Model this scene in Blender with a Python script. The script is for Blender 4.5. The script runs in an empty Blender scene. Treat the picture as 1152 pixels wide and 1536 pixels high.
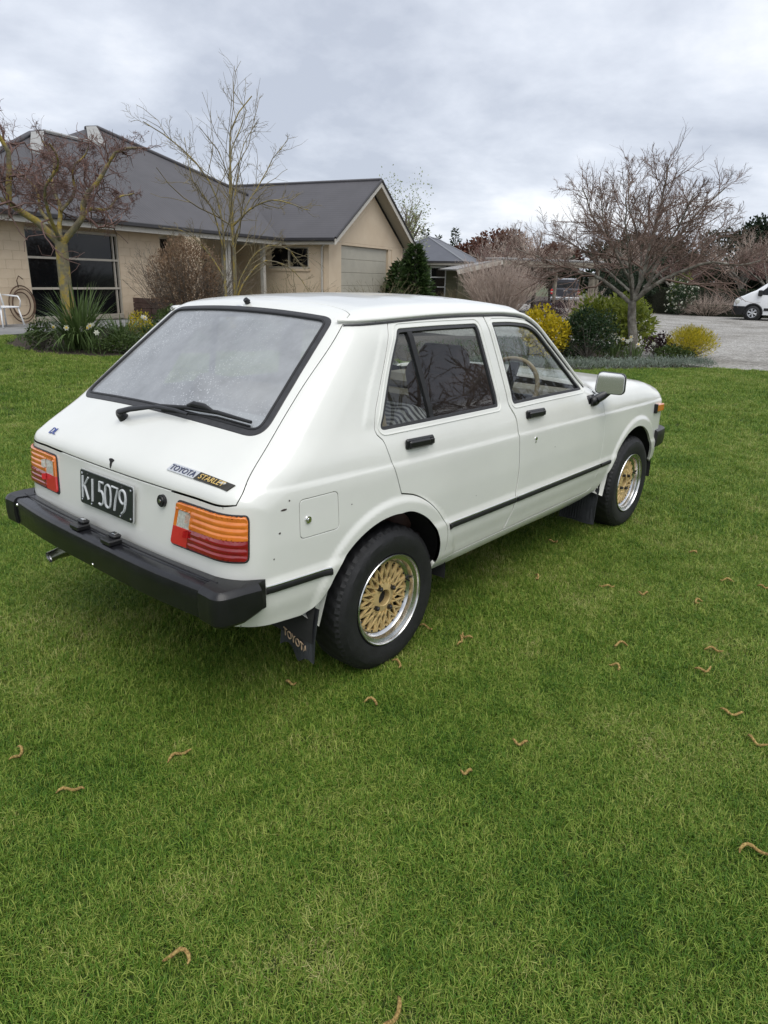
import bpy, math, random
import numpy as np
from mathutils import Vector, Matrix, Quaternion
from mathutils.geometry import delaunay_2d_cdt
R = math.radians
scene = bpy.context.scene
col = scene.collection
random.seed(7)
rng = np.random.default_rng(7)

# ------------------------------------------------------------------ camera
CAM = np.array([-1.88488, -2.30048, 1.45882])
YAW, PITCH, ROLL, FPX = 0.704122, 0.321301, 0.0220403, 1049.52
_f = Vector((math.cos(YAW) * math.cos(PITCH), math.sin(YAW) * math.cos(PITCH), -math.sin(PITCH)))
_r = Vector((math.sin(YAW), -math.cos(YAW), 0))
_u = _r.cross(_f)
_r2 = math.cos(ROLL) * _r + math.sin(ROLL) * _u
_u2 = -math.sin(ROLL) * _r + math.cos(ROLL) * _u
cam_data = bpy.data.cameras.new('camera')
cam = bpy.data.objects.new('camera', cam_data)
col.objects.link(cam)
cam.matrix_world = Matrix(((_r2.x, _u2.x, -_f.x, CAM[0]), (_r2.y, _u2.y, -_f.y, CAM[1]), (_r2.z, _u2.z, -_f.z, CAM[2]), (0, 0, 0, 1)))
cam_data.sensor_fit = 'VERTICAL'
cam_data.sensor_height = 36
cam_data.lens = FPX / 1536 * 36
cam_data.clip_start = 0.05
cam_data.clip_end = 2000
scene.camera = cam

# ------------------------------------------------------------------ sky and sun
world = bpy.data.worlds.new('World')
scene.world = world
world.use_nodes = True
wt = world.node_tree
wt.nodes.clear()
def wn(t, **kw):
    n = wt.nodes.new(t)
    for k, v in kw.items():
        setattr(n, k, v)
    return n
SUN_EL, SUN_AZ = R(62), R(-122)          # azimuth of the sun's direction, measured from +X
wout = wn('ShaderNodeOutputWorld')
wbg = wn('ShaderNodeBackground')
wbg.inputs['Strength'].default_value = 0.1
wsky = wn('ShaderNodeTexSky', sky_type='NISHITA', sun_disc=False)
wsky.sun_elevation = SUN_EL
wsky.sun_rotation = math.pi / 2 - SUN_AZ
wtc = wn('ShaderNodeTexCoord')
sep = wn('ShaderNodeSeparateXYZ')
wt.links.new(wtc.outputs['Generated'], sep.inputs[0])
def wmath(op, a, b=None):
    n = wn('ShaderNodeMath', operation=op)
    for i, v in enumerate((a, b)):
        if v is None: continue
        if isinstance(v, (int, float)): n.inputs[i].default_value = v
        else: wt.links.new(v, n.inputs[i])
    return n.outputs[0]
zz = wmath('ADD', wmath('MAXIMUM', sep.outputs[2], 0.0), 0.22)
cx = wmath('DIVIDE', sep.outputs[0], zz)
cy = wmath('DIVIDE', sep.outputs[1], zz)
comb = wn('ShaderNodeCombineXYZ')
wt.links.new(cx, comb.inputs[0]); wt.links.new(cy, comb.inputs[1])
comb.inputs[2].default_value = 3.7
def cloud(scale, detail, rough, dist=0.0):
    n = wn('ShaderNodeTexNoise')
    n.inputs['Scale'].default_value = scale
    n.inputs['Detail'].default_value = detail
    n.inputs['Roughness'].default_value = rough
    n.inputs['Distortion'].default_value = dist
    wt.links.new(comb.outputs[0], n.inputs['Vector'])
    return n.outputs['Fac']
c1 = cloud(0.75, 8, 0.54, 0.25)
c2 = cloud(2.1, 7, 0.58, 0.15)
cm = wmath('ADD', wmath('MULTIPLY', c1, 0.72), wmath('MULTIPLY', c2, 0.28))
ramp = wn('ShaderNodeValToRGB')
els = ramp.color_ramp.elements
els[0].position = 0.40; els[0].color = (3.8, 4.12, 4.8, 1)
els[1].position = 0.62; els[1].color = (7.9, 8.0, 8.1, 1)
e = els.new(0.50); e.color = (5.4, 5.72, 6.35, 1)
wt.links.new(cm, ramp.inputs[0])
mixs = wn('ShaderNodeMix', data_type='RGBA')
mixs.inputs[0].default_value = 0.93
wt.links.new(wsky.outputs[0], mixs.inputs[6])
wt.links.new(ramp.outputs[0], mixs.inputs[7])
wt.links.new(mixs.outputs[2], wbg.inputs['Color'])
wt.links.new(wbg.outputs[0], wout.inputs['Surface'])

sun_data = bpy.data.lights.new('sun', 'SUN')
sun_data.energy = 1.5
sun_data.angle = R(50)
sun_data.color = (1.0, 0.97, 0.92)
sun = bpy.data.objects.new('sun', sun_data)
col.objects.link(sun)
sdir = Vector((math.cos(SUN_AZ) * math.cos(SUN_EL), math.sin(SUN_AZ) * math.cos(SUN_EL), math.sin(SUN_EL)))
sun.rotation_euler = sdir.to_track_quat('Z', 'Y').to_euler()
sun.location = (0, 0, 30)

scene.view_settings.view_transform = 'Standard'
scene.view_settings.look = 'None'
scene.view_settings.exposure = 0.6
scene.view_settings.gamma = 1.0
scene.view_settings.use_curve_mapping = False

# ------------------------------------------------------------------ helpers
def tag(o, label=None, cat=None, group=None, kind=None):
    if label: o['label'] = label
    if cat: o['category'] = cat
    if group: o['group'] = group
    if kind: o['kind'] = kind
    return o

def empty(name, loc=(0, 0, 0), rz=0.0):
    o = bpy.data.objects.new(name, None)
    o.location = loc
    o.rotation_euler = (0, 0, rz)
    o.empty_display_size = 0.2
    col.objects.link(o)
    return o

def link(name, me, mat=None, parent=None):
    o = bpy.data.objects.new(name, me)
    if mat is not None:
        for m in (mat if isinstance(mat, (list, tuple)) else [mat]):
            me.materials.append(m)
    col.objects.link(o)
    if parent is not None:
        o.parent = parent
    return o

def arr_mesh(name, V, F, smooth=True, mi=None):
    """V (n,3), F list of index tuples / (m,3) / (m,4) arrays"""
    me = bpy.data.meshes.new(name)
    if isinstance(F, np.ndarray):
        m, k = F.shape
        me.vertices.add(len(V))
        me.vertices.foreach_set('co', np.asarray(V, np.float32).ravel())
        me.loops.add(m * k)
        me.loops.foreach_set('vertex_index', F.astype(np.int32).ravel())
        me.polygons.add(m)
        me.polygons.foreach_set('loop_start', np.arange(0, m * k, k, dtype=np.int32))
        me.update(calc_edges=True)
    else:
        me.from_pydata([tuple(map(float, v)) for v in V], [], [tuple(int(i) for i in f) for f in F])
        me.update()
    me.polygons.foreach_set('use_smooth', np.full(len(me.polygons), smooth))
    if mi is not None:
        me.polygons.foreach_set('material_index', np.asarray(mi, np.int32))
    return me

class MB:
    """collects simple solids, then becomes one mesh object"""
    def __init__(self): self.V = []; self.F = []; self.M = []; self.mi = 0
    def add(self, V, F):
        b = len(self.V)
        self.V += [tuple(map(float, v)) for v in V]
        self.F += [tuple(b + int(i) for i in f) for f in F]
        self.M += [self.mi] * len(F)
        return self
    def box(self, lo, hi, bev=0.0, mat=None):
        x0, y0, z0 = lo; x1, y1, z1 = hi
        if bev <= 0:
            V = [(x, y, z) for x in (x0, x1) for y in (y0, y1) for z in (z0, z1)]
            F = [(0, 1, 3, 2), (4, 6, 7, 5), (0, 4, 5, 1), (2, 3, 7, 6), (0, 2, 6, 4), (1, 5, 7, 3)]
        else:
            b = min(bev, .49 * (x1 - x0), .49 * (y1 - y0), .49 * (z1 - z0))
            V = []; idx = {}
            for sx in (0, 1):
                for sy in (0, 1):
                    for sz in (0, 1):
                        X, Y, Z = (x0, x1)[sx], (y0, y1)[sy], (z0, z1)[sz]
                        dx, dy, dz = (b, -b)[sx], (b, -b)[sy], (b, -b)[sz]
                        for a, p in (('x', (X, Y + dy, Z + dz)), ('y', (X + dx, Y, Z + dz)), ('z', (X + dx, Y + dy, Z))):
                            idx[sx, sy, sz, a] = len(V); V.append(p)
            F = []
            g = lambda *k: idx[k]
            for s in (0, 1):
                F.append((g(s, 0, 0, 'x'), g(s, 0, 1, 'x'), g(s, 1, 1, 'x'), g(s, 1, 0, 'x')) if s == 0 else (g(s, 0, 0, 'x'), g(s, 1, 0, 'x'), g(s, 1, 1, 'x'), g(s, 0, 1, 'x')))
                F.append((g(0, s, 0, 'y'), g(1, s, 0, 'y'), g(1, s, 1, 'y'), g(0, s, 1, 'y')) if s == 0 else (g(0, s, 0, 'y'), g(0, s, 1, 'y'), g(1, s, 1, 'y'), g(1, s, 0, 'y')))
                F.append((g(0, 0, s, 'z'), g(0, 1, s, 'z'), g(1, 1, s, 'z'), g(1, 0, s, 'z')) if s == 0 else (g(0, 0, s, 'z'), g(1, 0, s, 'z'), g(1, 1, s, 'z'), g(0, 1, s, 'z')))
            def q(a, b_, c, d, flip):
                F.append((d, c, b_, a) if flip else (a, b_, c, d))
            for s in (0, 1):
                for t in (0, 1):
                    fl = (s + t) % 2 == 1
                    q(g(s, t, 0, 'x'), g(s, t, 1, 'x'), g(s, t, 1, 'y'), g(s, t, 0, 'y'), not fl)
                    q(g(s, 0, t, 'x'), g(s, 1, t, 'x'), g(s, 1, t, 'z'), g(s, 0, t, 'z'), fl)
                    q(g(0, s, t, 'y'), g(1, s, t, 'y'), g(1, s, t, 'z'), g(0, s, t, 'z'), not fl)
            for sx in (0, 1):
                for sy in (0, 1):
                    for sz in (0, 1):
                        t = (g(sx, sy, sz, 'x'), g(sx, sy, sz, 'y'), g(sx, sy, sz, 'z'))
                        F.append(t if (sx + sy + sz) % 2 == 1 else t[::-1])
        if mat is not None:
            V = [tuple(mat @ Vector(v)) for v in V]
        return self.add(V, F)
    def tube(self, pts, rad, n=8, cap=True, flat=1.0):
        V, F = tube_arrays(pts, rad, n, cap, flat)
        return self.add(V, F)
    def disc(self, c, axis, r0, r1, h, n=20):
        """frustum from c along axis*h"""
        a = Vector(axis).normalized(); u = a.orthogonal().normalized(); v = a.cross(u)
        c = Vector(c); V = []; F = []
        for k, (r, hh) in enumerate(((r0, 0), (r1, h))):
            for i in range(n):
                t = 2 * math.pi * i / n
                V.append(tuple(c + a * hh + (u * math.cos(t) + v * math.sin(t)) * r))
        for i in range(n):
            j = (i + 1) % n
            F.append((i, j, n + j, n + i))
        F.append(tuple(range(n))[::-1]); F.append(tuple(range(n, 2 * n)))
        return self.add(V, F)
    def obj(self, name, mat, parent=None, smooth=False, sharp=None):
        me = bpy.data.meshes.new(name)
        me.from_pydata(self.V, [], self.F)
        me.update()
        if any(self.M):
            me.polygons.foreach_set('material_index', self.M)
        o = link(name, me, mat, parent)
        if smooth:
            me.polygons.foreach_set('use_smooth', [True] * len(me.polygons))
            if sharp is not None: me.set_sharp_from_angle(angle=R(sharp))
        return o

def tube_arrays(pts, rad, n=8, cap=True, flat=1.0):
    P = [Vector(p) for p in pts]
    m = len(P)
    rs = rad if hasattr(rad, '__len__') else [rad] * m
    V = []; F = []
    up = None
    for i in range(m):
        t = (P[min(i + 1, m - 1)] - P[max(i - 1, 0)])
        t = t.normalized() if t.length > 1e-9 else Vector((0, 0, 1))
        if up is None: up = t.orthogonal().normalized()
        u = (up - t * up.dot(t))
        u = u.normalized() if u.length > 1e-6 else t.orthogonal().normalized()
        up = u
        w = t.cross(u)
        for k in range(n):
            a = 2 * math.pi * k / n
            V.append(tuple(P[i] + (u * math.cos(a) + w * math.sin(a) * flat) * rs[i]))
    for i in range(m - 1):
        for k in range(n):
            k2 = (k + 1) % n
            F.append((i * n + k, i * n + k2, (i + 1) * n + k2, (i + 1) * n + k))
    if cap:
        F.append(tuple(range(n))[::-1])
        F.append(tuple(range((m - 1) * n, m * n)))
    return V, F

def lathe(profile, axis='y', n=48, closed=False, mod=None):
    """profile list of (r, h); revolves around axis y"""
    V = []; F = []
    m = len(profile)
    for i in range(n):
        a = 2 * math.pi * i / n
        for k, (r, h) in enumerate(profile):
            rr = r + (mod(i, k) if mod else 0)
            V.append((rr * math.cos(a), h, rr * math.sin(a)))
    for i in range(n):
        j = (i + 1) % n
        for k in range(m - 1 if not closed else m):
            k2 = (k + 1) % m
            F.append((i * m + k, j * m + k, j * m + k2, i * m + k2))
    return V, F

def catmull(pts, step=0.015):
    """smooth curve through points, resampled to about step"""
    P = np.asarray(pts, float)
    if len(P) == 2:
        n = max(1, int(math.ceil(np.linalg.norm(P[1] - P[0]) / step)))
        return P[0] + (P[1] - P[0]) * np.linspace(0, 1, n + 1)[:, None]
    E = np.vstack([2 * P[0] - P[1], P, 2 * P[-1] - P[-2]])
    out = []
    for i in range(1, len(E) - 2):
        p0, p1, p2, p3 = E[i - 1:i + 3]
        d = max(np.linalg.norm(p2 - p1), 1e-9)
        n = max(1, int(math.ceil(d / step)))
        # centripetal tangents
        d0 = max(np.linalg.norm(p1 - p0), 1e-9); d2 = max(np.linalg.norm(p3 - p2), 1e-9)
        m1 = d * ((p1 - p0) / d0 - (p2 - p0) / (d0 + d) + (p2 - p1) / d)
        m2 = d * ((p2 - p1) / d - (p3 - p1) / (d + d2) + (p3 - p2) / d2)
        for t in np.arange(n) / n:
            out.append((2*t**3-3*t**2+1)*p1 + (t**3-2*t**2+t)*m1 + (-2*t**3+3*t**2)*p2 + (t**3-t**2)*m2)
    out.append(P[-1])
    return np.array(out)

def loop_from(segs, step=0.015):
    """segs: list of point lists; consecutive lists share their end point"""
    out = []
    for s in segs:
        c = catmull(s, step)
        out.append(c[:-1])
    return np.vstack(out)

def inside(P, loop):
    x, y = P[:, 0][:, None], P[:, 1][:, None]
    a = loop; b = np.roll(loop, -1, 0)
    cond = ((a[:, 1] > y) != (b[:, 1] > y))
    with np.errstate(divide='ignore', invalid='ignore'):
        xi = (b[:, 0] - a[:, 0]) * (y - a[:, 1]) / (b[:, 1] - a[:, 1]) + a[:, 0]
    return (np.sum(cond & (x < xi), 1) % 2) == 1

def area2(loop):
    x, y = loop[:, 0], loop[:, 1]
    return 0.5 * np.sum(x * np.roll(y, -1) - y * np.roll(x, -1))

def inset(loop, d):
    """move a closed 2-D loop inward by d (positive = smaller)"""
    if abs(d) < 1e-9: return loop
    s = 1 if area2(loop) > 0 else -1
    e1 = loop - np.roll(loop, 1, 0); e2 = np.roll(loop, -1, 0) - loop
    e1 /= np.linalg.norm(e1, axis=1)[:, None] + 1e-12; e2 /= np.linalg.norm(e2, axis=1)[:, None] + 1e-12
    n1 = np.c_[-e1[:, 1], e1[:, 0]] * s; n2 = np.c_[-e2[:, 1], e2[:, 0]] * s
    m = n1 + n2
    L = np.maximum(np.sum(m * m, 1), .5)
    return loop + 2 * d * m / L[:, None]

def cdt(loops, hx, hy, edge=0.45):
    """triangulate the area inside loops (first outer, rest holes) with interior points; returns P2, tris, loop index lists"""
    allp = np.vstack(loops)
    lo, hi = allp.min(0), allp.max(0)
    gx = np.arange(lo[0] + hx * .5, hi[0], hx); gy = np.arange(lo[1] + hy * .5, hi[1], hy)
    G = np.array(np.meshgrid(gx, gy)).reshape(2, -1).T
    ok = np.zeros(len(G), bool)
    for l in loops: ok ^= inside(G, l)
    G = G[ok]
    if len(G):
        sc = np.array([1 / hx, 1 / hy])
        keep = np.ones(len(G), bool)
        for i in range(0, len(allp), 400):
            q = allp[i:i + 400] * sc
            d = ((G[:, None, :] * sc - q[None]) ** 2).sum(2).min(1)
            keep &= d > edge ** 2
        G = G[keep]
    P = np.vstack([allp, G]) if len(G) else allp
    E = []; L = []; b = 0
    for l in loops:
        n = len(l); idx = list(range(b, b + n)); L.append(idx)
        E += [(idx[i], idx[(i + 1) % n]) for i in range(n)]
        b += n
    vs, es, fs, ov, oe, of = delaunay_2d_cdt([Vector(p) for p in P], E, [], 0, 1e-7)
    T = np.array([f for f in fs if len(f) == 3], int)
    VV = np.array([(v[0], v[1]) for v in vs])
    cen = VV[T].mean(1)
    ok = np.zeros(len(T), bool)
    for l in loops: ok ^= inside(cen, l)
    T = T[ok]
    e1 = VV[T[:, 1]] - VV[T[:, 0]]; e2 = VV[T[:, 2]] - VV[T[:, 0]]
    neg = (e1[:, 0] * e2[:, 1] - e1[:, 1] * e2[:, 0]) < 0
    T[neg] = T[neg][:, ::-1]
    return VV, T, L, len(P)

# ------------------------------------------------------------------ materials
def ramp_node(nt, stops):
    r = nt.nodes.new('ShaderNodeValToRGB')
    el = r.color_ramp.elements
    el[0].position, el[0].color = stops[0][0], (*stops[0][1], 1)
    el[1].position, el[1].color = stops[-1][0], (*stops[-1][1], 1)
    for p, c in stops[1:-1]:
        k = el.new(p); k.color = (*c, 1)
    return r

def mat(name, base, rough=0.5, metal=0.0, coat=0.0, var=0.0, vscale=8.0, bump=0.0, bscale=60.0, spec=0.5, detail=4, stops=None, sub=None, coords='Object', trans=0.0, emit=None):
    m = bpy.data.materials.new(name)
    m.use_nodes = True
    nt = m.node_tree
    b = nt.nodes['Principled BSDF']
    b.inputs['Base Color'].default_value = (*base, 1)
    b.inputs['Roughness'].default_value = rough
    b.inputs['Metallic'].default_value = metal
    b.inputs['Coat Weight'].default_value = coat
    b.inputs['Coat Roughness'].default_value = 0.06
    b.inputs['Specular IOR Level'].default_value = spec
    if trans: b.inputs['Transmission Weight'].default_value = trans
    tc = nt.nodes.new('ShaderNodeTexCoord')
    if var or stops:
        n = nt.nodes.new('ShaderNodeTexNoise')
        n.inputs['Scale'].default_value = vscale
        n.inputs['Detail'].default_value = detail
        n.inputs['Roughness'].default_value = 0.6
        nt.links.new(tc.outputs[coords], n.inputs['Vector'])
        if stops is None:
            a = tuple(max(0, c * (1 - var)) for c in base); z = tuple(min(1, c * (1 + var)) for c in base)
            stops = [(0.3, a), (0.7, z)]
        r = ramp_node(nt, stops)
        nt.links.new(n.outputs['Fac'], r.inputs[0])
        nt.links.new(r.outputs[0], b.inputs['Base Color'])
    if bump:
        n2 = nt.nodes.new('ShaderNodeTexNoise')
        n2.inputs['Scale'].default_value = bscale
        n2.inputs['Detail'].default_value = 4
        nt.links.new(tc.outputs[coords], n2.inputs['Vector'])
        bp = nt.nodes.new('ShaderNodeBump')
        bp.inputs['Strength'].default_value = 1.0
        bp.inputs['Distance'].default_value = bump
        nt.links.new(n2.outputs['Fac'], bp.inputs['Height'])
        nt.links.new(bp.outputs[0], b.inputs['Normal'])
    return m

def leaf_mat(name, c_dark, c_light, rough=0.5, transl=0.25, attr_scale=9.0):
    """foliage: colour differs from leaf to leaf (random per island) and from clump to clump, a little light passes through"""
    m = bpy.data.materials.new(name); m.use_nodes = True
    nt = m.node_tree; b = nt.nodes['Principled BSDF']
    geo = nt.nodes.new('ShaderNodeNewGeometry')
    tc = nt.nodes.new('ShaderNodeTexCoord')
    n = nt.nodes.new('ShaderNodeTexNoise'); n.inputs['Scale'].default_value = attr_scale; n.inputs['Detail'].default_value = 2
    nt.links.new(tc.outputs['Object'], n.inputs['Vector'])
    ad = nt.nodes.new('ShaderNodeMath'); ad.operation = 'MULTIPLY_ADD'
    nt.links.new(geo.outputs['Random Per Island'], ad.inputs[0]); ad.inputs[1].default_value = 0.55
    mu = nt.nodes.new('ShaderNodeMath'); mu.operation = 'MULTIPLY'; mu.inputs[1].default_value = 0.5
    nt.links.new(n.outputs['Fac'], mu.inputs[0]); nt.links.new(mu.outputs[0], ad.inputs[2])
    r = ramp_node(nt, [(0.1, c_dark), (0.85, c_light)])
    nt.links.new(ad.outputs[0], r.inputs[0])
    nt.links.new(r.outputs[0], b.inputs['Base Color'])
    b.inputs['Roughness'].default_value = rough
    b.inputs['Specular IOR Level'].default_value = 0.3
    if transl:
        tr = nt.nodes.new('ShaderNodeBsdfTranslucent')
        nt.links.new(r.outputs[0], tr.inputs['Color'])
        mx = nt.nodes.new('ShaderNodeMixShader'); mx.inputs[0].default_value = transl
        out = nt.nodes['Material Output']
        nt.links.new(b.outputs[0], mx.inputs[1]); nt.links.new(tr.outputs[0], mx.inputs[2])
        nt.links.new(mx.outputs[0], out.inputs['Surface'])
    return m

def glass_mat(name, tint=(0.55, 0.6, 0.58), dust=0.0, dscale=5.0, drops=False, rough=0.0, ior=1.65):
    m = bpy.data.materials.new(name); m.use_nodes = True
    nt = m.node_tree; nt.nodes.clear()
    out = nt.nodes.new('ShaderNodeOutputMaterial')
    tr = nt.nodes.new('ShaderNodeBsdfTransparent'); tr.inputs['Color'].default_value = (*tint, 1)
    gl = nt.nodes.new('ShaderNodeBsdfGlossy'); gl.inputs['Roughness'].default_value = rough
    fr = nt.nodes.new('ShaderNodeFresnel'); fr.inputs['IOR'].default_value = 1.75
    gb = nt.nodes.new('ShaderNodeNewGeometry'); mi = nt.nodes.new('ShaderNodeMix'); mi.data_type = 'FLOAT'; mi.inputs[2].default_value = ior; mi.inputs[3].default_value = 1 / ior   # a thin pane reflects alike from both sides
    nt.links.new(gb.outputs['Backfacing'], mi.inputs[0]); nt.links.new(mi.outputs[0], fr.inputs['IOR'])
    mx = nt.nodes.new('ShaderNodeMixShader')
    nt.links.new(fr.outputs[0], mx.inputs[0]); nt.links.new(tr.outputs[0], mx.inputs[1]); nt.links.new(gl.outputs[0], mx.inputs[2])
    last = mx
    if dust:
        tc = nt.nodes.new('ShaderNodeTexCoord')
        n = nt.nodes.new('ShaderNodeTexNoise'); n.inputs['Scale'].default_value = dscale; n.inputs['Detail'].default_value = 8; n.inputs['Roughness'].default_value = 0.65
        nt.links.new(tc.outputs['Object'], n.inputs['Vector'])
        r = ramp_node(nt, [(0.34, (dust * .80,) * 3), (0.66, (min(1, dust * 1.18),) * 3)])
        nt.links.new(n.outputs['Fac'], r.inputs[0])
        fac = r.outputs[0]
        if drops:
            v = nt.nodes.new('ShaderNodeTexVoronoi'); v.inputs['Scale'].default_value = 95
            nt.links.new(tc.outputs['Object'], v.inputs['Vector'])
            r2 = ramp_node(nt, [(0.0, (0.85, 0.85, 0.85)), (0.16, (0.75, 0.75, 0.75)), (0.3, (0, 0, 0))])
            nt.links.new(v.outputs['Distance'], r2.inputs[0])
            n3 = nt.nodes.new('ShaderNodeTexNoise'); n3.inputs['Scale'].default_value = 3.2; n3.inputs['Detail'].default_value = 3
            nt.links.new(tc.outputs['Object'], n3.inputs['Vector'])
            r3 = ramp_node(nt, [(0.46, (0, 0, 0)), (0.64, (0.42, 0.42, 0.42))])
            nt.links.new(n3.outputs['Fac'], r3.inputs[0])
            mm = nt.nodes.new('ShaderNodeMath'); mm.operation = 'MULTIPLY_ADD'
            nt.links.new(r2.outputs[0], mm.inputs[0]); nt.links.new(r3.outputs[0], mm.inputs[1]); nt.links.new(r.outputs[0], mm.inputs[2])
            fac = mm.outputs[0]
        df = nt.nodes.new('ShaderNodeBsdfDiffuse'); df.inputs['Color'].default_value = (0.72, 0.75, 0.78, 1)
        m2 = nt.nodes.new('ShaderNodeMixShader')
        nt.links.new(fac, m2.inputs[0]); nt.links.new(mx.outputs[0], m2.inputs[1]); nt.links.new(df.outputs[0], m2.inputs[2])
        last = m2
    nt.links.new(last.outputs[0], out.inputs['Surface'])
    return m

def text_mesh(s, size=1.0, shear=0.0, extrude=0.0, bevel=0.0):
    cu = bpy.data.curves.new('text', 'FONT')
    cu.body = s; cu.size = size; cu.shear = shear; cu.extrude = extrude; cu.bevel_depth = bevel
    cu.resolution_u = 4
    o = bpy.data.objects.new('text', cu)
    col.objects.link(o)
    dg = bpy.context.evaluated_depsgraph_get(); dg.update()
    ev = o.evaluated_get(dg); me = bpy.data.meshes.new_from_object(ev)
    bpy.data.objects.remove(o); bpy.data.curves.remove(cu)
    n = len(me.vertices); co = np.empty(n * 3); me.vertices.foreach_get('co', co); co = co.reshape(-1, 3)
    F = [tuple(p.vertices) for p in me.polygons]
    bpy.data.meshes.remove(me)
    co[:, 0] -= co[:, 0].min(); co[:, 1] -= co[:, 1].min()
    return co, F
# ------------------------------------------------------------------ the car's outer skin as a smooth implicit surface
def gsmooth(xs, ys, sigma, lo, hi, n=1200):
    g = np.linspace(lo, hi, n); v = np.interp(g, xs, ys)
    s = sigma / (g[1] - g[0]); k = np.arange(-int(4 * s), int(4 * s) + 1)
    w = np.exp(-.5 * (k / s) ** 2); w /= w.sum()
    vp = np.pad(v, len(k) // 2, mode='reflect', reflect_type='odd')
    return g, np.convolve(vp, w, 'valid')
def sstep(a, b, x):
    t = np.clip((x - a) / (b - a), 0, 1); return t * t * (3 - 2 * t)
SZ = gsmooth([0.0, .28, .315, .35, .40, .52, .66, .80, .885, .93, .965, 1.0, 1.1, 1.2, 1.32, 1.6],
             [.60, .68, .715, .742, .752, .760, .762, .757, .742, .724, .7095, .698, .665, .632, .592, .50], .016, 0.0, 1.6)
SX = gsmooth([-1.0, -.75, -.5, -.2, .3, 1.6, 2.0, 2.4, 2.75, 3.0], [.085, .058, .03, .010, 0, 0, .004, .012, .03, .06], .12, -1.0, 3.0)
WR, WF, WZ = -0.012, 2.272, .289          # wheel arch centres
def S(x, z):
    y = np.interp(z, *SZ) - np.interp(x, *SX)
    zc = .8245 - .0165 * x - .0022 * x * x * np.sign(x)
    y = y + .0045 * sstep(zc + .011, zc - .007, z)                      # waist crease
    zs = .557 - .0085 * x
    y = y + .0065 * sstep(zs + .003, zs - .030, z) - .0065 * sstep(.47, .40, z)   # step above the rub strip
    xc = np.interp(z, [.97, 1.0, 1.08, 1.19, 1.31], [-.118, -.104, -.058, .022, .102])
    y = y + .0045 * sstep(xc - .010, xc + .010, x) * (1 - sstep(.6, 1.2, x)) * sstep(.955, 1.0, z) * (1 - sstep(1.25, 1.30, z))   # soft pressing beside the rear door
    for c, r0 in ((WR, .365), (WF, .372)):
        r = np.hypot(x - c, z - WZ)
        y = y + .010 * sstep(r0 + .058, r0 + .026, r) * sstep(.33, .40, z)        # wheel arch lips
    return y
PROF = np.array([(-.45, .15), (-.58, .20), (-.645, .30), (-.680, .40), (-.707, .50), (-.712, .58), (-.705, .645), (-.696, .715), (-.689, .765), (-.688, .79),
    (-.688, .812), (-.676, .842), (-.640, .875), (-.588, .917), (-.490, .997), (-.27, 1.173), (-.06, 1.337), (.0, 1.366), (.1, 1.383), (.28, 1.392), (.5, 1.397), (.75, 1.396), (.95, 1.390), (1.12, 1.374),
    (1.24, 1.345), (1.31, 1.312), (1.39, 1.256), (1.64, 1.058), (1.79, .958), (1.85, .948), (2.1, .942), (2.35, .925), (2.55, .897), (2.70, .862), (2.775, .825), (2.80, .77), (2.805, .55), (2.79, .42), (2.73, .28), (2.55, .15)])
def _prof():
    P = np.vstack([PROF, PROF[:1]]); L = np.r_[0, np.cumsum(np.linalg.norm(np.diff(P, axis=0), axis=1))]
    n = int(L[-1] / .006); s = np.arange(n) * L[-1] / n
    Q = np.c_[np.interp(s, L, P[:, 0]), np.interp(s, L, P[:, 1])]
    k = np.arange(-12, 13); w = np.exp(-.5 * (k / 3.2) ** 2); w /= w.sum()
    return np.array([sum(w[j] * np.roll(Q[:, i], -k[j]) for j in range(len(k))) for i in (0, 1)]).T
PQ = _prof()
GX0, GZ0, GH = -1.05, .02, .012
GNX, GNZ = 345, 135
def _sdgrid():
    X, Z = np.meshgrid(GX0 + GH * np.arange(GNX), GZ0 + GH * np.arange(GNZ), indexing='ij')
    p = np.c_[X.ravel(), Z.ravel()]; a = PQ; b = np.roll(PQ, -1, 0); ab = b - a; l2 = (ab ** 2).sum(1)
    out = np.empty(len(p))
    for i in range(0, len(p), 2000):
        q = p[i:i + 2000]
        ap = q[:, None, :] - a[None]
        t = np.clip((ap * ab).sum(2) / l2, 0, 1)
        d = np.sqrt(((ap - t[..., None] * ab) ** 2).sum(2).min(1))
        x, z = q[:, 0][:, None], q[:, 1][:, None]
        cnd = (a[:, 1] > z) != (b[:, 1] > z)
        with np.errstate(divide='ignore', invalid='ignore'):
            xi = (b[:, 0] - a[:, 0]) * (z - a[:, 1]) / (b[:, 1] - a[:, 1]) + a[:, 0]
        ins = (np.sum(cnd & (x < xi), 1) % 2) == 1
        out[i:i + 2000] = np.where(ins, -d, d)
    return out.reshape(GNX, GNZ)
SD = _sdgrid()
def _cw(t):
    return [(-.5 * t + t * t - .5 * t ** 3), (1 - 2.5 * t * t + 1.5 * t ** 3), (.5 * t + 2 * t * t - 1.5 * t ** 3), (-.5 * t * t + .5 * t ** 3)]
def sdp(x, z):
    u = np.clip((x - GX0) / GH, 1, GNX - 3.001); v = np.clip((z - GZ0) / GH, 1, GNZ - 3.001)
    i = u.astype(int); j = v.astype(int); wu = _cw(u - i); wv = _cw(v - j)
    r = 0
    for a in range(4):
        for b in range(4):
            r = r + wu[a] * wv[b] * SD[i + a - 1, j + b - 1]
    return r
def Fb(P):
    x, y, z = P[:, 0], np.abs(P[:, 1]), P[:, 2]
    a = y - S(x, z)
    w = sstep(.80, .98, z) * (1 - sstep(1.5, 1.9, x))
    bb = .010 + .024 * w + .03 * sstep(1.1, 1.3, x) * (1 - sstep(1.6, 1.9, x))
    g = sdp(x, z) + bb * (y / .58) ** 2
    k = .12 - .02 * sstep(.95, 1.3, z)
    h = np.maximum(k - np.abs(a - g), 0) / k
    return np.maximum(a, g) + h * h * k / 4
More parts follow.
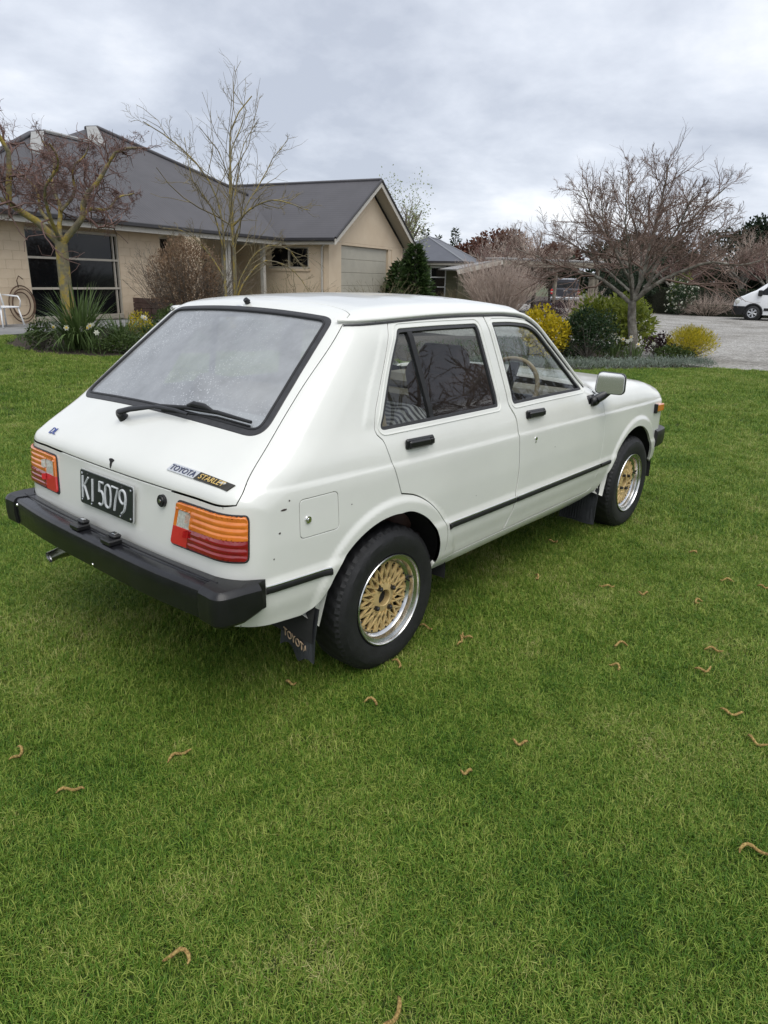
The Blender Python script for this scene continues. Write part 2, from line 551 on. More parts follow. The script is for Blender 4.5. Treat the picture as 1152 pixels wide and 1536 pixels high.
def gradF(P, e=.002):
    g = np.empty_like(P)
    for i in range(3):
        d = np.zeros(3); d[i] = e
        g[:, i] = (Fb(P + d) - Fb(P - d)) / (2 * e)
    return g
def project(P, it=6, flat=False):
    P = np.array(P, float)
    for _ in range(it):
        f = Fb(P); g = gradF(P)
        if flat: g[:, 2] = 0
        st = np.clip(f / np.maximum((g * g).sum(1), .2), -.04, .04)
        P = P - g * st[:, None]
    return P
def normals(P):
    g = gradF(P); return g / np.linalg.norm(g, axis=1)[:, None]
def yside(x, z):
    x = np.asarray(x, float); z = np.asarray(z, float)
    lo = np.full(x.shape, .15); hi = np.full(x.shape, .95)
    for _ in range(26):
        m = (lo + hi) / 2; s = Fb(np.c_[x, m, z]) > 0
        hi = np.where(s, m, hi); lo = np.where(s, lo, m)
    return (lo + hi) / 2
def side3(L):
    """(x, z) loop -> points on the right-hand side of the body"""
    return np.c_[L[:, 0], -yside(L[:, 0], L[:, 1]), L[:, 1]]
# centre profile as functions: xr(z) up the tail, and by t = .78x + .62z over hatch and roof
_i0 = int(np.argmin(np.hypot(PQ[:, 0] + .66, PQ[:, 1] - .40))); _i1 = int(np.argmin(np.hypot(PQ[:, 0] - 1.2, PQ[:, 1] - 1.36)))
TAIL = PQ[_i0:_i1]
TT = np.maximum.accumulate(.78 * TAIL[:, 0] + .62 * TAIL[:, 1] + np.arange(len(TAIL)) * 1e-9)
TZ = np.maximum.accumulate(TAIL[:, 1] + np.arange(len(TAIL)) * 1e-9)
def xr(z): return np.interp(z, TZ, TAIL[:, 0])
def raycast(o, d):
    d = np.asarray(d) / np.linalg.norm(d); t = np.linspace(.5, 8, 6000); P = o + t[:, None] * d
    f = Fb(P); i = np.argmax(f < 0)
    if f[i] >= 0: return None
    a, b = t[i - 1], t[i]
    for _ in range(30):
        m = (a + b) / 2
        if Fb((o + m * d)[None])[0] < 0: b = m
        else: a = m
    return o + b * d
# ------------------------------------------------------------------ car materials
def paint_mat():
    m = mat('white_paint', (0.72, 0.725, 0.68), rough=0.30, coat=0.7, var=0.035, vscale=2.2, spec=0.5)
    nt = m.node_tree; b = nt.nodes['Principled BSDF']
    tc = nt.nodes.new('ShaderNodeTexCoord')
    # dust and splashes low on the panels, tiny chips
    sep_ = nt.nodes.new('ShaderNodeSeparateXYZ'); nt.links.new(tc.outputs['Object'], sep_.inputs[0])
    mr = nt.nodes.new('ShaderNodeMapRange'); mr.inputs['From Min'].default_value = 0.62; mr.inputs['From Max'].default_value = 0.32
    nt.links.new(sep_.outputs[2], mr.inputs['Value'])
    n = nt.nodes.new('ShaderNodeTexNoise'); n.inputs['Scale'].default_value = 9; n.inputs['Detail'].default_value = 8; n.inputs['Roughness'].default_value = .7
    nt.links.new(tc.outputs['Object'], n.inputs['Vector'])
    mu = nt.nodes.new('ShaderNodeMath'); mu.operation = 'MULTIPLY'; nt.links.new(mr.outputs[0], mu.inputs[0]); nt.links.new(n.outputs['Fac'], mu.inputs[1])
    mu2 = nt.nodes.new('ShaderNodeMath'); mu2.operation = 'MULTIPLY'; mu2.inputs[1].default_value = .5; nt.links.new(mu.outputs[0], mu2.inputs[0])
    src = b.inputs['Base Color'].links[0].from_socket
    mx = nt.nodes.new('ShaderNodeMix'); mx.data_type = 'RGBA'; mx.inputs[7].default_value = (.42, .40, .31, 1)
    nt.links.new(mu2.outputs[0], mx.inputs[0]); nt.links.new(src, mx.inputs[6])
    nt.links.new(mx.outputs[2], b.inputs['Base Color'])
    # orange-peel
    n2 = nt.nodes.new('ShaderNodeTexNoise'); n2.inputs['Scale'].default_value = 5; n2.inputs['Detail'].default_value = 2
    nt.links.new(tc.outputs['Object'], n2.inputs['Vector'])
    bp = nt.nodes.new('ShaderNodeBump'); bp.inputs['Strength'].default_value = .45; bp.inputs['Distance'].default_value = .004
    nt.links.new(n2.outputs['Fac'], bp.inputs['Height']); nt.links.new(bp.outputs[0], b.inputs['Normal'])
    return m
PAINT = paint_mat()
RUBBER = mat('black_rubber', (0.010, 0.010, 0.011), rough=0.55, var=.3, vscale=30)
SEAL = mat('grey_rubber_seal', (0.028, 0.028, 0.030), rough=0.5, var=.3, vscale=40)
PLASTIC = mat('black_plastic', (0.009, 0.009, 0.010), rough=0.36, var=.25, vscale=25, bump=.0004, bscale=300)
BUMPER = mat('black_bumper_paint', (0.009, 0.009, 0.011), rough=0.24, var=.35, vscale=14, bump=.0006, bscale=40)
TYRE = mat('tyre_rubber', (0.011, 0.011, 0.012), rough=0.62, var=.35, vscale=26, bump=.001, bscale=120)
DARK = mat('dark_cavity', (0.012, 0.012, 0.012), rough=0.9)
TRIM = mat('brown_trim', (0.055, 0.030, 0.028), rough=0.75, var=.2, vscale=30)
CHROME = mat('chrome', (0.75, 0.75, 0.76), rough=0.14, metal=1.0, var=.08, vscale=20)
ALLOY = mat('polished_alloy', (0.62, 0.62, 0.62), rough=0.27, metal=1.0, var=.15, vscale=18, bump=.0003, bscale=90)
GOLD = mat('gold_paint', (0.60, 0.44, 0.20), rough=0.42, metal=0.25, var=.25, vscale=30)
TRIMD = mat('dark_door_trim', (0.020, 0.013, 0.012), rough=0.85, var=.2, vscale=30)
UNDER = mat('underbody', (0.02, 0.02, 0.02), rough=0.9)
GLASS = glass_mat('side_glass', (0.80, 0.84, 0.82), dust=.008, dscale=14)
RGLASS = glass_mat('misted_rear_glass', (0.60, 0.64, 0.66), dust=.30, dscale=7.0, drops=True, ior=2.5)
MIRROR = mat('mirror_glass', (0.85, 0.87, 0.88), rough=0.03, metal=1.0)
def lens_mat(name, c, c2):
    m = mat(name, c, rough=0.12, coat=1.0, stops=[(.35, c2), (.65, c)], vscale=14)
    b = m.node_tree.nodes['Principled BSDF']; b.inputs['Subsurface Weight'].default_value = 0.0
    return m
AMBER = lens_mat('amber_lens', (0.78, 0.22, 0.03), (0.62, 0.15, 0.018))
RED = lens_mat('red_lens', (0.30, 0.006, 0.010), (0.20, 0.004, 0.008))
REDB = lens_mat('bright_red_lens', (0.62, 0.03, 0.03), (0.52, 0.02, 0.02))
CLEAR = mat('clear_lens', (0.52, 0.52, 0.47), rough=0.15, coat=1.0, var=.25, vscale=120)

# ------------------------------------------------------------------ panel builder
class Skin:
    def __init__(self): self.V = []; self.N = []; self.F = []; self.n = 0
    def add(self, V, N, F):
        self.V.append(V); self.N.append(N); self.F += [tuple(int(i) + self.n for i in f) for f in F]; self.n += len(V)
    def obj(self, name, mat_, parent=None, mirror=False):
        V = np.vstack(self.V); N = np.vstack(self.N); F = self.F
        if mirror:
            V = V * [1, -1, 1]; N = N * [1, -1, 1]; F = [f[::-1] for f in F]
        me = bpy.data.meshes.new(name)
        me.from_pydata(V.tolist(), [], F); me.update()
        me.polygons.foreach_set('use_smooth', [True] * len(F))
        me.normals_split_custom_set_from_vertices([tuple(n) for n in N])
        return link(name, me, mat_, parent)
    def both(self, name, mat_, parent=None):
        return self.obj(name, mat_, parent), self.obj(name, mat_, parent, True)

def seed_side(q): return np.c_[q[:, 0], -S(q[:, 0], q[:, 1]), q[:, 1]]
def to_side(P): return P[:, [0, 2]].copy()
def seed_tail(q):
    t = np.interp(q[:, 1], TT, np.arange(len(TT))); i = np.arange(len(TT))
    return np.c_[np.interp(t, i, TAIL[:, 0]), q[:, 0], np.interp(t, i, TAIL[:, 1])]
def to_tail(P): return np.c_[P[:, 1], .78 * P[:, 0] + .62 * P[:, 2]]
# quarter: unrolled round the tail corner
def to_quarter(P):
    x, y, z = P[:, 0], np.abs(P[:, 1]), P[:, 2]
    return np.c_[(x - xr(z)) - (S(x, z) - y), z]
def seed_quarter(q):
    s, z = q[:, 0], q[:, 1]; X = xr(z); x = X + np.maximum(s, 0)
    return np.c_[x, -(S(x, z) + np.minimum(s, 0)), z]
# roof: unrolled over the cant rail
YT = .575
def zroof(x): return np.interp(np.maximum(x, .04), TAIL[:, 0] + np.arange(len(TAIL)) * 1e-9, TAIL[:, 1])
def to_roof(P):
    x, y, z = P[:, 0], P[:, 1], P[:, 2]
    return np.c_[x, np.sign(y) * (np.abs(y) + np.maximum(0, zroof(x) - .034 * (y / .58) ** 2 - z))]
def seed_roof(q):
    v = np.abs(q[:, 1]); x = q[:, 0]; zr = zroof(x)
    y = np.minimum(v, YT); z = zr - .03 * (y / .58) ** 2 - np.maximum(v - YT, 0)
    return np.c_[x, np.sign(q[:, 1]) * y, z]

def panel(sk, loops3, to2, seed, hx, hy, gap=0.0, gap_holes=None, offset=None, flange=.014, roundr=.0018, edge=.45):
    l2 = [to2(l) for l in loops3]; l3 = []
    for k, (a, p) in enumerate(zip(l2, loops3)):
        d = gap if k == 0 else (-(gap if gap_holes is None else gap_holes))
        if abs(d) > 1e-9:
            b = inset(a, d)
            l3.append(project(p + seed(b) - seed(a), 6, seed is seed_quarter)); l2[k] = b
        else:
            l3.append(p)
    VV, T, L, nb = cdt(l2, hx, hy, edge)
    P = np.empty((len(VV), 3)); B = np.vstack(l3)
    n0 = len(B)
    P[:n0] = B
    if len(VV) > n0: P[n0:] = project(seed(VV[n0:]), 8, seed is seed_quarter)
    N = normals(P)
    # orientation
    fn = np.cross(P[T[:, 1]] - P[T[:, 0]], P[T[:, 2]] - P[T[:, 0]])
    if (np.sum(fn * N[T[:, 0]], 1) < 0).mean() > .5: T = T[:, ::-1]; flip = True
    else: flip = False
    if offset is not None:
        o = offset(P) if callable(offset) else offset
        P = P + N * np.reshape(o, (-1, 1)) if callable(offset) else P + N * o
        if callable(offset):
            fn = np.cross(P[T[:, 1]] - P[T[:, 0]], P[T[:, 2]] - P[T[:, 0]]); N = np.zeros_like(P)
            for k in range(3): np.add.at(N, T[:, k], fn)
            N /= np.linalg.norm(N, axis=1)[:, None] + 1e-12
    sk.add(P, N, T)
    if flange:
        for k, idx in enumerate(L):
            p = P[idx]; n = N[idx]; t = np.roll(p, -1, 0) - np.roll(p, 1, 0); t /= np.linalg.norm(t, axis=1)[:, None] + 1e-12
            o = np.cross(t, n)
            # outward = away from the panel: test against the 2-D loop orientation
            c2 = l2[k]; st = seed(inset(c2, .004)) - seed(c2)
            if np.sum(o * st) > 0: o = -o
            if k > 0: o = -o
            m = len(idx)
            r1 = p + o * roundr - n * roundr; r2 = r1 - n * flange
            n1 = o * .9 + n * .43
            Vf = np.vstack([p, r1, r1, r2]); Nf = np.vstack([n, n1, o, o])
            F = []
            for i in range(m):
                j = (i + 1) % m
                for a, b in ((0, 1), (2, 3)):
                    f = (a * m + i, b * m + i, b * m + j, a * m + j)
                    F.append(f)
            # orient
            v = Vf; f = F[0]
            fnn = np.cross(v[f[1]] - v[f[0]], v[f[2]] - v[f[0]])
            if np.dot(fnn, Nf[f[0]] + Nf[f[1]]) < 0: F = [q[::-1] for q in F]
            sk.add(Vf, Nf, F)
    return l3

def round_poly(pts, r, step=.01):
    """closed polygon with rounded corners (2-D); r one radius or one per corner"""
    P = np.asarray(pts, float); n = len(P); out = []
    rs = r if hasattr(r, '__len__') else [r] * n
    for i in range(n):
        a, b, c = P[i - 1], P[i], P[(i + 1) % n]
        u = (a - b) / np.linalg.norm(a - b); v = (c - b) / np.linalg.norm(c - b)
        d = min(rs[i], .48 * np.linalg.norm(a - b), .48 * np.linalg.norm(c - b))
        p, q = b + u * d, b + v * d
        m = max(2, int(d * 1.6 / step) + 1)
        t = np.linspace(0, 1, m + 1)[:, None]
        out.append((1 - t) ** 2 * p + 2 * t * (1 - t) * b + t * t * q)
    P = np.vstack(out)
    res = []
    for i in range(len(P)):
        a, b = P[i], P[(i + 1) % len(P)]; L = np.linalg.norm(b - a)
        k = max(1, int(math.ceil(L / step - 1e-6)))
        for j in range(k): res.append(a + (b - a) * j / k)
    return np.array(res)

def strip_on(sk, line3, width, height, nwidth=4):
    """a raised moulding along a line on the skin: width across, height proud"""
    P = np.asarray(line3); N = normals(P); t = np.gradient(P, axis=0); t /= np.linalg.norm(t, axis=1)[:, None]
    w = np.cross(t, N); m = len(P)
    prof = [(-.5, -.2, (-1, 0)), (-.5, .55, (-.9, .4)), (-.38, 1, (-.3, .95)), (0, 1.08, (0, 1)), (.38, 1, (.3, .95)), (.5, .55, (.9, .4)), (.5, -.2, (1, 0))]
    V = []; NN = []
    for a, h, nn in prof:
        V.append(P + w * width * a + N * height * h); NN.append(w * nn[0] + N * nn[1])
    V = np.vstack(V); NN = np.vstack(NN); F = []
    for k in range(len(prof) - 1):
        for i in range(m - 1):
            F.append((k * m + i, k * m + i + 1, (k + 1) * m + i + 1, (k + 1) * m + i))
    fn = np.cross(V[F[0][1]] - V[F[0][0]], V[F[0][2]] - V[F[0][0]])
    f3 = F[3 * (m - 1)]
    fn = np.cross(V[f3[1]] - V[f3[0]], V[f3[2]] - V[f3[0]])
    if np.dot(fn, N[0]) < 0: F = [f[::-1] for f in F]
    F.append(tuple(k * m for k in range(len(prof)))); F.append(tuple(k * m + m - 1 for k in range(len(prof)))[::-1])
    sk.add(V, NN, F)

# ------------------------------------------------------------------ the car
car = empty('hatchback_car')
tag(car, 'white old five-door hatchback with black bumpers and gold mesh wheels parked on the lawn', 'car')

# --- outlines in side view (x, z)
RD_REAR = [(.136, 1.313), (.065, 1.194), (-.010, 1.078), (-.056, 1.000), (-.069, .957)]
RD_SH = [(-.069, .957), (-.064, .938), (-.044, .919), (-.029, .874), (-.014, .827), (.026, .712)]
RD_ARCH = [(.026, .712), (.104, .690), (.185, .645), (.262, .573), (.298, .522), (.312, .45), (.312, .419), (.304, .368)]
RD_BOT = [(.304, .368), (.785, .368)]
BGAP = [(.785, .368), (.836, .457), (.853, .538), (.866, .634), (.863, .728), (.855, .815), (.841, .897), (.822, .928), (.814, .945)]
BGAP2 = [(.814, .945), (.790, 1.162), (.768, 1.321)]
RD_TOP = [(.768, 1.321), (.45, 1.322), (.136, 1.313)]
FD_BOT = [(.785, .368), (1.2, .369), (1.672, .366)]
FD_FRONT = [(1.672, .366), (1.712, .385), (1.735, .452), (1.758, .512), (1.778, .640), (1.772, .770), (1.750, .872), (1.722, .915), (1.690, .935)]
FD_PIL = [(1.690, .935), (1.60, .951), (1.575, .952)]
FD_TOP = [(1.575, .952), (1.462, 1.045), (1.318, 1.160), (1.172, 1.271), (1.130, 1.290), (1.085, 1.301), (.975, 1.315), (.768, 1.321)]
rdoor = loop_from([RD_REAR, RD_SH, RD_ARCH, RD_BOT, BGAP, BGAP2, RD_TOP])
fdoor = loop_from([FD_BOT, FD_FRONT, FD_PIL, FD_TOP, BGAP2[::-1], BGAP[::-1]])
RW = [(.168, 1.287), (.074, 1.152), (-.030, .992), (-.040, .948), (.274, .946), (.732, .944), (.724, 1.066), (.698, 1.291), (.405, 1.291)]
rwin = round_poly([(.170, 1.288), (.072, 1.150), (-.046, .948), (.735, .944), (.724, 1.066), (.698, 1.291), (.405, 1.292)], [.02, .2, .035, .02, .1, .02, .1])
fwin = round_poly([(.808, 1.292), (.838, 1.098), (.850, .941), (1.2, .941), (1.560, .938), (1.378, 1.100), (1.196, 1.250), (1.125, 1.276), (.978, 1.290)], [.02, .1, .02, .1, .03, .3, .05, .07, .1])
arcR = lambda a0, a1, n=24: np.array([(WR - .018 + .357 * math.cos(a), WZ + .357 * math.sin(a)) for a in np.linspace(a0, a1, n)])
arcF = lambda a0, a1, n=24: np.array([(2.245 + .367 * math.cos(a), WZ + .367 * math.sin(a)) for a in np.linspace(a0, a1, n)])

# --- 3-D points along the tailgate gap (right-hand side), from the roof to the lower corner
HG = project(np.array([(.012, -.512, 1.340), (-.099, -.546, 1.261), (-.301, -.578, 1.097), (-.479, -.618, .949), (-.585, -.652, .870), (-.632, -.672, .826), (-.652, -.672, .803)]))
HG = project(catmull(HG, .014))
HT = project(catmull(project(np.array([(.012, -.512, 1.340), (.030, -.47, 1.350), (.050, -.38, 1.361), (.052, -.2, 1.370), (.052, 0, 1.373)])), .014))
HB = project(catmull(project(np.array([(-.652, -.672, .803), (-.664, -.640, .796), (-.680, -.50, .794), (-.688, -.25, .791), (-.689, 0, .790)])), .014))
def mir(P): return P * [1, -1, 1]

# quarter + rear panel + roof = one body shell
shell = Skin()
zt = side3(catmull([(.136, 1.313), (.05, 1.3125), (-.052, 1.306)], .014))
# corner of the roof side: from the end of the gutter line to the tailgate gap
ci = int(np.argmin(np.abs(HG[:, 2] - 1.318)))
ztop = project(catmull(np.vstack([zt[-1], (zt[-1] + HG[ci]) / 2, HG[ci]]), .014))
gap_down = HG[ci:]
rear_y = -.37
botq = project(catmull(np.array([(-.665, rear_y, .345), (-.655, -.52, .375), (-.63, -.66, .398), (-.56, -.712, .392), (-.447, -.722, .384)]), .014))
b_end = HB[int(np.argmin(np.abs(HB[:, 1] - rear_y)))]
hb_part = HB[:int(np.argmin(np.abs(HB[:, 1] - rear_y))) + 1]
rear_edge = project(catmull(np.array([hb_part[-1], (-.70, rear_y, .68), (-.71, rear_y, .56), botq[0]]), .014))
archpts = side3(arcR(math.radians(145), math.radians(82), 24))
lowq = side3(catmull([(-.447, .384), (-.42, .390), (-.379, .418), (-.345, .458), tuple(archpts[0][[0, 2]])], .014))
archtop = side3(np.vstack([catmull([tuple(archpts[-1][[0, 2]]), (.06, .641), (.14, .61), (.215, .551), (.262, .47), (.272, .40), (.262, .368)], .014)]))
doorarch = side3(catmull(RD_ARCH, .014))[::-1]        # from the sill up to the arch top
lip = side3(catmull([(.262, .368), (.304, .368)], .014))
shoulder = side3(np.vstack([catmull(RD_REAR, .014)[:-1], catmull(RD_SH, .014)]))[::-1]
Q = np.vstack([ztop[:-1], gap_down[:-1], hb_part[:-1], rear_edge[:-1], botq[:-1], lowq[:-1], archpts[:-1], archtop[:-1], lip[:-1], doorarch[:-1], shoulder[:-1], zt[:-1]])
qs = Skin()
fuel2 = round_poly([(-.456, .792), (-.288, .792), (-.286, .656), (-.458, .657)], .022, .008)
fuel3 = side3(fuel2)
panel(qs, [Q, fuel3], to_quarter, seed_quarter, .012, .0085, 0.0, flange=.012)
def merge(sk, other, mirror=False):
    V = np.vstack(other.V); N = np.vstack(other.N); F = other.F
    if mirror: V = V * [1, -1, 1]; N = N * [1, -1, 1]; F = [f[::-1] for f in F]
    sk.add(V, N, F)
merge(shell, qs); merge(shell, qs, True)
# rear panel between
hb_c = HB[int(np.argmin(np.abs(HB[:, 1] - rear_y))):]
top_line = np.vstack([hb_c, mir(hb_c)[::-1][1:]])            # right to left along the gap
bot_mid = project(catmull(np.array([(-.665, rear_y, .345), (-.67, 0, .335), (-.665, -rear_y, .345)]), .014))
bot_mid[0] = botq[0]; bot_mid[-1] = mir(botq[:1])[0]
RP = np.vstack([top_line[:-1], mir(rear_edge)[:-1], bot_mid[::-1][:-1], rear_edge[::-1][:-1]])
panel(shell, [RP], lambda P: P[:, [1, 2]].copy(), lambda q: np.c_[xr(q[:, 1]), q[:, 0], q[:, 1]], .02, .012, 0.0)
# roof
front_roof = project(catmull(project(np.array([(1.205, -.548, 1.287), (1.225, -.50, 1.305), (1.255, -.35, 1.325), (1.27, 0, 1.334)])), .02))
cant = side3(catmull([(.136, 1.313), (.45, 1.322), (.768, 1.321), (.975, 1.315), (1.085, 1.301), (1.13, 1.290), (1.172, 1.271)], .018))
cj = project(catmull(np.vstack([cant[-1], (cant[-1] + front_roof[0]) / 2, front_roof[0]]), .014))
gap_up = HG[:ci + 1][::-1]
RR = np.vstack([zt[::-1][:0], cant[:-1], cj[:-1], front_roof[:-1]])
left = mir(np.vstack([cant[:-1], cj[:-1], front_roof[:-1]]))[::-1]
rear_r = np.vstack([ztop[::-1]])
rearline = np.vstack([zt[:-1], ztop[:-1], gap_up[:-1], HT[:-1]])       # right: from door corner back and up to the centre
ROOF = np.vstack([RR, front_roof[-1:], left, mir(rearline)[1:], HT[-1:], rearline[::-1][:-1]])
panel(shell, [ROOF], to_roof, seed_roof, .03, .022, 0.0)
body = shell.obj('body_shell', PAINT, car)
for sgn in (1, -1):
    m = Skin(); strip_on(m, side3(catmull([(-.596, .523), (-.335, .518)], .03)), .022, .008); mo = m.obj('side_moulding', RUBBER, body, sgn < 0)
    m = Skin(); strip_on(m, side3(catmull([(-.596, .5365), (-.335, .5315)], .03)), .005, .006); m.obj('moulding_trim', CHROME, body, sgn < 0)
CHIP = mat('rust_chip', (.05, .035, .03), rough=.8)
for cx_, cz_, w_, h_ in ((-.515, .772, .011, .0035), (-.535, .700, .004, .0035), (-.492, .797, .003, .003), (-.56, .62, .0025, .003), (-.23, .73, .0025, .002), (.52, .60, .002, .002), (1.2, .70, .002, .003)):
    q_ = side3(np.array([(cx_ + w_ * math.cos(t) * (1 + .25 * math.sin(2.3 * t)), cz_ + h_ * math.sin(t)) for t in np.linspace(0, 6.28, 10)[:-1]])); q_ = q_ + normals(q_) * .0007
    chips = MB(); chips.add(q_, [tuple(range(9))]); chips.obj('paint_chip', CHIP, body)

# sills
for sgn in (1, -1):
    sk = Skin()
    SL = loop_from([[(.262, .368), (.785, .3675), (1.672, .3655)], [(1.672, .3655), (1.712, .383)], [(1.712, .383), (1.73, .362), (1.761, .342)], [(1.761, .342), (1.7, .328), (1.0, .326), (.258, .330)], [(.258, .330), (.262, .368)]])
    panel(sk, [side3(SL)], to_side, seed_side, .03, .008, 0.0)
    sk.obj('sill', PAINT, car, sgn < 0)

# doors
def door(loop, win, name, bottom_len, handle_x, mirror, strip, lock=False, bar=None):
    sk = Skin()
    lp = panel(sk, [side3(loop), side3(win)], to_side, seed_side, .022, .0085, .0058, 0.0, flange=.010)
    d = sk.obj(name, PAINT, car, mirror)
    # inner trim behind the gap
    it = Skin()
    panel(it, [side3(inset(loop, -.012)), side3(inset(win, -.016))], to_side, seed_side, .06, .05, 0, offset=-.021 if name == 'rear_door' else -.0245, flange=0)
    it.obj('door_trim', TRIMD, d, mirror)
    # rubber round the opening
    s2 = Skin()
    w_in = inset(win, .0125)
    panel(s2, [side3(inset(win, -.0005)), side3(w_in)], to_side, seed_side, .03, .02, 0, offset=-.004, flange=.012, edge=.3)
    s2.obj('window_seal', SEAL, d, mirror)
    lp_ = side3(inset(win, -.015)); fr_ = Skin(); strip_on(fr_, np.vstack([lp_, lp_[:1]]), .0045, .0028); fr_.obj('frame_lip', PAINT, d, mirror)
    g = Skin()
    panel(g, [side3(inset(win, .004))], to_side, seed_side, .05, .05, 0, offset=-.013, flange=0)
    g.obj('window_pane', GLASS, d, mirror)
    if bar is not None:
        b = Skin()
        panel(b, [side3(round_poly(bar, .003, .012))], to_side, seed_side, .03, .03, 0, offset=-.005, flange=.016)
        b.obj('window_divider', RUBBER, d, mirror)
    # side moulding
    m = Skin(); strip_on(m, side3(catmull(strip, .03)), .022, .008)
    m.obj('side_moulding', RUBBER, d, mirror)
    mb = Skin(); strip_on(mb, side3(catmull([(strip[0][0], strip[0][1] + .0135), (strip[-1][0], strip[-1][1] + .0135)], .03)), .005, .006)
    mb.obj('moulding_trim', CHROME, d, mirror)
    # handle: a flap pull in a shallow frame
    sg = 1 if mirror else -1
    y = float(yside([handle_x], [.883])[0])
    h = MB()
    h.box((handle_x - .082, y - .004, .866), (handle_x + .082, y + .012, .905), .006)
    h.box((handle_x - .076, y + .010, .869), (handle_x + .050, y + .023, .899), .006)
    h.box((handle_x + .056, y + .010, .872), (handle_x + .078, y + .018, .896), .004)
    h.V = [(a, sg * b, c_ + (a - handle_x) * -.03) for a, b, c_ in h.V]
    if sg < 0: h.F = [f[::-1] for f in h.F]
    h.obj('door_handle', PLASTIC, d)
    if lock:
        yl = float(yside([1.005], [.775])[0])
        l = MB(); l.disc((1.005, sg * (yl - .002), .770), (0, sg, 0), .010, .009, .006, 14); l.box((.999, min(sg * yl, sg * (yl + .005)), .752), (1.009, max(sg * yl, sg * (yl + .005)), .762), .002)
        l.obj('door_lock', CHROME, d)
    return d
for mir_ in (False, True):
    door(rdoor, rwin, 'rear_door', 0, .148, mir_, [(.322, .513), (.849, .508)], bar=[(.228, 1.289), (.252, 1.289), (.279, .945), (.257, .945)])
    door(fdoor, fwin, 'front_door', 0, 1.012, mir_, [(.862, .508), (1.752, .502)], lock=True)

# fenders and bonnet
fz = side3(catmull([(1.69, .935), (1.722, .915), (1.75, .872)], .014))
hood_edge = project(catmull(project(np.array([(1.72, -.655, .936), (1.80, -.66, .932), (2.1, -.668, .919), (2.35, -.668, .90), (2.55, -.663, .871), (2.68, -.652, .842), (2.745, -.635, .815)])), .018))
FG = FD_FRONT[::-1]
arcFs = catmull([tuple(arcF(R(16), R(160), 2)[0])] + [tuple(p) for p in arcF(R(24), R(144), 14)], .014)
arc3 = side3(arcFs)
front_low = side3(catmull([(2.66, .36), (2.62, .37), (2.595, .39), tuple(arcFs[0])], .014))
lowf = side3(catmull([tuple(arcF(R(24), R(144), 2)[1]), (1.88, .425), (1.82, .370), (1.761, .342), (1.735, .360), (1.712, .383)], .014))
gapf = side3(catmull([(1.712, .383), (1.735, .452), (1.758, .512), (1.778, .640), (1.772, .770), (1.750, .872), (1.722, .915), (1.695, .934)], .014))
toh = project(catmull(np.vstack([gapf[-1], (gapf[-1] + hood_edge[0]) / 2 + (.0, -.006, .003), hood_edge[0]]), .012))
nose = project(catmull(project(np.array([hood_edge[-1], (2.775, -.66, .77), (2.785, -.672, .68), (2.78, -.675, .55), (2.75, -.68, .42), (2.66, -.71, .36)])), .014)); nose[-1] = front_low[0]
FEN = np.vstack([toh[:-1], hood_edge[:-1], nose[:-1], front_low[:-1], arc3[:-1], lowf[:-1], gapf[:-1]])
XFR = PQ[:, 0].max()
def to_fen(P):      # unroll over the shoulder
    x, y, z = P[:, 0], np.abs(P[:, 1]), P[:, 2]
    f = np.maximum(0, x - 2.70)
    return np.c_[x + (S(np.minimum(x, 2.7), np.minimum(z, .9)) - y) * sstep(2.66, 2.76, x), z + np.maximum(0, .70 - y) * (1 - sstep(2.7, 2.78, x)) * sstep(.75, .8, z)]
def seed_fen(q):
    x, z = q[:, 0], q[:, 1]
    return np.c_[np.minimum(x, 2.76), -S(np.minimum(x, 2.72), np.minimum(z, .88)) + .9 * np.maximum(0, x - 2.74), np.minimum(z, .93)]
fsk = Skin()
panel(fsk, [FEN], to_fen, seed_fen, .014, .0085, 0.0, flange=.012)
for mir_ in (False, True):
    fe = fsk.obj('front_fender', PAINT, car, mir_)
    m = Skin(); strip_on(m, side3(catmull([(1.764, .502), (1.895, .501)], .03)), .022, .008); m.obj('side_moulding', RUBBER, fe, mir_)
    sg = 1 if mir_ else -1
    ysig = float(yside([2.61], [.722])[0])
    sl = MB(); sl.box((2.555, ysig - .012, .698), (2.685, ysig + .020, .748), .006)
    sl.V = [(a, sg * (b - .05 * (a - 2.6)), c_ - .05 * (a - 2.6)) for a, b, c_ in sl.V]
    if sg < 0: sl.F = [f[::-1] for f in sl.F]
    si = sl.obj('side_indicator', AMBER, fe, smooth=False)
    sb = MB(); sb.box((2.540, ysig - .012, .694), (2.562, ysig + .022, .752), .003); sb.V = [(a, sg * b, c_) for a, b, c_ in sb.V]
    if sg < 0: sb.F = [f[::-1] for f in sb.F]
    sb.obj('indicator_rim', PLASTIC, fe)
# bonnet
hf = project(catmull(project(np.array([hood_edge[-1], (2.772, -.4, .836), (2.78, 0, .84)])), .02)); hf[0] = hood_edge[-1]
hr = project(catmull(project(np.array([hood_edge[0], (1.78, -.5, .95), (1.85, 0, .957)])), .02)); hr[0] = hood_edge[0]
HOOD = np.vstack([hood_edge[:-1], hf[:-1], mir(hf)[::-1][:-1], mir(hood_edge)[::-1][:-1], mir(hr)[:-1], hr[::-1][:-1]])
hz = lambda x: np.interp(x, [1.7, 1.85, 2.1, 2.35, 2.55, 2.7, 2.78], [.95, .95, .942, .92, .895, .86, .83])
sk = Skin(); panel(sk, [HOOD], lambda P: P[:, :2].copy(), lambda q: np.c_[q, hz(q[:, 0])], .03, .03, .0025, flange=.02)
sk.obj('bonnet', PAINT, car)
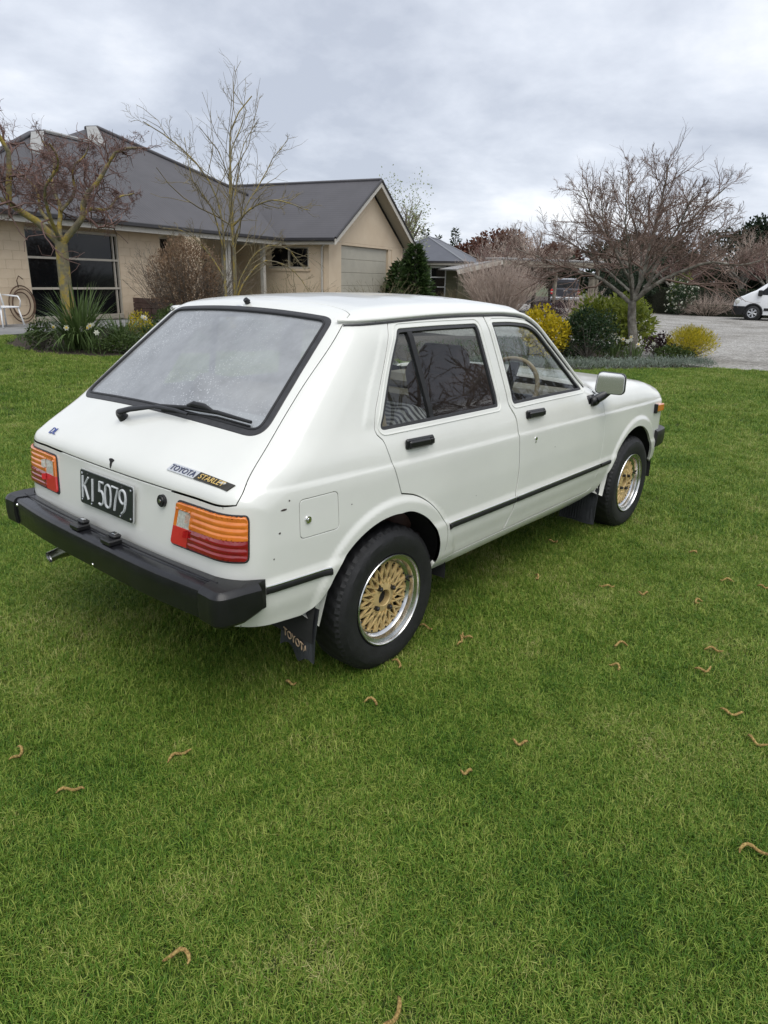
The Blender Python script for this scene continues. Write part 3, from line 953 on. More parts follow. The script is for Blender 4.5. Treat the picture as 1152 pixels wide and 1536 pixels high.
# front face, grille and headlights
fm = MB()
fm.box((2.70, -.66, .40), (2.765, .66, .80), .02)
fm.obj('front_panel', PAINT, car)
gm = MB(); gm.box((2.74, -.40, .62), (2.785, .40, .775), .008)
for k in range(6): gm.box((2.78, -.39, .632 + .024 * k), (2.795, .39, .640 + .024 * k), .002)
gm.obj('grille', PLASTIC, car)
for sg in (-1, 1):
    h = MB(); h.box((2.74, sg * .53 - .11, .60), (2.80, sg * .53 + .11, .78), .015)
    ho = h.obj('headlight', CHROME, car)
    hl = MB(); hl.box((2.798, sg * .53 - .10, .61), (2.812, sg * .53 + .10, .77), .006); hl.obj('lens', CLEAR, ho)

# A pillars and windscreen
def ruled(sk, A, B, n, m, offset=0.0):
    A = catmull(A, .02); B = catmull(B, .02)
    ra = np.array([np.interp(np.linspace(0, len(A) - 1, m), np.arange(len(A)), A[:, i]) for i in range(3)]).T
    rb = np.array([np.interp(np.linspace(0, len(B) - 1, m), np.arange(len(B)), B[:, i]) for i in range(3)]).T
    P = np.vstack([ra + (rb - ra) * k / n for k in range(n + 1)])
    P = project(P); N = normals(P); P = P + N * offset
    F = [(k * m + i, k * m + i + 1, (k + 1) * m + i + 1, (k + 1) * m + i) for k in range(n) for i in range(m - 1)]
    fn = np.cross(P[F[0][1]] - P[F[0][0]], P[F[0][2]] - P[F[0][0]])
    if np.dot(fn, N[0]) < 0: F = [f[::-1] for f in F]
    sk.add(P, N, F)
ap_out = side3(catmull([(1.172, 1.271), (1.318, 1.160), (1.462, 1.045), (1.575, .952), (1.69, .935)], .02))
ap_in = project(np.array([front_roof[0], (1.33, -.585, 1.205), (1.46, -.605, 1.105), (1.60, -.625, .99), (1.72, -.655, .936)]))
sk = Skin(); ruled(sk, ap_out[2:] * [1, 1, 1], ap_in, 6, 40)
sk.obj('windscreen_pillar', PAINT, car); sk.obj('windscreen_pillar', PAINT, car, True)
ws_top = np.vstack([front_roof, mir(front_roof)[::-1][1:]])
ws_bot = project(catmull(project(np.array([(1.71, -.65, .945), (1.77, -.4, .955), (1.80, 0, .958), (1.77, .4, .955), (1.71, .65, .945)])), .02))
sk = Skin(); ruled(sk, ws_top, ws_bot, 24, 40, -.006)
sk.obj('windscreen', GLASS, car)
for sgn in (1, -1):
    sk = Skin(); P = project(catmull(ap_in[:-1], .03)); strip_on(sk, P, .028, .006)
    sk.obj('windscreen_seal', RUBBER, car, sgn < 0)
sk = Skin(); strip_on(sk, project(catmull(ws_top[::4], .04)), .03, .006); sk.obj('windscreen_header_seal', RUBBER, car)
# rain gutters along the cant rail, carried down the pillar
for sgn in (1, -1):
    L = catmull([(-.050, 1.309), (.136, 1.317), (.45, 1.3265), (.768, 1.3265), (.975, 1.321), (1.10, 1.306), (1.19, 1.270), (1.33, 1.162), (1.47, 1.049), (1.585, .953)], .025)
    P = side3(L); P = P + normals(P) * .006
    sk = Skin(); strip_on(sk, P, .013, .010)
    sk.obj('rain_gutter', PAINT, car, sgn < 0)
    P2 = side3(L - [0, .0095]); sk = Skin(); strip_on(sk, P2 + normals(P2) * .001, .007, .0045); sk.obj('gutter_seal', SEAL, car, sgn < 0)

# --- tailgate
gl_out = round_poly([(-.478, .790), (.478, .790), (.580, .2318), (.30, .2260), (-.30, .2260), (-.580, .2318)], [.05, .05, .075, .3, .3, .075], .012)
def tail3(q): return project(seed_tail(q))
HATCH = np.vstack([HT[::-1][:-1], HG[:-1], HB[:-1], mir(HB)[::-1][:-1], mir(HG)[::-1][:-1], mir(HT)[:-1]])
sk = Skin()
panel(sk, [HATCH, tail3(gl_out)], to_tail, seed_tail, .02, .010, .0060, 0.0, flange=.010)
hatch = sk.obj('tailgate', PAINT, car)
sk = Skin(); panel(sk, [tail3(inset(gl_out, -.004)), tail3(inset(gl_out, .021))], to_tail, seed_tail, .03, .02, 0, offset=.0035, flange=.016, roundr=.005, edge=.3)
seal = sk.obj('window_seal', SEAL, hatch)
sk = Skin(); panel(sk, [tail3(inset(gl_out, .017)), tail3(inset(gl_out, .0225))], to_tail, seed_tail, .03, .02, 0, offset=.0065, flange=.006, edge=.3)
sk.obj('window_trim', RUBBER, hatch)
sk = Skin(); panel(sk, [tail3(inset(gl_out, .012))], to_tail, seed_tail, .04, .04, 0, offset=-.002, flange=0)
sk.obj('rear_window', RGLASS, hatch)
sk = Skin(); panel(sk, [project(HATCH), tail3(inset(gl_out, -.012))], to_tail, seed_tail, .08, .06, -.012, 0, offset=-.023, flange=0)
sk.obj('tailgate_lining', TRIMD, hatch)
def frame_at(p):
    p = project(np.array([p]))[0]; n = normals(p[None])[0]
    r = np.array([0, -1.0, 0]); r = r - n * np.dot(r, n); r /= np.linalg.norm(r); u = np.cross(n, r)
    return p, r, u, n         # seen from outside behind: r to the right, u up
def place_text(s, p, size, xs, parent, name, mt, shear=0.0, ext=.0012, lift=.002, width=None, height=None):
    co, F = text_mesh(s, 1.0, shear, .5)
    w = co[:, 0].max(); h = co[:, 1].max()
    sx = (width / w) if width else size * xs; sy = (height / h) if height else size
    p, r, u, n = frame_at(p) if not isinstance(p, tuple) or len(p) == 3 else p
    V = np.array([p + r * (a * sx - w * sx / 2) + u * (b * sy - h * sy / 2) + n * (lift + (c_ + .5) * ext) for a, b, c_ in co])
    return link(name, arr_mesh(name, V, F, False), mt, parent)
SILVERP = mat('silver_badge', (.68, .69, .70), rough=.3, metal=.6)
INK = mat('dark_blue_ink', (.02, .03, .09), rough=.4)
BLUE = mat('blue_ink', (.03, .06, .28), rough=.4)
BLACKB = mat('dark_badge', (.03, .027, .02), rough=.35)
GOLDT = mat('gold_lettering', (.72, .50, .16), rough=.4, metal=.2)
PLATE = mat('black_plate', (.012, .016, .015), rough=.4, var=.3, vscale=20)
PCHAR = mat('plate_lettering', (.52, .54, .55), rough=.5, var=.12, vscale=60)
# badge: two plates side by side with slanted ends
badge_c = (-.645, -.482, .8565)
p, r, u, n = frame_at(badge_c)
def slab(name, x0, x1, h, sl, mt, parent, lift=.001, th=.004, origin=None):
    p, r, u, n = origin
    q = [(x0 - sl, -h / 2), (x1 - sl, -h / 2), (x1 + sl, h / 2), (x0 + sl, h / 2)]
    V = [];
    for l in (lift, lift + th):
        for a, b in q: V.append(project(np.array([p + r * a + u * b]))[0] + n * l)
    F = [(3, 2, 1, 0), (4, 5, 6, 7)] + [(i, (i + 1) % 4, 4 + (i + 1) % 4, 4 + i) for i in range(4)]
    m_ = MB(); m_.add(V, F); return m_.obj(name, mt, parent)
b1 = slab('badge', -.152, -.010, .030, .006, SILVERP, hatch, origin=(p, r, u, n))
b2 = slab('badge', -.009, .152, .030, .006, BLACKB, hatch, origin=(p, r, u, n))
b2['label'] = 'dark half of the tailgate badge with gold letters'
place_text('TOYOTA', frame_at(project(np.array([p - r * .082]))[0]), 1, 1, b1, 'lettering', INK, .25, .001, .0052, .124, .021)
place_text('STARLET', frame_at(project(np.array([p + r * .066]))[0]), 1, 1, b2, 'lettering', GOLDT, .25, .001, .0058, .124, .019)
place_text('DL', (-.648, .492, .855), 1, 1, hatch, 'grade_badge', BLUE, .25, .002, .002, .052, .030)
# badge hole with chipped paint
m = MB(); p, r, u, n = frame_at((-.682, -.004, .8235))
for (a, b, ra, rb) in ((0, .006, .017, .0075), (.001, -.009, .007, .014)):
    V = []; k = 12
    for i in range(k):
        t = 2 * math.pi * i / k; q = p + r * (a + ra * math.cos(t) * (1 + .2 * math.sin(3 * t + a * 9))) + u * (b + rb * math.sin(t)); V.append(project(q[None])[0] + n * (.0008 + (.0004 if ra < .01 else 0)))
    m.add(V, [tuple(range(k))])
m.obj('badge_hole', DARK, hatch)
# rear washer nozzle on the top edge
p, r, u, n = frame_at((-.022, .02, 1.355)); m = MB()
m.disc(p, n, .010, .009, .006, 14); m.disc(p + n * .006, n * .8 + np.array([-.5, 0, 0]), .013, .010, .016, 14)
m.obj('washer_nozzle', PLASTIC, hatch, True, 40)
m = MB(); q_, r_, u_, n_ = frame_at((-.045, .045, 1.343)); m.box((-.018, -.004, 0), (.018, .004, .004), .001, Matrix((( *r_[:1], u_[0], n_[0], q_[0]), (r_[1], u_[1], n_[1], q_[1]), (r_[2], u_[2], n_[2], q_[2]), (0, 0, 0, 1))))
m.obj('glass_clip', SILVERP, hatch)
# wiper: pivot, arm, bridge, blade
p0, r0_, u0_, n0 = frame_at((-.549, .119, .947))
def on_tail(y, t, h):
    q = tail3(np.array([(y, t)])); nn = normals(q); return (q + nn * h)[0]
def t_of(x, z): return .78 * x + .62 * z
m = MB(); m.disc(p0, n0, .020, .015, .024, 18); m.tube([p0 + n0 * .020, p0 + n0 * .034 + r0_ * .01], [.016, .013], 10)
ta = t_of(-.549, .947)
arm = [on_tail(.119, ta, .030), on_tail(.06, ta + .022, .034), on_tail(-.06, ta + .060, .030), on_tail(-.16, ta + .068, .026), on_tail(-.235, ta + .066, .024)]
m.tube(arm, [.015, .013, .0085, .007, .006], 8, flat=.6)
wi = m.obj('wiper_arm', PLASTIC, hatch, True, 50)
m = MB()
bl = [on_tail(-.055, .243 + .0, .018), on_tail(-.2, .248, .018), on_tail(-.35, .249, .018), on_tail(-.52, .2475, .018)]
bl = [on_tail(y, t, .016) for y, t in ((-.060, t_of(-.490, .996) + .0), (-.2, t_of(-.47, 1.003)), (-.35, t_of(-.455, 1.004)), (-.515, t_of(-.447, .995)))]
m.tube(bl, [.007, .008, .008, .006], 8)
m.tube([on_tail(-.20, t_of(-.47, 1.004) + .004, .022), on_tail(-.24, t_of(-.467, 1.006) + .006, .034), on_tail(-.29, t_of(-.46, 1.006) + .004, .030), on_tail(-.33, t_of(-.457, 1.004), .018)], [.006, .010, .010, .005], 8)
bb = m.obj('wiper_blade', RUBBER, hatch, True, 50)
rubb = [on_tail(y, t, h) for y, t, h in ((-.065, t_of(-.490, .996) - .01, .006), (-.35, t_of(-.455, 1.004) - .012, .006), (-.512, t_of(-.447, .995) - .010, .006))]
m = MB(); m.tube(rubb, .004, 6); m.obj('wiper_squeegee', RUBBER, bb)

# fuel flap
sk = Skin(); panel(sk, [fuel3], to_side, seed_side,   .02, .012, .0055, flange=.010); ff = sk.obj('fuel_flap', PAINT, car)
fb = Skin(); panel(fb, [side3(inset(fuel2, -.01))], to_side, seed_side, .05, .05, 0, offset=-.014, flange=0); fb.obj('flap_recess', DARK, ff)
yl = -float(yside([-.423], [.72])[0]); m = MB(); m.disc((-.423, yl + .001, .72), (0, -1, 0), .0135, .012, .006, 18); m.disc((-.423, yl - .005, .72), (0, -1, 0), .007, .006, .003, 12)
m.obj('fuel_lock', CHROME, ff, True, 40)

# --- tail lights: lenses follow the corner
def lamp(mirror):
    e = empty('tail_light'); e.parent = car
    # outline in unrolled coordinates (s, z)
    P = project(np.array([(-.685, -.415, .768), (-.630, -.702, .768), (-.642, -.708, .634), (-.702, -.388, .630)]))
    q = to_quarter(P)
    def lerp(a, b): # a across 0..1 from inner to outer, b up 0..1
        bot = q[3] + (q[2] - q[3]) * a; top = q[0] + (q[1] - q[0]) * a
        return bot + (top - bot) * b
    def lens(name, a0, b0a, b0b, a1, b1a, b1b, mt, rad, ribs, off=.011):
        lo = round_poly([lerp(a0, b0a), lerp(a1, b0b), lerp(a1, b1b), lerp(a0, b1a)], rad, .008)
        sk = Skin()
        def of(P): 
            zq = to_quarter(P)[:, 1]
            return off + (.0030 * np.abs(np.sin((zq - .632) * math.pi / .0205)) ** .7 if ribs else 0) * np.ones(len(P))
        panel(sk, [project(seed_quarter(lo), 10, True)], to_quarter, seed_quarter,   .02, .0024, .0008, offset=of, flange=.016, roundr=.0025)
        return sk.obj(name, mt, e, mirror)
    bz = round_poly([lerp(-.022, -.05), lerp(1.02, -.05), lerp(1.02, 1.05), lerp(-.022, 1.05)], .018, .01)
    sk = Skin(); panel(sk, [project(seed_quarter(bz), 10, True)], to_quarter, seed_quarter, .03, .03, 0, offset=.0035, flange=.01); sk.obj('lamp_gasket', SEAL, e, mirror)
    lens('amber_lens', .235, .46, .475, 1, 1, 1, AMBER, [.002, .002, .016, .002], True)
    lens('amber_strip', 0, .86, .86, .235, 1, 1, AMBER, [.002, .002, .002, .01], True)
    lens('reverse_lens', .045, .44, .44, .235, .86, .86, CLEAR, .004, False, .010)
    lens('amber_edge', 0, .44, .44, .045, .86, .86, AMBER, .002, False)
    lens('red_lens', .235, 0, 0, 1, .46, .475, RED, [.002, .016, .002, .002], True)
    lens('reflector_lens', 0, 0, 0, .235, .44, .44, REDB, [.012, .002, .002, .002], False)
    return e
lamp(False); lamp(True)

# number plate, boot lock
pl = empty('number_plate', (-.7015, 0, .706)); pl.parent = car
PT = .10
def plate_pt(a, b, h): return np.array([-.7085 - h * math.cos(PT) + b * math.sin(PT), -a, .706 + b * math.cos(PT) + h * math.sin(PT)]) - np.array([-.7015, 0, .706])
def plate_slab(name, w, h, rad, l0, l1, mt, parent, hole=0):
    lo = round_poly([(-w / 2, -h / 2), (w / 2, -h / 2), (w / 2, h / 2), (-w / 2, h / 2)], rad, .02)
    k = len(lo); V = [plate_pt(a, b, l0) for a, b in lo] + [plate_pt(a, b, l1) for a, b in lo]
    F = [tuple(range(k, 2 * k)), tuple(range(k))[::-1]] + [(i, (i + 1) % k, k + (i + 1) % k, k + i) for i in range(k)]
    return link(name, arr_mesh(name, V, F, False), mt, parent)
plate_slab('plate_backing', .366, .131, .010, 0, .004, SILVERP, pl)
plate_slab('plate_face', .360, .125, .010, .0042, .0062, PLATE, pl)
xc = -.162
CH = {'K': [[(0, 0), (0, 1)], [(.95, 1), (.08, .46)], [(.30, .60), (1, 0)]], 'I': [[(0, 0), (0, 1)]],
    '5': [[(.95, 1), (.15, 1), (.10, .56), (.30, .60), (.60, .60), (.9, .48), (1, .28), (.85, .1), (.5, 0), (.05, .03)]],
    '0': [[(.5, 1), (.85, .93), (1, .7), (1, .3), (.85, .07), (.5, 0), (.15, .07), (0, .3), (0, .7), (.15, .93), (.5, 1)]],
    '7': [[(0, 1), (1, 1), (.62, .5), (.42, 0)]],
    '9': [[(.97, .62), (.8, .47), (.45, .44), (.12, .55), (0, .74), (.12, .93), (.5, 1), (.85, .93), (1, .7), (.95, .42), (.75, .15), (.35, 0)]]}
for chh, x0, w in (('K', -.160, .044), ('I', -.088, .001), ('5', -.043, .034), ('0', .002, .038), ('7', .048, .040), ('9', .099, .040)):
    m = MB()
    for st in CH[chh]:
        pts = [(x0 + a * w, -.0415 + b * .083) for a, b in st]
        if chh in '509' and len(pts) > 4:
            if chh == '5': pts = pts[:2] + [tuple(p_) for p_ in catmull(pts[2:], .005)]
            else: pts = [tuple(p_) for p_ in catmull(pts, .005)]
        m.tube([plate_pt(a, b, .0066) for a, b in pts], .0048, 6, True)
    m.obj('character', PCHAR, pl)
for a, b in ((-.168, .050), (.168, .050), (-.168, -.050), (.168, -.050), (-.10, -.054), (.10, -.054), (-.125, .052), (.112, .052)):
    m = MB(); pp = plate_pt(a, b, .006); m.disc(pp, (-1, 0, .1), .005, .004, .003, 8); m.obj('plate_screw', SEAL if abs(a) in (.125, .112) else CHROME, pl)
p, r, u, n = frame_at((-.688, -.332, .754)); m = MB(); m.disc(p, n, .021, .0205, .010, 20); m.disc(p + n * .010, n, .0175, .016, .004, 20); lk = m.obj('boot_lock', PLASTIC, car, True, 40)
m = MB(); m.disc(p + n * .0142, n, .0065, .006, .002, 12); m.obj('keyhole', CHROME, lk)

# --- bumpers: cross-section swept along a plan path
def bumper(path, prof, name, mt, parent, closed_ends=True):
    """path: list of (x, y, nx, ny) plan points; prof: list of (out, z)"""
    V = []; k = len(prof)
    for (x, y, nx, ny) in path:
        for o, z in prof: V.append((x + nx * o, y + ny * o, z))
    F = []
    for i in range(len(path) - 1):
        for j in range(k):
            j2 = (j + 1) % k
            F.append((i * k + j, (i + 1) * k + j, (i + 1) * k + j2, i * k + j2))
    F.append(tuple(range(k))[::-1]); F.append(tuple(range((len(path) - 1) * k, len(path) * k)))
    me = arr_mesh(name, V, F, True); me.set_sharp_from_angle(angle=R(38))
    return link(name, me, mt, parent)
def resample_(pts, m):
    c_ = catmull(pts, .01); L = np.r_[0, np.cumsum(np.linalg.norm(np.diff(c_, axis=0), axis=1))]; q = np.linspace(0, L[-1], m)
    return np.c_[np.interp(q, L, c_[:, 0]), np.interp(q, L, c_[:, 1])]
def plan(pts, step=.03):
    c_ = catmull(pts, step); t = np.gradient(c_, axis=0); t /= np.linalg.norm(t, axis=1)[:, None]
    return [(a, b, tt[1], -tt[0]) for (a, b), tt in zip(c_, t)]
rb = empty('rear_bumper'); rb.parent = car
ZB = .452; ZTOP = .568
prof_mid = [(-.075, ZTOP + .004), (-.045, ZTOP + .004), (-.043, ZTOP), (-.008, ZTOP - .001), (0, ZTOP - .006), (.004, ZTOP - .015), (.006, .51), (.002, ZB + .01), (-.005, ZB + .003), (-.02, ZB), (-.075, ZB)]
# centre section, from left (y>0) to right so the outward normal points backwards
cpath = plan([(-.772, .655), (-.792, .4), (-.797, 0), (-.792, -.4), (-.772, -.655)])
cpath = [(x, y, -abs(nx) if nx else nx, ny if nx < 0 else -ny) for x, y, nx, ny in cpath]
bumper(cpath, prof_mid, 'bumper_bar', BUMPER, rb)
gr = [(-.80 + .055 + .018 * (y / .65) ** 2, y, ZTOP + .0045) for y in np.linspace(.66, -.66, 24)]
m = MB(); m.tube(gr, .0028, 6); m.obj('bumper_groove', RUBBER, rb)
for sg in (1, -1):
    prof_end = [(-.085, ZTOP + .006), (-.012, ZTOP + .003), (-.002, ZTOP - .003), (.006, ZTOP - .014), (.009, .51), (.006, ZB + .016), (-.002, ZB + .006), (-.014, ZB + .002), (-.085, ZB + .002)]
    pts = [(-.780, sg * .640), (-.781, sg * .680), (-.781, sg * .714), (-.776, sg * .726), (-.764, sg * .735), (-.735, sg * .743), (-.70, sg * .748), (-.665, sg * .752), (-.638, sg * .754)]
    c_ = plan(pts, .008)
    path = []
    for x, y, nx, ny in c_:
        if nx * -1 + ny * sg * 1 < 0: nx, ny = -nx, -ny
        path.append((x, y, nx, ny))
    # squeeze the section towards the front tip
    V = []; k = len(prof_end); n_ = len(path)
    inn = resample_([(-.702, sg * .62), (-.690, sg * .66), (-.655, sg * .712), (-.605, sg * .738)], n_)
    for i, (x, y, nx, ny) in enumerate(path):
        f = max(0, (x + .70) / .062)
        for o, z in prof_end:
            zz_ = z + (.020 * f if z < .50 else -.004 * f)
            oo = o if o > -.05 else o * (1 - .68 * min(1, i / (.55 * n_)))
            V.append((inn[i][0], inn[i][1], zz_) if o < -.05 else (x + nx * oo, y + ny * oo, zz_))
    F = [(i * k + j, (i + 1) * k + j, (i + 1) * k + (j + 1) % k, i * k + (j + 1) % k) for i in range(n_ - 1) for j in range(k)]
    F.append(tuple(range(k))[::-1]); F.append(tuple(range((n_ - 1) * k, n_ * k)))
    if sg > 0: F = [f[::-1] for f in F]
    me = arr_mesh('bumper_corner', V, F, True); me.set_sharp_from_angle(angle=R(24))
    link('bumper_corner', me, PLASTIC, rb)
for y in (.105, -.115):
    m = MB(); m.box((-.795, y - .032, ZTOP), (-.745, y + .032, ZTOP + .020), .004); m.box((-.770, y - .024, ZTOP + .018), (-.740, y + .024, ZTOP + .034), .006)
    pl_ = m.obj('plate_lamp', PLASTIC, rb); m = MB(); m.box((-.764, y - .018, ZTOP + .0345), (-.752, y + .004, ZTOP + .037), .001); m.obj('lamp_clip', CHROME, pl_)
for y, z in ((.62, .545), (-.44, .50), (-.02, .47), (.38, .50)):
    m = MB(); m.disc((-.798 + .02 * (y / .65) ** 2, y, z), (-1, 0, 0), .007, .005, .004, 10); m.obj('bumper_bolt', CHROME, rb)
# front bumper
fbm = empty('front_bumper'); fbm.parent = car
fp = plan([(2.62, -.760), (2.72, -.757), (2.80, -.738), (2.845, -.69), (2.865, -.6), (2.885, 0), (2.865, .6), (2.845, .69), (2.80, .738), (2.72, .757), (2.62, .760)], .02)
ff_ = []
for x, y, nx, ny in fp:
    if nx * (x - 2.0) + ny * y < 0: nx, ny = -nx, -ny
    ff_.append((x, y, nx, ny))
bumper(ff_, [(-.05, .575), (-.01, .575), (0, .568), (.004, .55), (.005, .50), (0, .47), (-.01, .462), (-.05, .462)][::-1], 'bumper_bar', PLASTIC, fbm)

# --- wheels
WHEELPROF = None
def wheel(x, side, steer=0.0):
    e = empty('wheel', (x, side * .745, .289)); e.parent = car
    if side > 0: e.rotation_euler = (0, 0, math.pi)
    # local: outer face towards -y
    T = [(.183, .012), (.190, .003), (.200, .0005), (.222, -.003), (.240, -.004), (.256, -.001), (.266, .006), (.272, .010), (.277, .013), (.281, .019), (.286, .026), (.2885, .036), (.289, .052)]
    full = T + [(.2895, .070), (.2895, .105)] + [(r_, .175 - h) for r_, h in T[::-1]]
    NB = 144
    def mod(i, k):
        r_, h = full[k]
        ph = i % 2
        if .268 < r_ < .284 and h < .03: return -.0035 if ph == 0 else 0
        if r_ >= .284: return -.0045 if (i + (k * 1)) % 4 == 0 else 0
        if k in (3, 4): return .0008 if (i // 6) % 2 == 0 else 0
        return 0
    V, F = lathe(full, n=NB, mod=mod)
    F = [f[::-1] for f in F]
    me = arr_mesh('tyre', V, F, True); me.set_sharp_from_angle(angle=R(24)); ty = link('tyre', me, TYRE, e)
    m = MB()
    for r_, h in ((.262, -.0),): pass
    for h in (.062, .088, .113):
        pass
    # rim: stepped polished lip, barrel
    rp = [(.182, .016), (.183, .004), (.181, .000), (.178, .000), (.1755, .004), (.1745, .010), (.166, .014), (.1605, .016), (.159, .021), (.1575, .036), (.153, .042), (.147, .046), (.144, .056), (.142, .075), (.140, .15), (.178, .165), (.182, .16)]
    V, F = lathe(rp, n=96); F = [f[::-1] for f in F]
    me = arr_mesh('rim', V, F, True); me.set_sharp_from_angle(angle=R(30)); rim = link('rim', me, ALLOY, e)
    m = MB(); m.disc((0, .095, 0), (0, 1, 0), .141, .141, .02, 40); m.obj('brake_drum', DARK, e)
    # mesh centre
    m = MB(); NS = 20
    def bar(a, b, wa, wb, da, db):
        a = Vector(a); b = Vector(b); t = (b - a).normalized(); s = t.cross(Vector((0, -1, 0))).normalized()
        V = []
        for p_, w_, d_ in ((a, wa, da), (b, wb, db)):
            V += [p_ - s * w_, p_ - s * w_ * .55 + Vector((0, -d_, 0)), p_ + s * w_ * .55 + Vector((0, -d_, 0)), p_ + s * w_, p_ + Vector((0, .010, 0))]
        k = 5
        m.add(V, [(i, k + i, k + (i + 1) % k, (i + 1) % k) for i in range(k)] + [tuple(range(k)), tuple(range(k, 2 * k))[::-1]])
    P_ = lambda r_, a_, h: (r_ * math.cos(a_), h, r_ * math.sin(a_))
    for i in range(NS):
        a0 = 2 * math.pi * i / NS
        for d in (-1, 1):
            bar(P_(.060, a0, .040), P_(.138, a0 + d * 1.0 * 2 * math.pi / NS, .043), .0042, .0034, .006, .005)
            bar(P_(.098, a0 + d * .5 * 2 * math.pi / NS, .042), P_(.139, a0 - d * .0 * math.pi / NS, .047), .0036, .0036, .005, .005)
    V, F = lathe([(.145, .060), (.145, .046), (.141, .043), (.134, .044), (.131, .050), (.131, .060)], n=60); m.add(V, [f[::-1] for f in F])
    V, F = lathe([(.031, .085), (.031, .036), (.034, .033), (.040, .034), (.050, .036), (.062, .038), (.068, .043), (.070, .052), (.070, .07)], n=48); m.add(V, [f[::-1] for f in F])
    cen = m.obj('wheel_mesh', GOLD, e, True, 35)
    m = MB(); m.disc((0, .058, 0), (0, 1, 0), .0312, .0312, .01, 24); m.obj('hub_bore', DARK, e)
    for i in range(4):
        a = math.radians(32 + 90 * i); m = MB(); c0 = P_(.0545, a, .040)
        m.disc(c0, (0, -1, 0), .0125, .0125, .003, 16); m.disc((c0[0], c0[1] - .003, c0[2]), (0, -1, 0), .0105, .0095, .014, 6); m.disc((c0[0], c0[1] - .017, c0[2]), (0, -1, 0), .0085, .004, .004, 6)
        m.obj('lug_nut', PLASTIC, e)
    for i in range(NS):
        a = 2 * math.pi * (i + .5) / NS
        m2 = MB(); c0 = P_(.1375, a, .042); m2.disc(c0, (0, -1, 0), .0045, .0035, .004, 6)
        if i == 0: me_b = m2.obj('rim_bolt', PLASTIC, e); base_a = a
        else:
            o2 = me_b.copy(); col.objects.link(o2); o2.parent = e
            o2.rotation_euler = (0, -(a - base_a), 0)
    m = MB(); a = math.radians(12); m.tube([P_(.150, a, .052), P_(.146, a, .030), P_(.142, a, .024)], [.005, .0045, .004], 8); m.obj('valve', RUBBER, e)
    return e
for x in (0.0, 2.30):
    for s in (-1, 1): wheel(x, s)

# wheel housings, underbody, exhaust
for cx_, r_ in ((WR - .012, .386), (2.250, .392)):
    for sg in (-1, 1):
        m = MB(); n_ = 28; V = []; F = []
        for i in range(n_ + 1):
            a = R(-4) + R(188) * i / n_
            for yy in (.738, .50): V.append((cx_ + r_ * math.cos(a), sg * yy, max(.2, WZ + r_ * math.sin(a))))
        for i in range(n_):
            f = (2 * i, 2 * i + 1, 2 * i + 3, 2 * i + 2); F.append(f if sg < 0 else f[::-1])
        c0 = len(V); V += [(cx_, sg * .50, WZ)]
        for i in range(n_): F.append((2 * i + 1, c0, 2 * i + 3))
        m.add(V, F); m.obj('wheel_arch_liner', UNDER, car)
m = MB()
m.box((-.52, -.46, .26), (2.70, .46, .36), .02); m.box((.30, -.66, .31), (1.75, .66, .36), .01); m.box((-.06, -.62, .25), (.06, .62, .33), .03)
m.obj('underbody', UNDER, car)
m = MB(); m.tube([(-.40, .46, .33), (-.58, .455, .355), (-.70, .45, .362), (-.755, .447, .353)], .0225, 14, cap=False); m.tube([(-.745, .447, .355), (-.60, .45, .352)], .018, 10)
m.obj('exhaust_pipe', ALLOY, car, True, 50)

# mud flaps
FLAP = mat('mud_flap_rubber', (.022, .024, .028), rough=.6, var=.4, vscale=20, bump=.001, bscale=60)
def flap(x, sg, z0, z1, w, text=None, ribs=False):
    e = empty('mud_flap'); e.parent = car
    yc_ = .635 if ribs else .655; m = MB(); n_ = 10; V = []; F = []
    for k, th in ((0, 0), (1, .006)):
        for i in range(n_ + 1):
            a = i / n_; y = yc_ - w / 2 + w * a
            zb = z0 + .02 * math.sin(a * 9) * (0 if ribs else 1) + (.02 * (1 - a) if not ribs else 0)
            V += [(x + th, sg * y, z1), (x + th - .014 + .006 * math.sin(a * 5), sg * y, (z0 + z1) / 2), (x + th - .024 + .012 * math.sin(a * 6), sg * y, zb)]
    q = 3 * (n_ + 1)
    for i in range(n_):
        for j in range(2):
            F.append((3 * i + j, 3 * i + 3 + j, 3 * i + 4 + j, 3 * i + 1 + j)); F.append((q + 3 * i + j, q + 3 * i + 1 + j, q + 3 * i + 4 + j, q + 3 * i + 3 + j))
    for i in range(n_): F.append((3 * i + 2, 3 * i + 5, q + 3 * i + 5, q + 3 * i + 2))
    for i in (0, n_):
        for j in range(2): F.append((3 * i + j, q + 3 * i + j, q + 3 * i + j + 1, 3 * i + j + 1))
    m.add(V, F)
    m.obj('flap_sheet', FLAP, e)
    if ribs:
        m = MB()
        for i in range(14):
            y = yc_ - w / 2 + w * (i + .5) / 14
            m.tube([(x - .003, sg * y, z1 - .01), (x - .014, sg * y, (z0 + z1) / 2), (x - .022, sg * y, z0 + .012)], .0042, 5)
        m.obj('flap_ribs', FLAP, e)
    if text:
        co, Ft = text_mesh(text, 1, 0, .5); w_, h_ = co[:, 0].max(), co[:, 1].max()
        V = []
        for a, b, c_ in co:
            u_ = (a / w_ - .5) * .120; v_ = (b / h_ - .5) * .030; zz_ = .248 + v_ - .02 * (u_ / .06)
            V.append((x - .028 - .003 * c_, sg * yc_ - u_, zz_))
        link('lettering', arr_mesh('lettering', V, Ft, False), mat('faded_gold', (.42, .30, .20), rough=.7, var=.5, vscale=60), e)
    return e
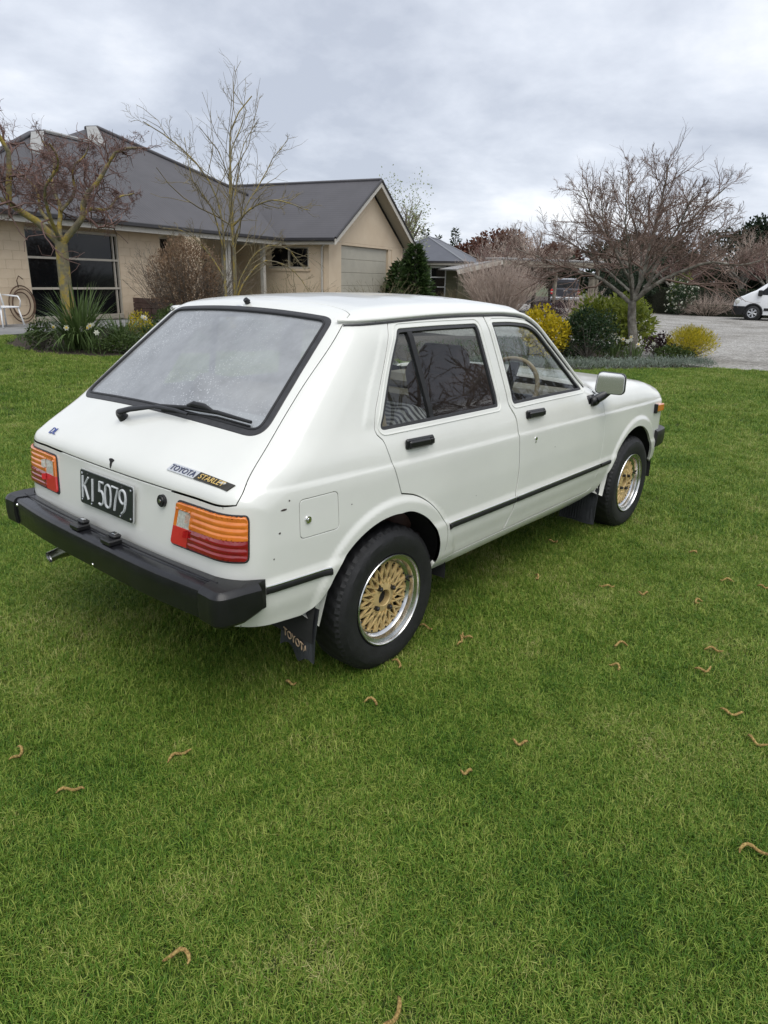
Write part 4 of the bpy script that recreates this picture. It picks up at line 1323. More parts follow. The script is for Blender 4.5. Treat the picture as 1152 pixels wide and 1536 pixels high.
for sg in (-1, 1):
    flap(-.385, sg, .180, .385, .175, 'TOYOTA')
    flap(1.845, sg, .135, .345, .22, None, True)
    # white deflector piece ahead of the flap
    for pts_, ins in (([(-.318, .740, .494), (-.350, .728, .452), (-.383, .724, .418), (-.425, .716, .391), (-.444, .712, .386), (-.352, .712, .300)], (-.345, .660, .36)),
                      ([(1.942, .752, .500), (1.885, .742, .430), (1.825, .732, .374), (1.765, .722, .344), (1.880, .752, .296)], (1.93, .66, .36))):
        k = len(pts_); V = [(a_, sg * b_, c_) for a_, b_, c_ in pts_] + [(ins[0], sg * ins[1], ins[2])]
        m = MB(); m.add(V, [(i, (i + 1) % k, k) for i in range(k)])
        mid = np.array(V[:k]).mean(0); V2 = [tuple(np.array(v) * .82 + mid * .18 + np.array([0, -sg * .016, 0])) for v in V[:k]]
        m.add(V[:k] + V2, [(i, (i + 1) % k, k + (i + 1) % k, k + i) for i in range(k)] + [tuple(range(k, 2 * k))])
        m.obj('arch_gusset', PAINT, car)

# door mirrors
for sg in (-1, 1):
    e = empty('door_mirror'); e.parent = car
    yb = float(yside([1.61], [.90])[0])
    m = MB(); m.box((1.560, yb - .012, .838), (1.665, yb + .018, .905), .014)
    m.box((1.590, yb + .010, .850), (1.655, yb + .045, .900), .012)
    m.tube([(1.625, yb + .028, .880), (1.68, yb + .045, .900), (1.735, yb + .060, .925)], [.024, .022, .018], 10)
    m.V = [(a, sg * b, c_) for a, b, c_ in m.V]
    if sg < 0: m.F = [f[::-1] for f in m.F]
    m.obj('mirror_foot', PLASTIC, e, True, 40)
    # housing: rounded box, face turned towards the driver
    C0 = np.array([1.690, sg * (yb + .070), .965]); ang = R(14) * (-sg)
    fx = np.array([-math.cos(ang), -math.sin(ang), .058]); fx /= np.linalg.norm(fx)          # face normal
    rr_ = np.cross(fx, [0, 0, 1.0]); rr_ /= np.linalg.norm(rr_); uu = np.cross(rr_, fx)
    if rr_[1] * sg < 0: rr_ = -rr_                                                      # rr_ points outboard
    def mloop(s, shift, rad=.035):
        q_ = round_poly([(-.092, -.066), (.094, -.068), (.090, .064), (-.080, .072)], rad, .008) * (s * .84)
        return np.array([C0 + rr_ * a + uu * b + fx * shift for a, b in q_])
    rings = [mloop(.93, .004), mloop(.985, .004), mloop(1.0, -.004), mloop(1.0, -.025), mloop(.93, -.05), mloop(.75, -.068), mloop(.45, -.078)]
    V = np.vstack(rings); k = len(rings[0]); F = []
    for i in range(len(rings) - 1):
        for j in range(k): F.append((i * k + j, i * k + (j + 1) % k, (i + 1) * k + (j + 1) % k, (i + 1) * k + j))
    F.append(tuple(range((len(rings) - 1) * k, len(rings) * k)))
    me = arr_mesh('mirror_housing', V, F, True); me.set_sharp_from_angle(angle=R(40)); link('mirror_housing', me, PLASTIC, e)
    q_ = mloop(.935, .0035); me = arr_mesh('mirror_face', q_, [tuple(range(len(q_)))], False); link('mirror_face', me, MIRROR, e)
    q1 = mloop(.945, .0045); q2 = mloop(.90, .0046); kk = len(q1); me = arr_mesh('mirror_bezel', np.vstack([q1, q2]), [(j, (j + 1) % kk, kk + (j + 1) % kk, kk + j) for j in range(kk)], False); link('mirror_bezel', me, CHROME, e)

# --- interior
SEAT = mat('brown_vinyl', (.15, .085, .07), rough=.6, var=.25, vscale=14, bump=.002, bscale=30)
TAN = mat('tan_vinyl', (.36, .28, .18), rough=.6, var=.2, vscale=14)
PALE = mat('pale_cloth', (.7, .68, .64), rough=.9, stops=[(.35, (.55, .52, .50)), (.5, (.70, .68, .64)), (.65, (.78, .76, .72))], vscale=7, bump=.01, bscale=16)
STRIPE = mat('striped_blanket', (.4, .4, .42), rough=.9, bump=.004, bscale=30)
nt = STRIPE.node_tree; wv = nt.nodes.new('ShaderNodeTexWave'); wv.inputs['Scale'].default_value = 13; wv.inputs['Distortion'].default_value = 4.5; wv.inputs['Detail'].default_value = 1
tcs = nt.nodes.new('ShaderNodeTexCoord'); nt.links.new(tcs.outputs['Object'], wv.inputs['Vector'])
rs = ramp_node(nt, [(.3, (.07, .065, .075)), (.5, (.20, .195, .20)), (.7, (.36, .35, .35))]); nt.links.new(wv.outputs['Fac'], rs.inputs[0]); nt.links.new(rs.outputs[0], nt.nodes['Principled BSDF'].inputs['Base Color'])
def cushion(name, c0, size, rx, mt, parent, bev=.05):
    m = MB(); sx, sy, sz = size; m.box((-sx / 2, -sy / 2, -sz / 2), (sx / 2, sy / 2, sz / 2), bev, Matrix.Translation(c0) @ Matrix.Rotation(rx, 4, 'Y'))
    o = m.obj(name, mt, parent, True); 
    sub = o.modifiers.new('soft', 'BEVEL'); sub.width = bev * .45; sub.segments = 3; sub.limit_method = 'ANGLE'
    return o
for nm, y, w in (('rear_seat', 0, 1.18), ('driver_seat', -.34, .50), ('passenger_seat', .34, .50)):
    e = empty(nm); e.parent = car
    x = .30 if nm == 'rear_seat' else 1.08
    cushion('seat_cushion', (x + .16, y, .52), (.50, w, .16), R(-6), SEAT, e)
    cushion('seat_back', (x - .14, y, .80 if nm != 'rear_seat' else .77), (.14, w, .62 if nm != 'rear_seat' else .52), R(-16), SEAT if nm != 'rear_seat' else TAN, e)
    if nm != 'rear_seat': cushion('headrest', (x - .245, y, 1.10), (.10, .28, .16), R(-12), SEAT, e, .04)
    if nm == 'rear_seat':
        cushion('blanket', (x + .14, -.30, .72), (.46, .52, .20), R(-12), STRIPE, e, .07)
        cushion('folded_blanket', (x + .08, -.34, .86), (.30, .40, .14), R(-24), STRIPE, e, .06)
m = MB(); m.box((-.46, -.58, .80), (.16, .58, .815), .004); m.obj('parcel_shelf', TRIM, car)
cushion('shelf_cloth', (-.17, -.12, .862), (.34, .86, .09), R(-4), PALE, car, .042)
m = MB(); m.box((1.50, -.66, .80), (1.78, .66, .905), .04); m.box((1.46, -.62, .62), (1.72, .62, .82), .03); m.obj('dashboard', mat('dash_vinyl', (.20, .175, .135), rough=.6, var=.2), car)
m = MB(); m.box((1.50, -.12, .907), (1.66, .16, .915), .002, Matrix.Translation((0, -.10, 0))); m.obj('white_papers', mat('paper', (.72, .73, .76), rough=.8), car)
m = MB(); m.box((-.55, -.62, .42), (1.8, .62, .45), .004); m.obj('cabin_floor', TRIM, car)
sw = empty('steering_wheel', (1.395, -.345, .905)); sw.parent = car; sw.rotation_euler = (0, R(-62), 0)
V = []; F = []; n1, n2 = 40, 10
for i in range(n1):
    a = 2 * math.pi * i / n1
    for j in range(n2):
        b = 2 * math.pi * j / n2; rr_ = .185 + .0125 * math.cos(b); V.append((rr_ * math.cos(a), rr_ * math.sin(a), .0125 * math.sin(b)))
for i in range(n1):
    for j in range(n2): F.append((i * n2 + j, ((i + 1) % n1) * n2 + j, ((i + 1) % n1) * n2 + (j + 1) % n2, i * n2 + (j + 1) % n2))
link('steering_rim', arr_mesh('steering_rim', V, F), TAN, sw)
m = MB(); m.box((-.17, -.03, -.02), (.17, .03, 0), .006); m.box((-.03, -.17, -.02), (.0, .17, 0), .006); m.tube([(0, 0, -.25), (0, 0, 0)], .03, 10); m.obj('steering_spokes', PLASTIC, sw)
# headliner
HL = round_poly([(.08, -.50), (1.18, -.50), (1.18, .50), (.08, .50)], .05, .05)
hl = Skin(); panel(hl, [project(np.c_[HL, 1.35 + 0 * HL[:, 0]])], lambda P: P[:, :2].copy(), lambda q: np.c_[q, 1.36 + 0 * q[:, 0]], .08, .08, 0, offset=-.03, flange=0); hl.obj('headliner', mat('headliner', (.55, .54, .50), rough=.9), car)
# ================================================================== surroundings
def gh(x, y):
    x = np.asarray(x, float); y = np.asarray(y, float)
    return .3 * sstep(5, 13, y) * (1 - sstep(20, 34, x))
def sheet(name, poly, dz, mt, h=1.0, kind='structure', rough=0.0):
    P = []
    poly = np.asarray(poly, float)
    n = len(poly); out = []
    for i in range(n):
        a, b = poly[i], poly[(i + 1) % n]; k = max(1, int(np.linalg.norm(b - a) / h))
        out += [a + (b - a) * j / k for j in range(k)]
    VV, T, L, nb = cdt([np.array(out)], h, h)
    V = np.c_[VV, gh(VV[:, 0], VV[:, 1]) + dz]
    e1 = V[T[:, 1]] - V[T[:, 0]]; e2 = V[T[:, 2]] - V[T[:, 0]]
    if np.cross(e1, e2)[:, 2].mean() < 0: T = T[:, ::-1]
    o = link(name, arr_mesh(name, V, np.ascontiguousarray(T)), mt)
    o['kind'] = kind
    return o
def closed(pts, step=.5):
    P = np.asarray(pts, float)
    return catmull(np.vstack([P, P[:1]]), step)[:-1]

# --- ground materials
def lawn_soil():
    m = mat('lawn_base', (.05, .06, .025), rough=.95, stops=[(.3, (.022, .036, .010)), (.5, (.040, .062, .016)), (.62, (.075, .085, .030)), (.75, (.11, .105, .05))], vscale=.9, detail=8, bump=.02, bscale=30, spec=.1)
    return m
def gravel():
    m = bpy.data.materials.new('gravel'); m.use_nodes = True; nt = m.node_tree; b = nt.nodes['Principled BSDF']
    tc = nt.nodes.new('ShaderNodeTexCoord')
    v = nt.nodes.new('ShaderNodeTexVoronoi'); v.inputs['Scale'].default_value = 24; nt.links.new(tc.outputs['Object'], v.inputs['Vector'])
    n = nt.nodes.new('ShaderNodeTexNoise'); n.inputs['Scale'].default_value = .55; n.inputs['Detail'].default_value = 9; n.inputs['Roughness'].default_value = .65; nt.links.new(tc.outputs['Object'], n.inputs['Vector'])
    r1 = ramp_node(nt, [(.0, (.15, .145, .135)), (.5, (.28, .27, .255)), (1, (.48, .47, .45))]); nt.links.new(v.outputs['Color'], r1.inputs[0])
    r2 = ramp_node(nt, [(.34, (.60, .58, .54)), (.5, (.92, .91, .88)), (.66, (1.15, 1.15, 1.14))]); nt.links.new(n.outputs['Fac'], r2.inputs[0])
    mx = nt.nodes.new('ShaderNodeMix'); mx.data_type = 'RGBA'; mx.blend_type = 'MULTIPLY'; mx.inputs[0].default_value = 1
    nt.links.new(r1.outputs[0], mx.inputs[6]); nt.links.new(r2.outputs[0], mx.inputs[7]); nt.links.new(mx.outputs[2], b.inputs['Base Color'])
    b.inputs['Roughness'].default_value = .9
    bp = nt.nodes.new('ShaderNodeBump'); bp.inputs['Distance'].default_value = .02; bp.inputs['Strength'].default_value = .8
    nt.links.new(v.outputs['Distance'], bp.inputs['Height']); nt.links.new(bp.outputs[0], b.inputs['Normal'])
    return m
SOIL = lawn_soil(); GRAVEL = gravel()
BARK_SOIL = mat('bark_mulch', (.05, .038, .028), rough=.95, stops=[(.3, (.022, .016, .011)), (.55, (.055, .04, .028)), (.75, (.10, .08, .06))], vscale=14, detail=8, bump=.03, bscale=40)
CONC = mat('patio_concrete', (.22, .22, .22), rough=.85, var=.25, vscale=1.8, detail=9, bump=.003, bscale=50)
FAR = mat('far_field', (.07, .085, .035), rough=.95, stops=[(.3, (.05, .07, .025)), (.7, (.10, .10, .05))], vscale=.05, detail=8)

me = arr_mesh('ground', [(-400, -400, -.03), (600, -400, -.03), (600, 600, -.03), (-400, 600, -.03)], [(0, 1, 2, 3)], False)
tag(link('ground', me, FAR), kind='structure')
drive = [(12.46, .80), (12.2, 1.66), (12.6, 3.0), (14.5, 4.6), (16, 6.2), (13.5, 8.0), (12.6, 10.5), (14.2, 13.4), (19, 14.6), (24, 17), (32, 22), (45, 24), (45, 6), (37.2, 10.9), (38.9, 5), (44, -2), (44, -26), (13.5, -26), (13.6, -3)]
drive = [(12.46, .80), (12.2, 1.66), (12.6, 3.0), (14.5, 4.6), (16, 6.2), (13.5, 8.0), (12.6, 10.5), (14.2, 13.4), (19, 14.6), (24, 17), (32, 22), (44, 25), (42, 17), (37.4, 11.4), (38.2, 7.8), (41, 2), (44, -26), (13.5, -26), (13.2, -4)]
sheet('gravel_drive', drive, .004, GRAVEL, 1.2)
lawn_poly = [(-14, -14), (13.4, -14), (13.1, -4), (12.44, .80), (12.2, 1.60), (11.3, 2.25), (9.9, 3.12), (8.6, 4.6), (8.2, 6.5), (7.4, 8.0), (5.6, 8.5), (3.9, 8.85), (3.3, 9.6), (3.2, 10.6), (4.0, 12.1), (2.0, 11.6), (-14, 7.5)]
lawn = sheet('lawn', lawn_poly, .008, SOIL, .5)
sheet('patio', [(-14, 7.6), (2.0, 11.7), (4.2, 12.25), (9, 13.5), (14.5, 13.4), (15, 15.4), (4.9, 15.3), (-14, 11)], .006, CONC, 1.0)
bed_r = closed([(12.15, 1.60), (11.3, 2.25), (9.9, 3.10), (8.6, 4.6), (8.3, 6.4), (9.5, 8.5), (12.4, 8.6), (15.6, 6.4), (14.4, 4.6), (12.7, 3.0)], .4)
sheet('garden_bed', bed_r, .012, BARK_SOIL, .5)
bed_l = closed([(3.9, 8.85), (3.3, 9.6), (3.2, 10.6), (4.1, 11.9), (6.5, 12.6), (9.5, 13.3), (10.4, 12.3), (9.3, 10.2), (7.4, 8.2), (5.6, 8.5)], .4)
sheet('garden_bed', bed_l, .010, BARK_SOIL, .5)
bed_f = [(37.0, 11.8), (38.0, 8.2), (40.5, 2.5), (47, -10), (70, -6), (70, 40), (44, 30), (43, 17)]
sheet('far_border', bed_f, .010, BARK_SOIL, 2.5)

# ------------------------------------------------------------------ plant helpers
def unit(v): return v / (np.linalg.norm(v, axis=-1, keepdims=True) + 1e-12)
def leaf_arrays(P, D, length, width, r, fold=.15):
    """one folded quad per leaf: P base points, D directions"""
    n = len(P); D = unit(D); w = unit(np.cross(D, r.normal(size=(n, 3)))); up = np.cross(w, D)
    L = length * r.uniform(.65, 1.25, (n, 1)); W = width * r.uniform(.7, 1.2, (n, 1))
    V = np.stack([P, P + D * L * .5 + w * W * .5 + up * W * fold, P + D * L, P + D * L * .5 - w * W * .5 + up * W * fold], 1).reshape(-1, 3)
    F = np.arange(4 * n).reshape(n, 4)
    return V, F
def tubes_np(PL, RD, n):
    """many polylines at once: PL (B,m,3), RD (B,m)"""
    B, m, _ = PL.shape
    T = unit(np.gradient(PL, axis=1)); mean = unit(PL[:, -1] - PL[:, 0])
    ref = np.where(np.abs(mean[:, 2:3]) < .8, np.array([[0, 0, 1.0]]), np.array([[1.0, 0, 0]]))[:, None, :]
    u = unit(np.cross(T, np.broadcast_to(ref, T.shape))); w = np.cross(T, u)
    a = 2 * np.pi * np.arange(n) / n
    V = PL[:, :, None, :] + RD[:, :, None, None] * (u[:, :, None, :] * np.cos(a)[:, None] + w[:, :, None, :] * np.sin(a)[:, None])
    idx = np.arange(B * m * n).reshape(B, m, n)
    a0 = idx[:, :-1, :]; a1 = np.roll(a0, -1, 2); b0 = idx[:, 1:, :]; b1 = np.roll(b0, -1, 2)
    F = np.stack([a0, a1, b1, b0], -1).reshape(-1, 4)
    return V.reshape(-1, 3), F
def join(parts):
    Vs, Fs, b = [], [], 0
    for V, F in parts:
        Vs.append(V); Fs.append(F + b); b += len(V)
    return np.vstack(Vs), np.vstack(Fs)
def resample(pl, m):
    pl = np.asarray(pl, float); c_ = catmull(pl, .08) if len(pl) > 2 else pl
    L = np.r_[0, np.cumsum(np.linalg.norm(np.diff(c_, axis=0), axis=1))]; s = np.linspace(0, L[-1], m)
    return np.array([np.interp(s, L, c_[:, i]) for i in range(3)]).T
def spawn(PL, RD, r, k, ratio, ang, wig, trop, t0=.25, m=6, rr=.55, tip=.25, rmin=.0015, taper=True, drop=0.0, minlen=0.0):
    """children of a set of branches"""
    B, M, _ = PL.shape
    par = np.repeat(np.arange(B), k); n = len(par)
    t = t0 + (1 - t0) * ((np.tile(np.arange(k), B) + r.uniform(0, 1, n)) / k)
    f = t * (M - 1); i = np.minimum(f.astype(int), M - 2); fr = (f - i)[:, None]
    P0 = PL[par, i] * (1 - fr) + PL[par, i + 1] * fr
    R0 = RD[par, i] * (1 - fr[:, 0]) + RD[par, i + 1] * fr[:, 0]
    T = unit(PL[par, i + 1] - PL[par, i])
    plen = np.linalg.norm(np.diff(PL, axis=1), axis=2).sum(1)[par]
    side = unit(np.cross(T, r.normal(size=(n, 3))))
    A = np.radians(ang) * r.uniform(.65, 1.3, (n, 1))
    D = unit(T * np.cos(A) + side * np.sin(A))
    L = np.maximum(minlen, plen * ratio * r.uniform(.6, 1.25, n) * ((1.15 - .65 * t) if taper else 1))
    out = np.empty((n, m, 3)); out[:, 0] = P0; st = (L / (m - 1))[:, None]
    for j in range(1, m):
        D = unit(D + r.normal(size=(n, 3)) * wig + np.array([0, 0, trop]) - np.array([0, 0, drop * j / m]))
        out[:, j] = out[:, j - 1] + D * st
    rad = np.maximum(rmin, R0 * rr)[:, None] * np.linspace(1, tip, m)[None]
    return out, np.maximum(rad, rmin * .6)
def put_mesh(name, V, F, mt, parent, smooth=True):
    return link(name, arr_mesh(name, V, F, smooth), mt, parent)
BARK = mat('grey_bark', (.16, .145, .12), rough=.9, stops=[(.3, (.075, .065, .05)), (.5, (.17, .155, .13)), (.68, (.30, .29, .25))], vscale=9, detail=8, bump=.015, bscale=25)
BARK_L = mat('lichen_bark', (.2, .17, .08), rough=.9, stops=[(.32, (.13, .11, .08)), (.48, (.21, .185, .11)), (.60, (.34, .25, .05)), (.75, (.20, .20, .11))], vscale=7, detail=7, bump=.012, bscale=30)
TWIG_R = mat('reddish_twigs', (.17, .10, .085), rough=.85, var=.35, vscale=3)
TWIG_B = mat('brown_twigs', (.185, .125, .10), rough=.85, var=.35, vscale=3)
TWIG_G = mat('grey_twigs', (.14, .115, .09), rough=.85, var=.35, vscale=3)
TWIG_Y = mat('green_twigs', (.20, .165, .095), rough=.85, var=.35, vscale=3)
TWIG_P = mat('pinkish_twigs', (.44, .355, .30), rough=.85, var=.35, vscale=4)
def bare_tree(name, label, cat, base, trunk, limbs, levels, seed, mt, mtw, right=None, group=None, sides=(9, 7, 5, 4, 3, 3), r_trunk=.12, r_limb=.06, trunk_tip=.75, thick=1.0):
    """trunk and limbs: points (right, depth, up) relative to the base as seen from the lawn"""
    r = np.random.default_rng(seed); base = np.array(base, float)
    v = base[:2] - CAM[:2]; v = v / np.linalg.norm(v)
    e1 = np.array([v[1], -v[0], 0]); e2 = np.array([v[0], v[1], 0]); e3 = np.array([0, 0, 1.0])
    tr = lambda q: np.array([e1 * a + e2 * b + e3 * c_ for a, b, c_ in q])
    root = empty(name, base); tag(root, label, cat, group)
    T = resample(tr(trunk), 12); rt = np.linspace(r_trunk, r_trunk * trunk_tip, 12); rt[0] *= 1.35; rt[1] *= 1.1
    parts = [tubes_np(T[None], rt[None], sides[0])]
    PL = np.array([resample(tr(l), 12) + r.normal(size=(12, 3)) * .012 * np.linspace(0, 1, 12)[:, None] for l in limbs])
    RD = np.array([np.linspace(1, .30, 12) * (r_limb if not hasattr(r_limb, '__len__') else r_limb[i]) for i in range(len(limbs))])
    parts.append(tubes_np(PL, RD, sides[1]))
    put_mesh('trunk', *join(parts), mt, root)
    cr = []; cur = (PL, RD)
    for i, lv in enumerate(levels):
        srcs = [cur] if not lv.pop('also', None) else [cur, prev]
        lvk = dict(lv)
        ch = [spawn(s[0], s[1], r, **lvk) for s in srcs]
        nxt = (np.concatenate([c_[0] for c_ in ch]), np.concatenate([c_[1] for c_ in ch]))
        cr.append(tubes_np(nxt[0], nxt[1] * thick, sides[min(i + 2, 5)])); prev = cur; cur = nxt
    put_mesh('crown', *join(cr), mtw, root)
    return root, cur
def at(px, py, d):
    """a point seen in a given direction (degrees right of the camera heading, degrees up), d metres away on plan"""
    return None
def ellips(n, r, c, s, shell=.55):
    d = unit(r.normal(size=(n, 3))); q = r.uniform(shell ** 3, 1, (n, 1)) ** (1 / 3)
    return np.array(c) + d * q * np.array(s), d
def bush(name, label, cat, base, size, n, leaf, mt, seed, lumps=9, up=.35, group=None, aspect=.55, stems=True, flat_bottom=.12, stem_mt=None, shell=.5, extra=None):
    r = np.random.default_rng(seed); root = empty(name, base); tag(root, label, cat, group)
    sx, sy, sz = size; Ps = []; Ds = []
    for i in range(lumps):
        d = unit(r.normal(size=3)); d[2] = abs(d[2]) * .9 - .15
        c_ = np.array([d[0] * sx * .50, d[1] * sy * .50, sz * (.48 + .42 * d[2])]); k = r.uniform(.42, .62)
        p, dd = ellips(n // lumps, r, c_, (sx * k, sy * k, sz * k * .8), shell); Ps.append(p); Ds.append(dd)
    P = np.vstack(Ps); D = np.vstack(Ds)
    P[:, 2] = np.abs(P[:, 2] - flat_bottom * sz * .3) + flat_bottom * sz * .3
    D = unit(D + r.normal(size=D.shape) * .7 + np.array([0, 0, up]))
    put_mesh('foliage', *leaf_arrays(P, D, leaf, leaf * aspect, r), mt, root, False)
    if stems:
        q, _ = ellips(40, r, (0, 0, sz * .45), (sx * .75, sy * .75, sz * .45), .2)
        PL = np.stack([np.outer(1 - t, np.zeros(3))[0] + q * np.array([t, t, 1]) * np.array([1, 1, t]) for t in np.linspace(0.02, 1, 6)], 1)
        put_mesh('stems', *tubes_np(PL, np.tile(np.linspace(.014, .004, 6), (40, 1)), 4), stem_mt or BARK, root)
    if extra: extra(root, P, D, r)
    return root
def twig_bush(name, label, base, size, shoots, seed, mt, spread=.6, droop=0.0, kids=5, rad=.006, group=None, cat='shrub', wig=.16):
    r = np.random.default_rng(seed); root = empty(name, base); tag(root, label, cat, group)
    sx, sy, sz = size; n = shoots; m = 7
    a = r.uniform(0, 2 * np.pi, n); q = np.sqrt(r.uniform(0, 1, n))
    P0 = np.c_[np.cos(a) * q * sx * .28, np.sin(a) * q * sy * .28, np.zeros(n)]
    D = unit(np.c_[np.cos(a) * q * sx / sz * spread * 1.4, np.sin(a) * q * sy / sz * spread * 1.4, np.ones(n)] + r.normal(size=(n, 3)) * .12)
    L = sz * r.uniform(.75, 1.12, n) * (1 - .12 * q); out = np.empty((n, m, 3)); out[:, 0] = P0
    for j in range(1, m):
        D = unit(D + r.normal(size=(n, 3)) * wig * .5 + np.array([0, 0, .02 - droop * j / m])); out[:, j] = out[:, j - 1] + D * (L / (m - 1))[:, None]
    out[:, :, 2] = np.maximum(out[:, :, 2], .01)
    RD = np.tile(np.linspace(rad, rad * .4, m), (n, 1)); parts = [tubes_np(out, RD, 4)]
    c1, r1 = spawn(out, RD, r, kids, .38, 32, wig, .05, .3, 5, .7, .5, rad * .3); parts.append(tubes_np(c1, r1, 3))
    c2, r2 = spawn(c1, r1, r, 2, .5, 35, wig, .03, .3, 4, .8, .5, rad * .3); parts.append(tubes_np(c2, r2, 3))
    put_mesh('branches', *join(parts), mt, root)
    return root

# ------------------------------------------------------------------ the house
HA = R(14.26); HO = Vector((4.962, 14.342, 0))
house = empty('bungalow', HO, HA); tag(house, 'cream block bungalow with dark grey steel roof and a gabled garage wing', 'house')
STONE = mat('cream_stone', (.43, .35, .25), rough=.85, stops=[(.3, (.60, .475, .335)), (.7, (.70, .575, .42))], vscale=2.2, detail=8, bump=.004, bscale=30)
STONE2 = mat('cream_plaster', (.45, .37, .265), rough=.85, stops=[(.3, (.62, .49, .345)), (.7, (.70, .575, .42))], vscale=1.3, detail=8, bump=.003, bscale=40)
MORTAR = mat('pale_mortar', (.62, .50, .36), rough=.95, var=.15, vscale=6)
ROOFM = mat('grey_roof_steel', (.074, .071, .077), rough=.62, var=.10, vscale=1.2, spec=.4)
_nt = ROOFM.node_tree; _w = _nt.nodes.new('ShaderNodeTexWave'); _w.inputs['Scale'].default_value = 2.6; _w.bands_direction = 'X'; _tc = _nt.nodes.new('ShaderNodeTexCoord'); _nt.links.new(_tc.outputs['Object'], _w.inputs['Vector']); _bp = _nt.nodes.new('ShaderNodeBump'); _bp.inputs['Distance'].default_value = .006; _bp.inputs['Strength'].default_value = .25; _nt.links.new(_w.outputs['Fac'], _bp.inputs['Height']); _nt.links.new(_bp.outputs[0], _nt.nodes['Principled BSDF'].inputs['Normal'])
FASCIA = mat('beige_fascia', (.52, .49, .43), rough=.6, var=.08)
GUTTER = mat('dark_gutter', (.035, .033, .036), rough=.45, var=.15)
FRAMEM = mat('window_frame_paint', (.46, .42, .35), rough=.5, var=.08)
PANE = mat('dark_window_glass', (.006, .007, .008), rough=.06, spec=.35)
SOFFIT = mat('soffit', (.42, .38, .31), rough=.8)
GDOOR = mat('garage_door_paint', (.47, .44, .36), rough=.55, var=.06, vscale=3)
GFL = .3
def hb(name, lo, hi, mt, parent=house, bev=0.0):
    m = MB(); m.box(lo, hi, bev); return m.obj(name, mt, parent)
# main facade (b = .5), openings left free
WB = .50
backs = [((-1.3, WB + .03, GFL), (.90, WB + .22, 2.62)), ((3.60, WB + .03, GFL), (5.15, WB + .22, 2.62)), ((5.55, WB + .03, GFL), (6.35, WB + .22, 2.62)), ((.90, WB + .03, GFL), (3.60, WB + .22, .42)), ((.90, WB + .03, 2.37), (3.60, WB + .22, 2.62)), ((5.15, WB + .03, GFL), (5.55, WB + .22, 1.9))]
wall = MB()
for lo, hi in backs: wall.box(lo, hi)
wall.obj('wall', MORTAR, house)
bm_ = MB(); bm_.box((-.197, -.028, -.0990), (.197, .03, .0990), .003); block_me = None
rs_ = np.random.default_rng(3)
def place_block(s0, s1, z0):
    global block_me
    if block_me is None:
        o = bm_.obj('stone_block', STONE, house); block_me = o.data
    else:
        o = link('stone_block', block_me, None, house)
    o.location = ((s0 + s1) / 2, WB + rs_.uniform(-.0025, .0025), z0 + .1); o.scale = ((s1 - s0 - .0025) / .394, 1, 1)
for row in range(12):
    z0 = GFL + row * .2
    for (a, b, zlo, zhi) in ((-1.3, .88, 0, 9), (3.62, 5.15, 0, 9), (5.55, 6.35, 0, 9)):
        if z0 + .2 > 2.64: continue
        s = a - (.2 if row % 2 else 0)
        while s < b - .02:
            s0, s1 = max(s, a), min(s + .4, b)
            if s1 - s0 > .05: place_block(s0, s1, z0)
            s += .4
# big window
win = hb('window_wall', (.86, WB - .01, GFL), (.90, WB + .10, 2.40), FRAMEM); win.name = 'picture_window'
for lo, hi in (((3.58, WB - .01, GFL), (3.64, WB + .10, 2.40)), ((.90, WB - .02, 2.36), (3.58, WB + .10, 2.42)), ((.90, WB - .06, GFL + .02), (3.58, WB + .10, GFL + .14)), ((.90, WB - .005, 1.055), (3.58, WB + .07, 1.105)), ((.90, WB - .005, 1.745), (3.58, WB + .07, 1.795)), ((3.46, WB + .01, GFL + .14), (3.50, WB + .075, 2.36))):
    hb('window_bar', lo, hi, FRAMEM, win)
for z0, z1 in ((.44, 1.055), (1.105, 1.745), (1.795, 2.36)):
    hb('window_pane', (.90, WB + .05, z0), (3.58, WB + .065, z1), PANE, win)
sw_ = hb('small_window', (5.15, WB + .10, 1.9), (5.55, WB + .12, 2.40), PANE)
for lo, hi in (((5.15, WB + .03, 1.86), (5.55, WB + .13, 1.90)), ((5.15, WB + .03, 2.40), (5.55, WB + .13, 2.44))): hb('frame', lo, hi, FRAMEM, sw_)
hb('column', (5.62, -.02, GFL), (6.28, WB - .03, 2.60), STONE2)
# recessed entry and its posts
hb('entry_wall', (6.35, 2.3, GFL), (10.85, 2.5, 2.62), STONE2)
hb('return_wall', (6.15, WB + .23, GFL), (6.33, 2.3, 2.62), STONE2)
ew = hb('entry_window', (6.6, 2.26, .95), (7.6, 2.29, 2.35), PANE); hb('frame', (6.56, 2.25, 2.35), (7.64, 2.298, 2.41), FRAMEM, ew); hb('frame', (6.56, 2.25, .89), (7.64, 2.298, .95), FRAMEM, ew)
ed = hb('entry_door', (8.3, 2.25, GFL), (9.2, 2.29, 2.3), mat('door_paint', (.10, .09, .08), rough=.5)); hb('frame', (8.24, 2.24, GFL), (8.3, 2.295, 2.36), FRAMEM, ed)
for s in (7.87, 8.05, 9.9): hb('porch_post', (s - .07, .35, GFL), (s + .07, .49, 2.60), FASCIA, house, .01)
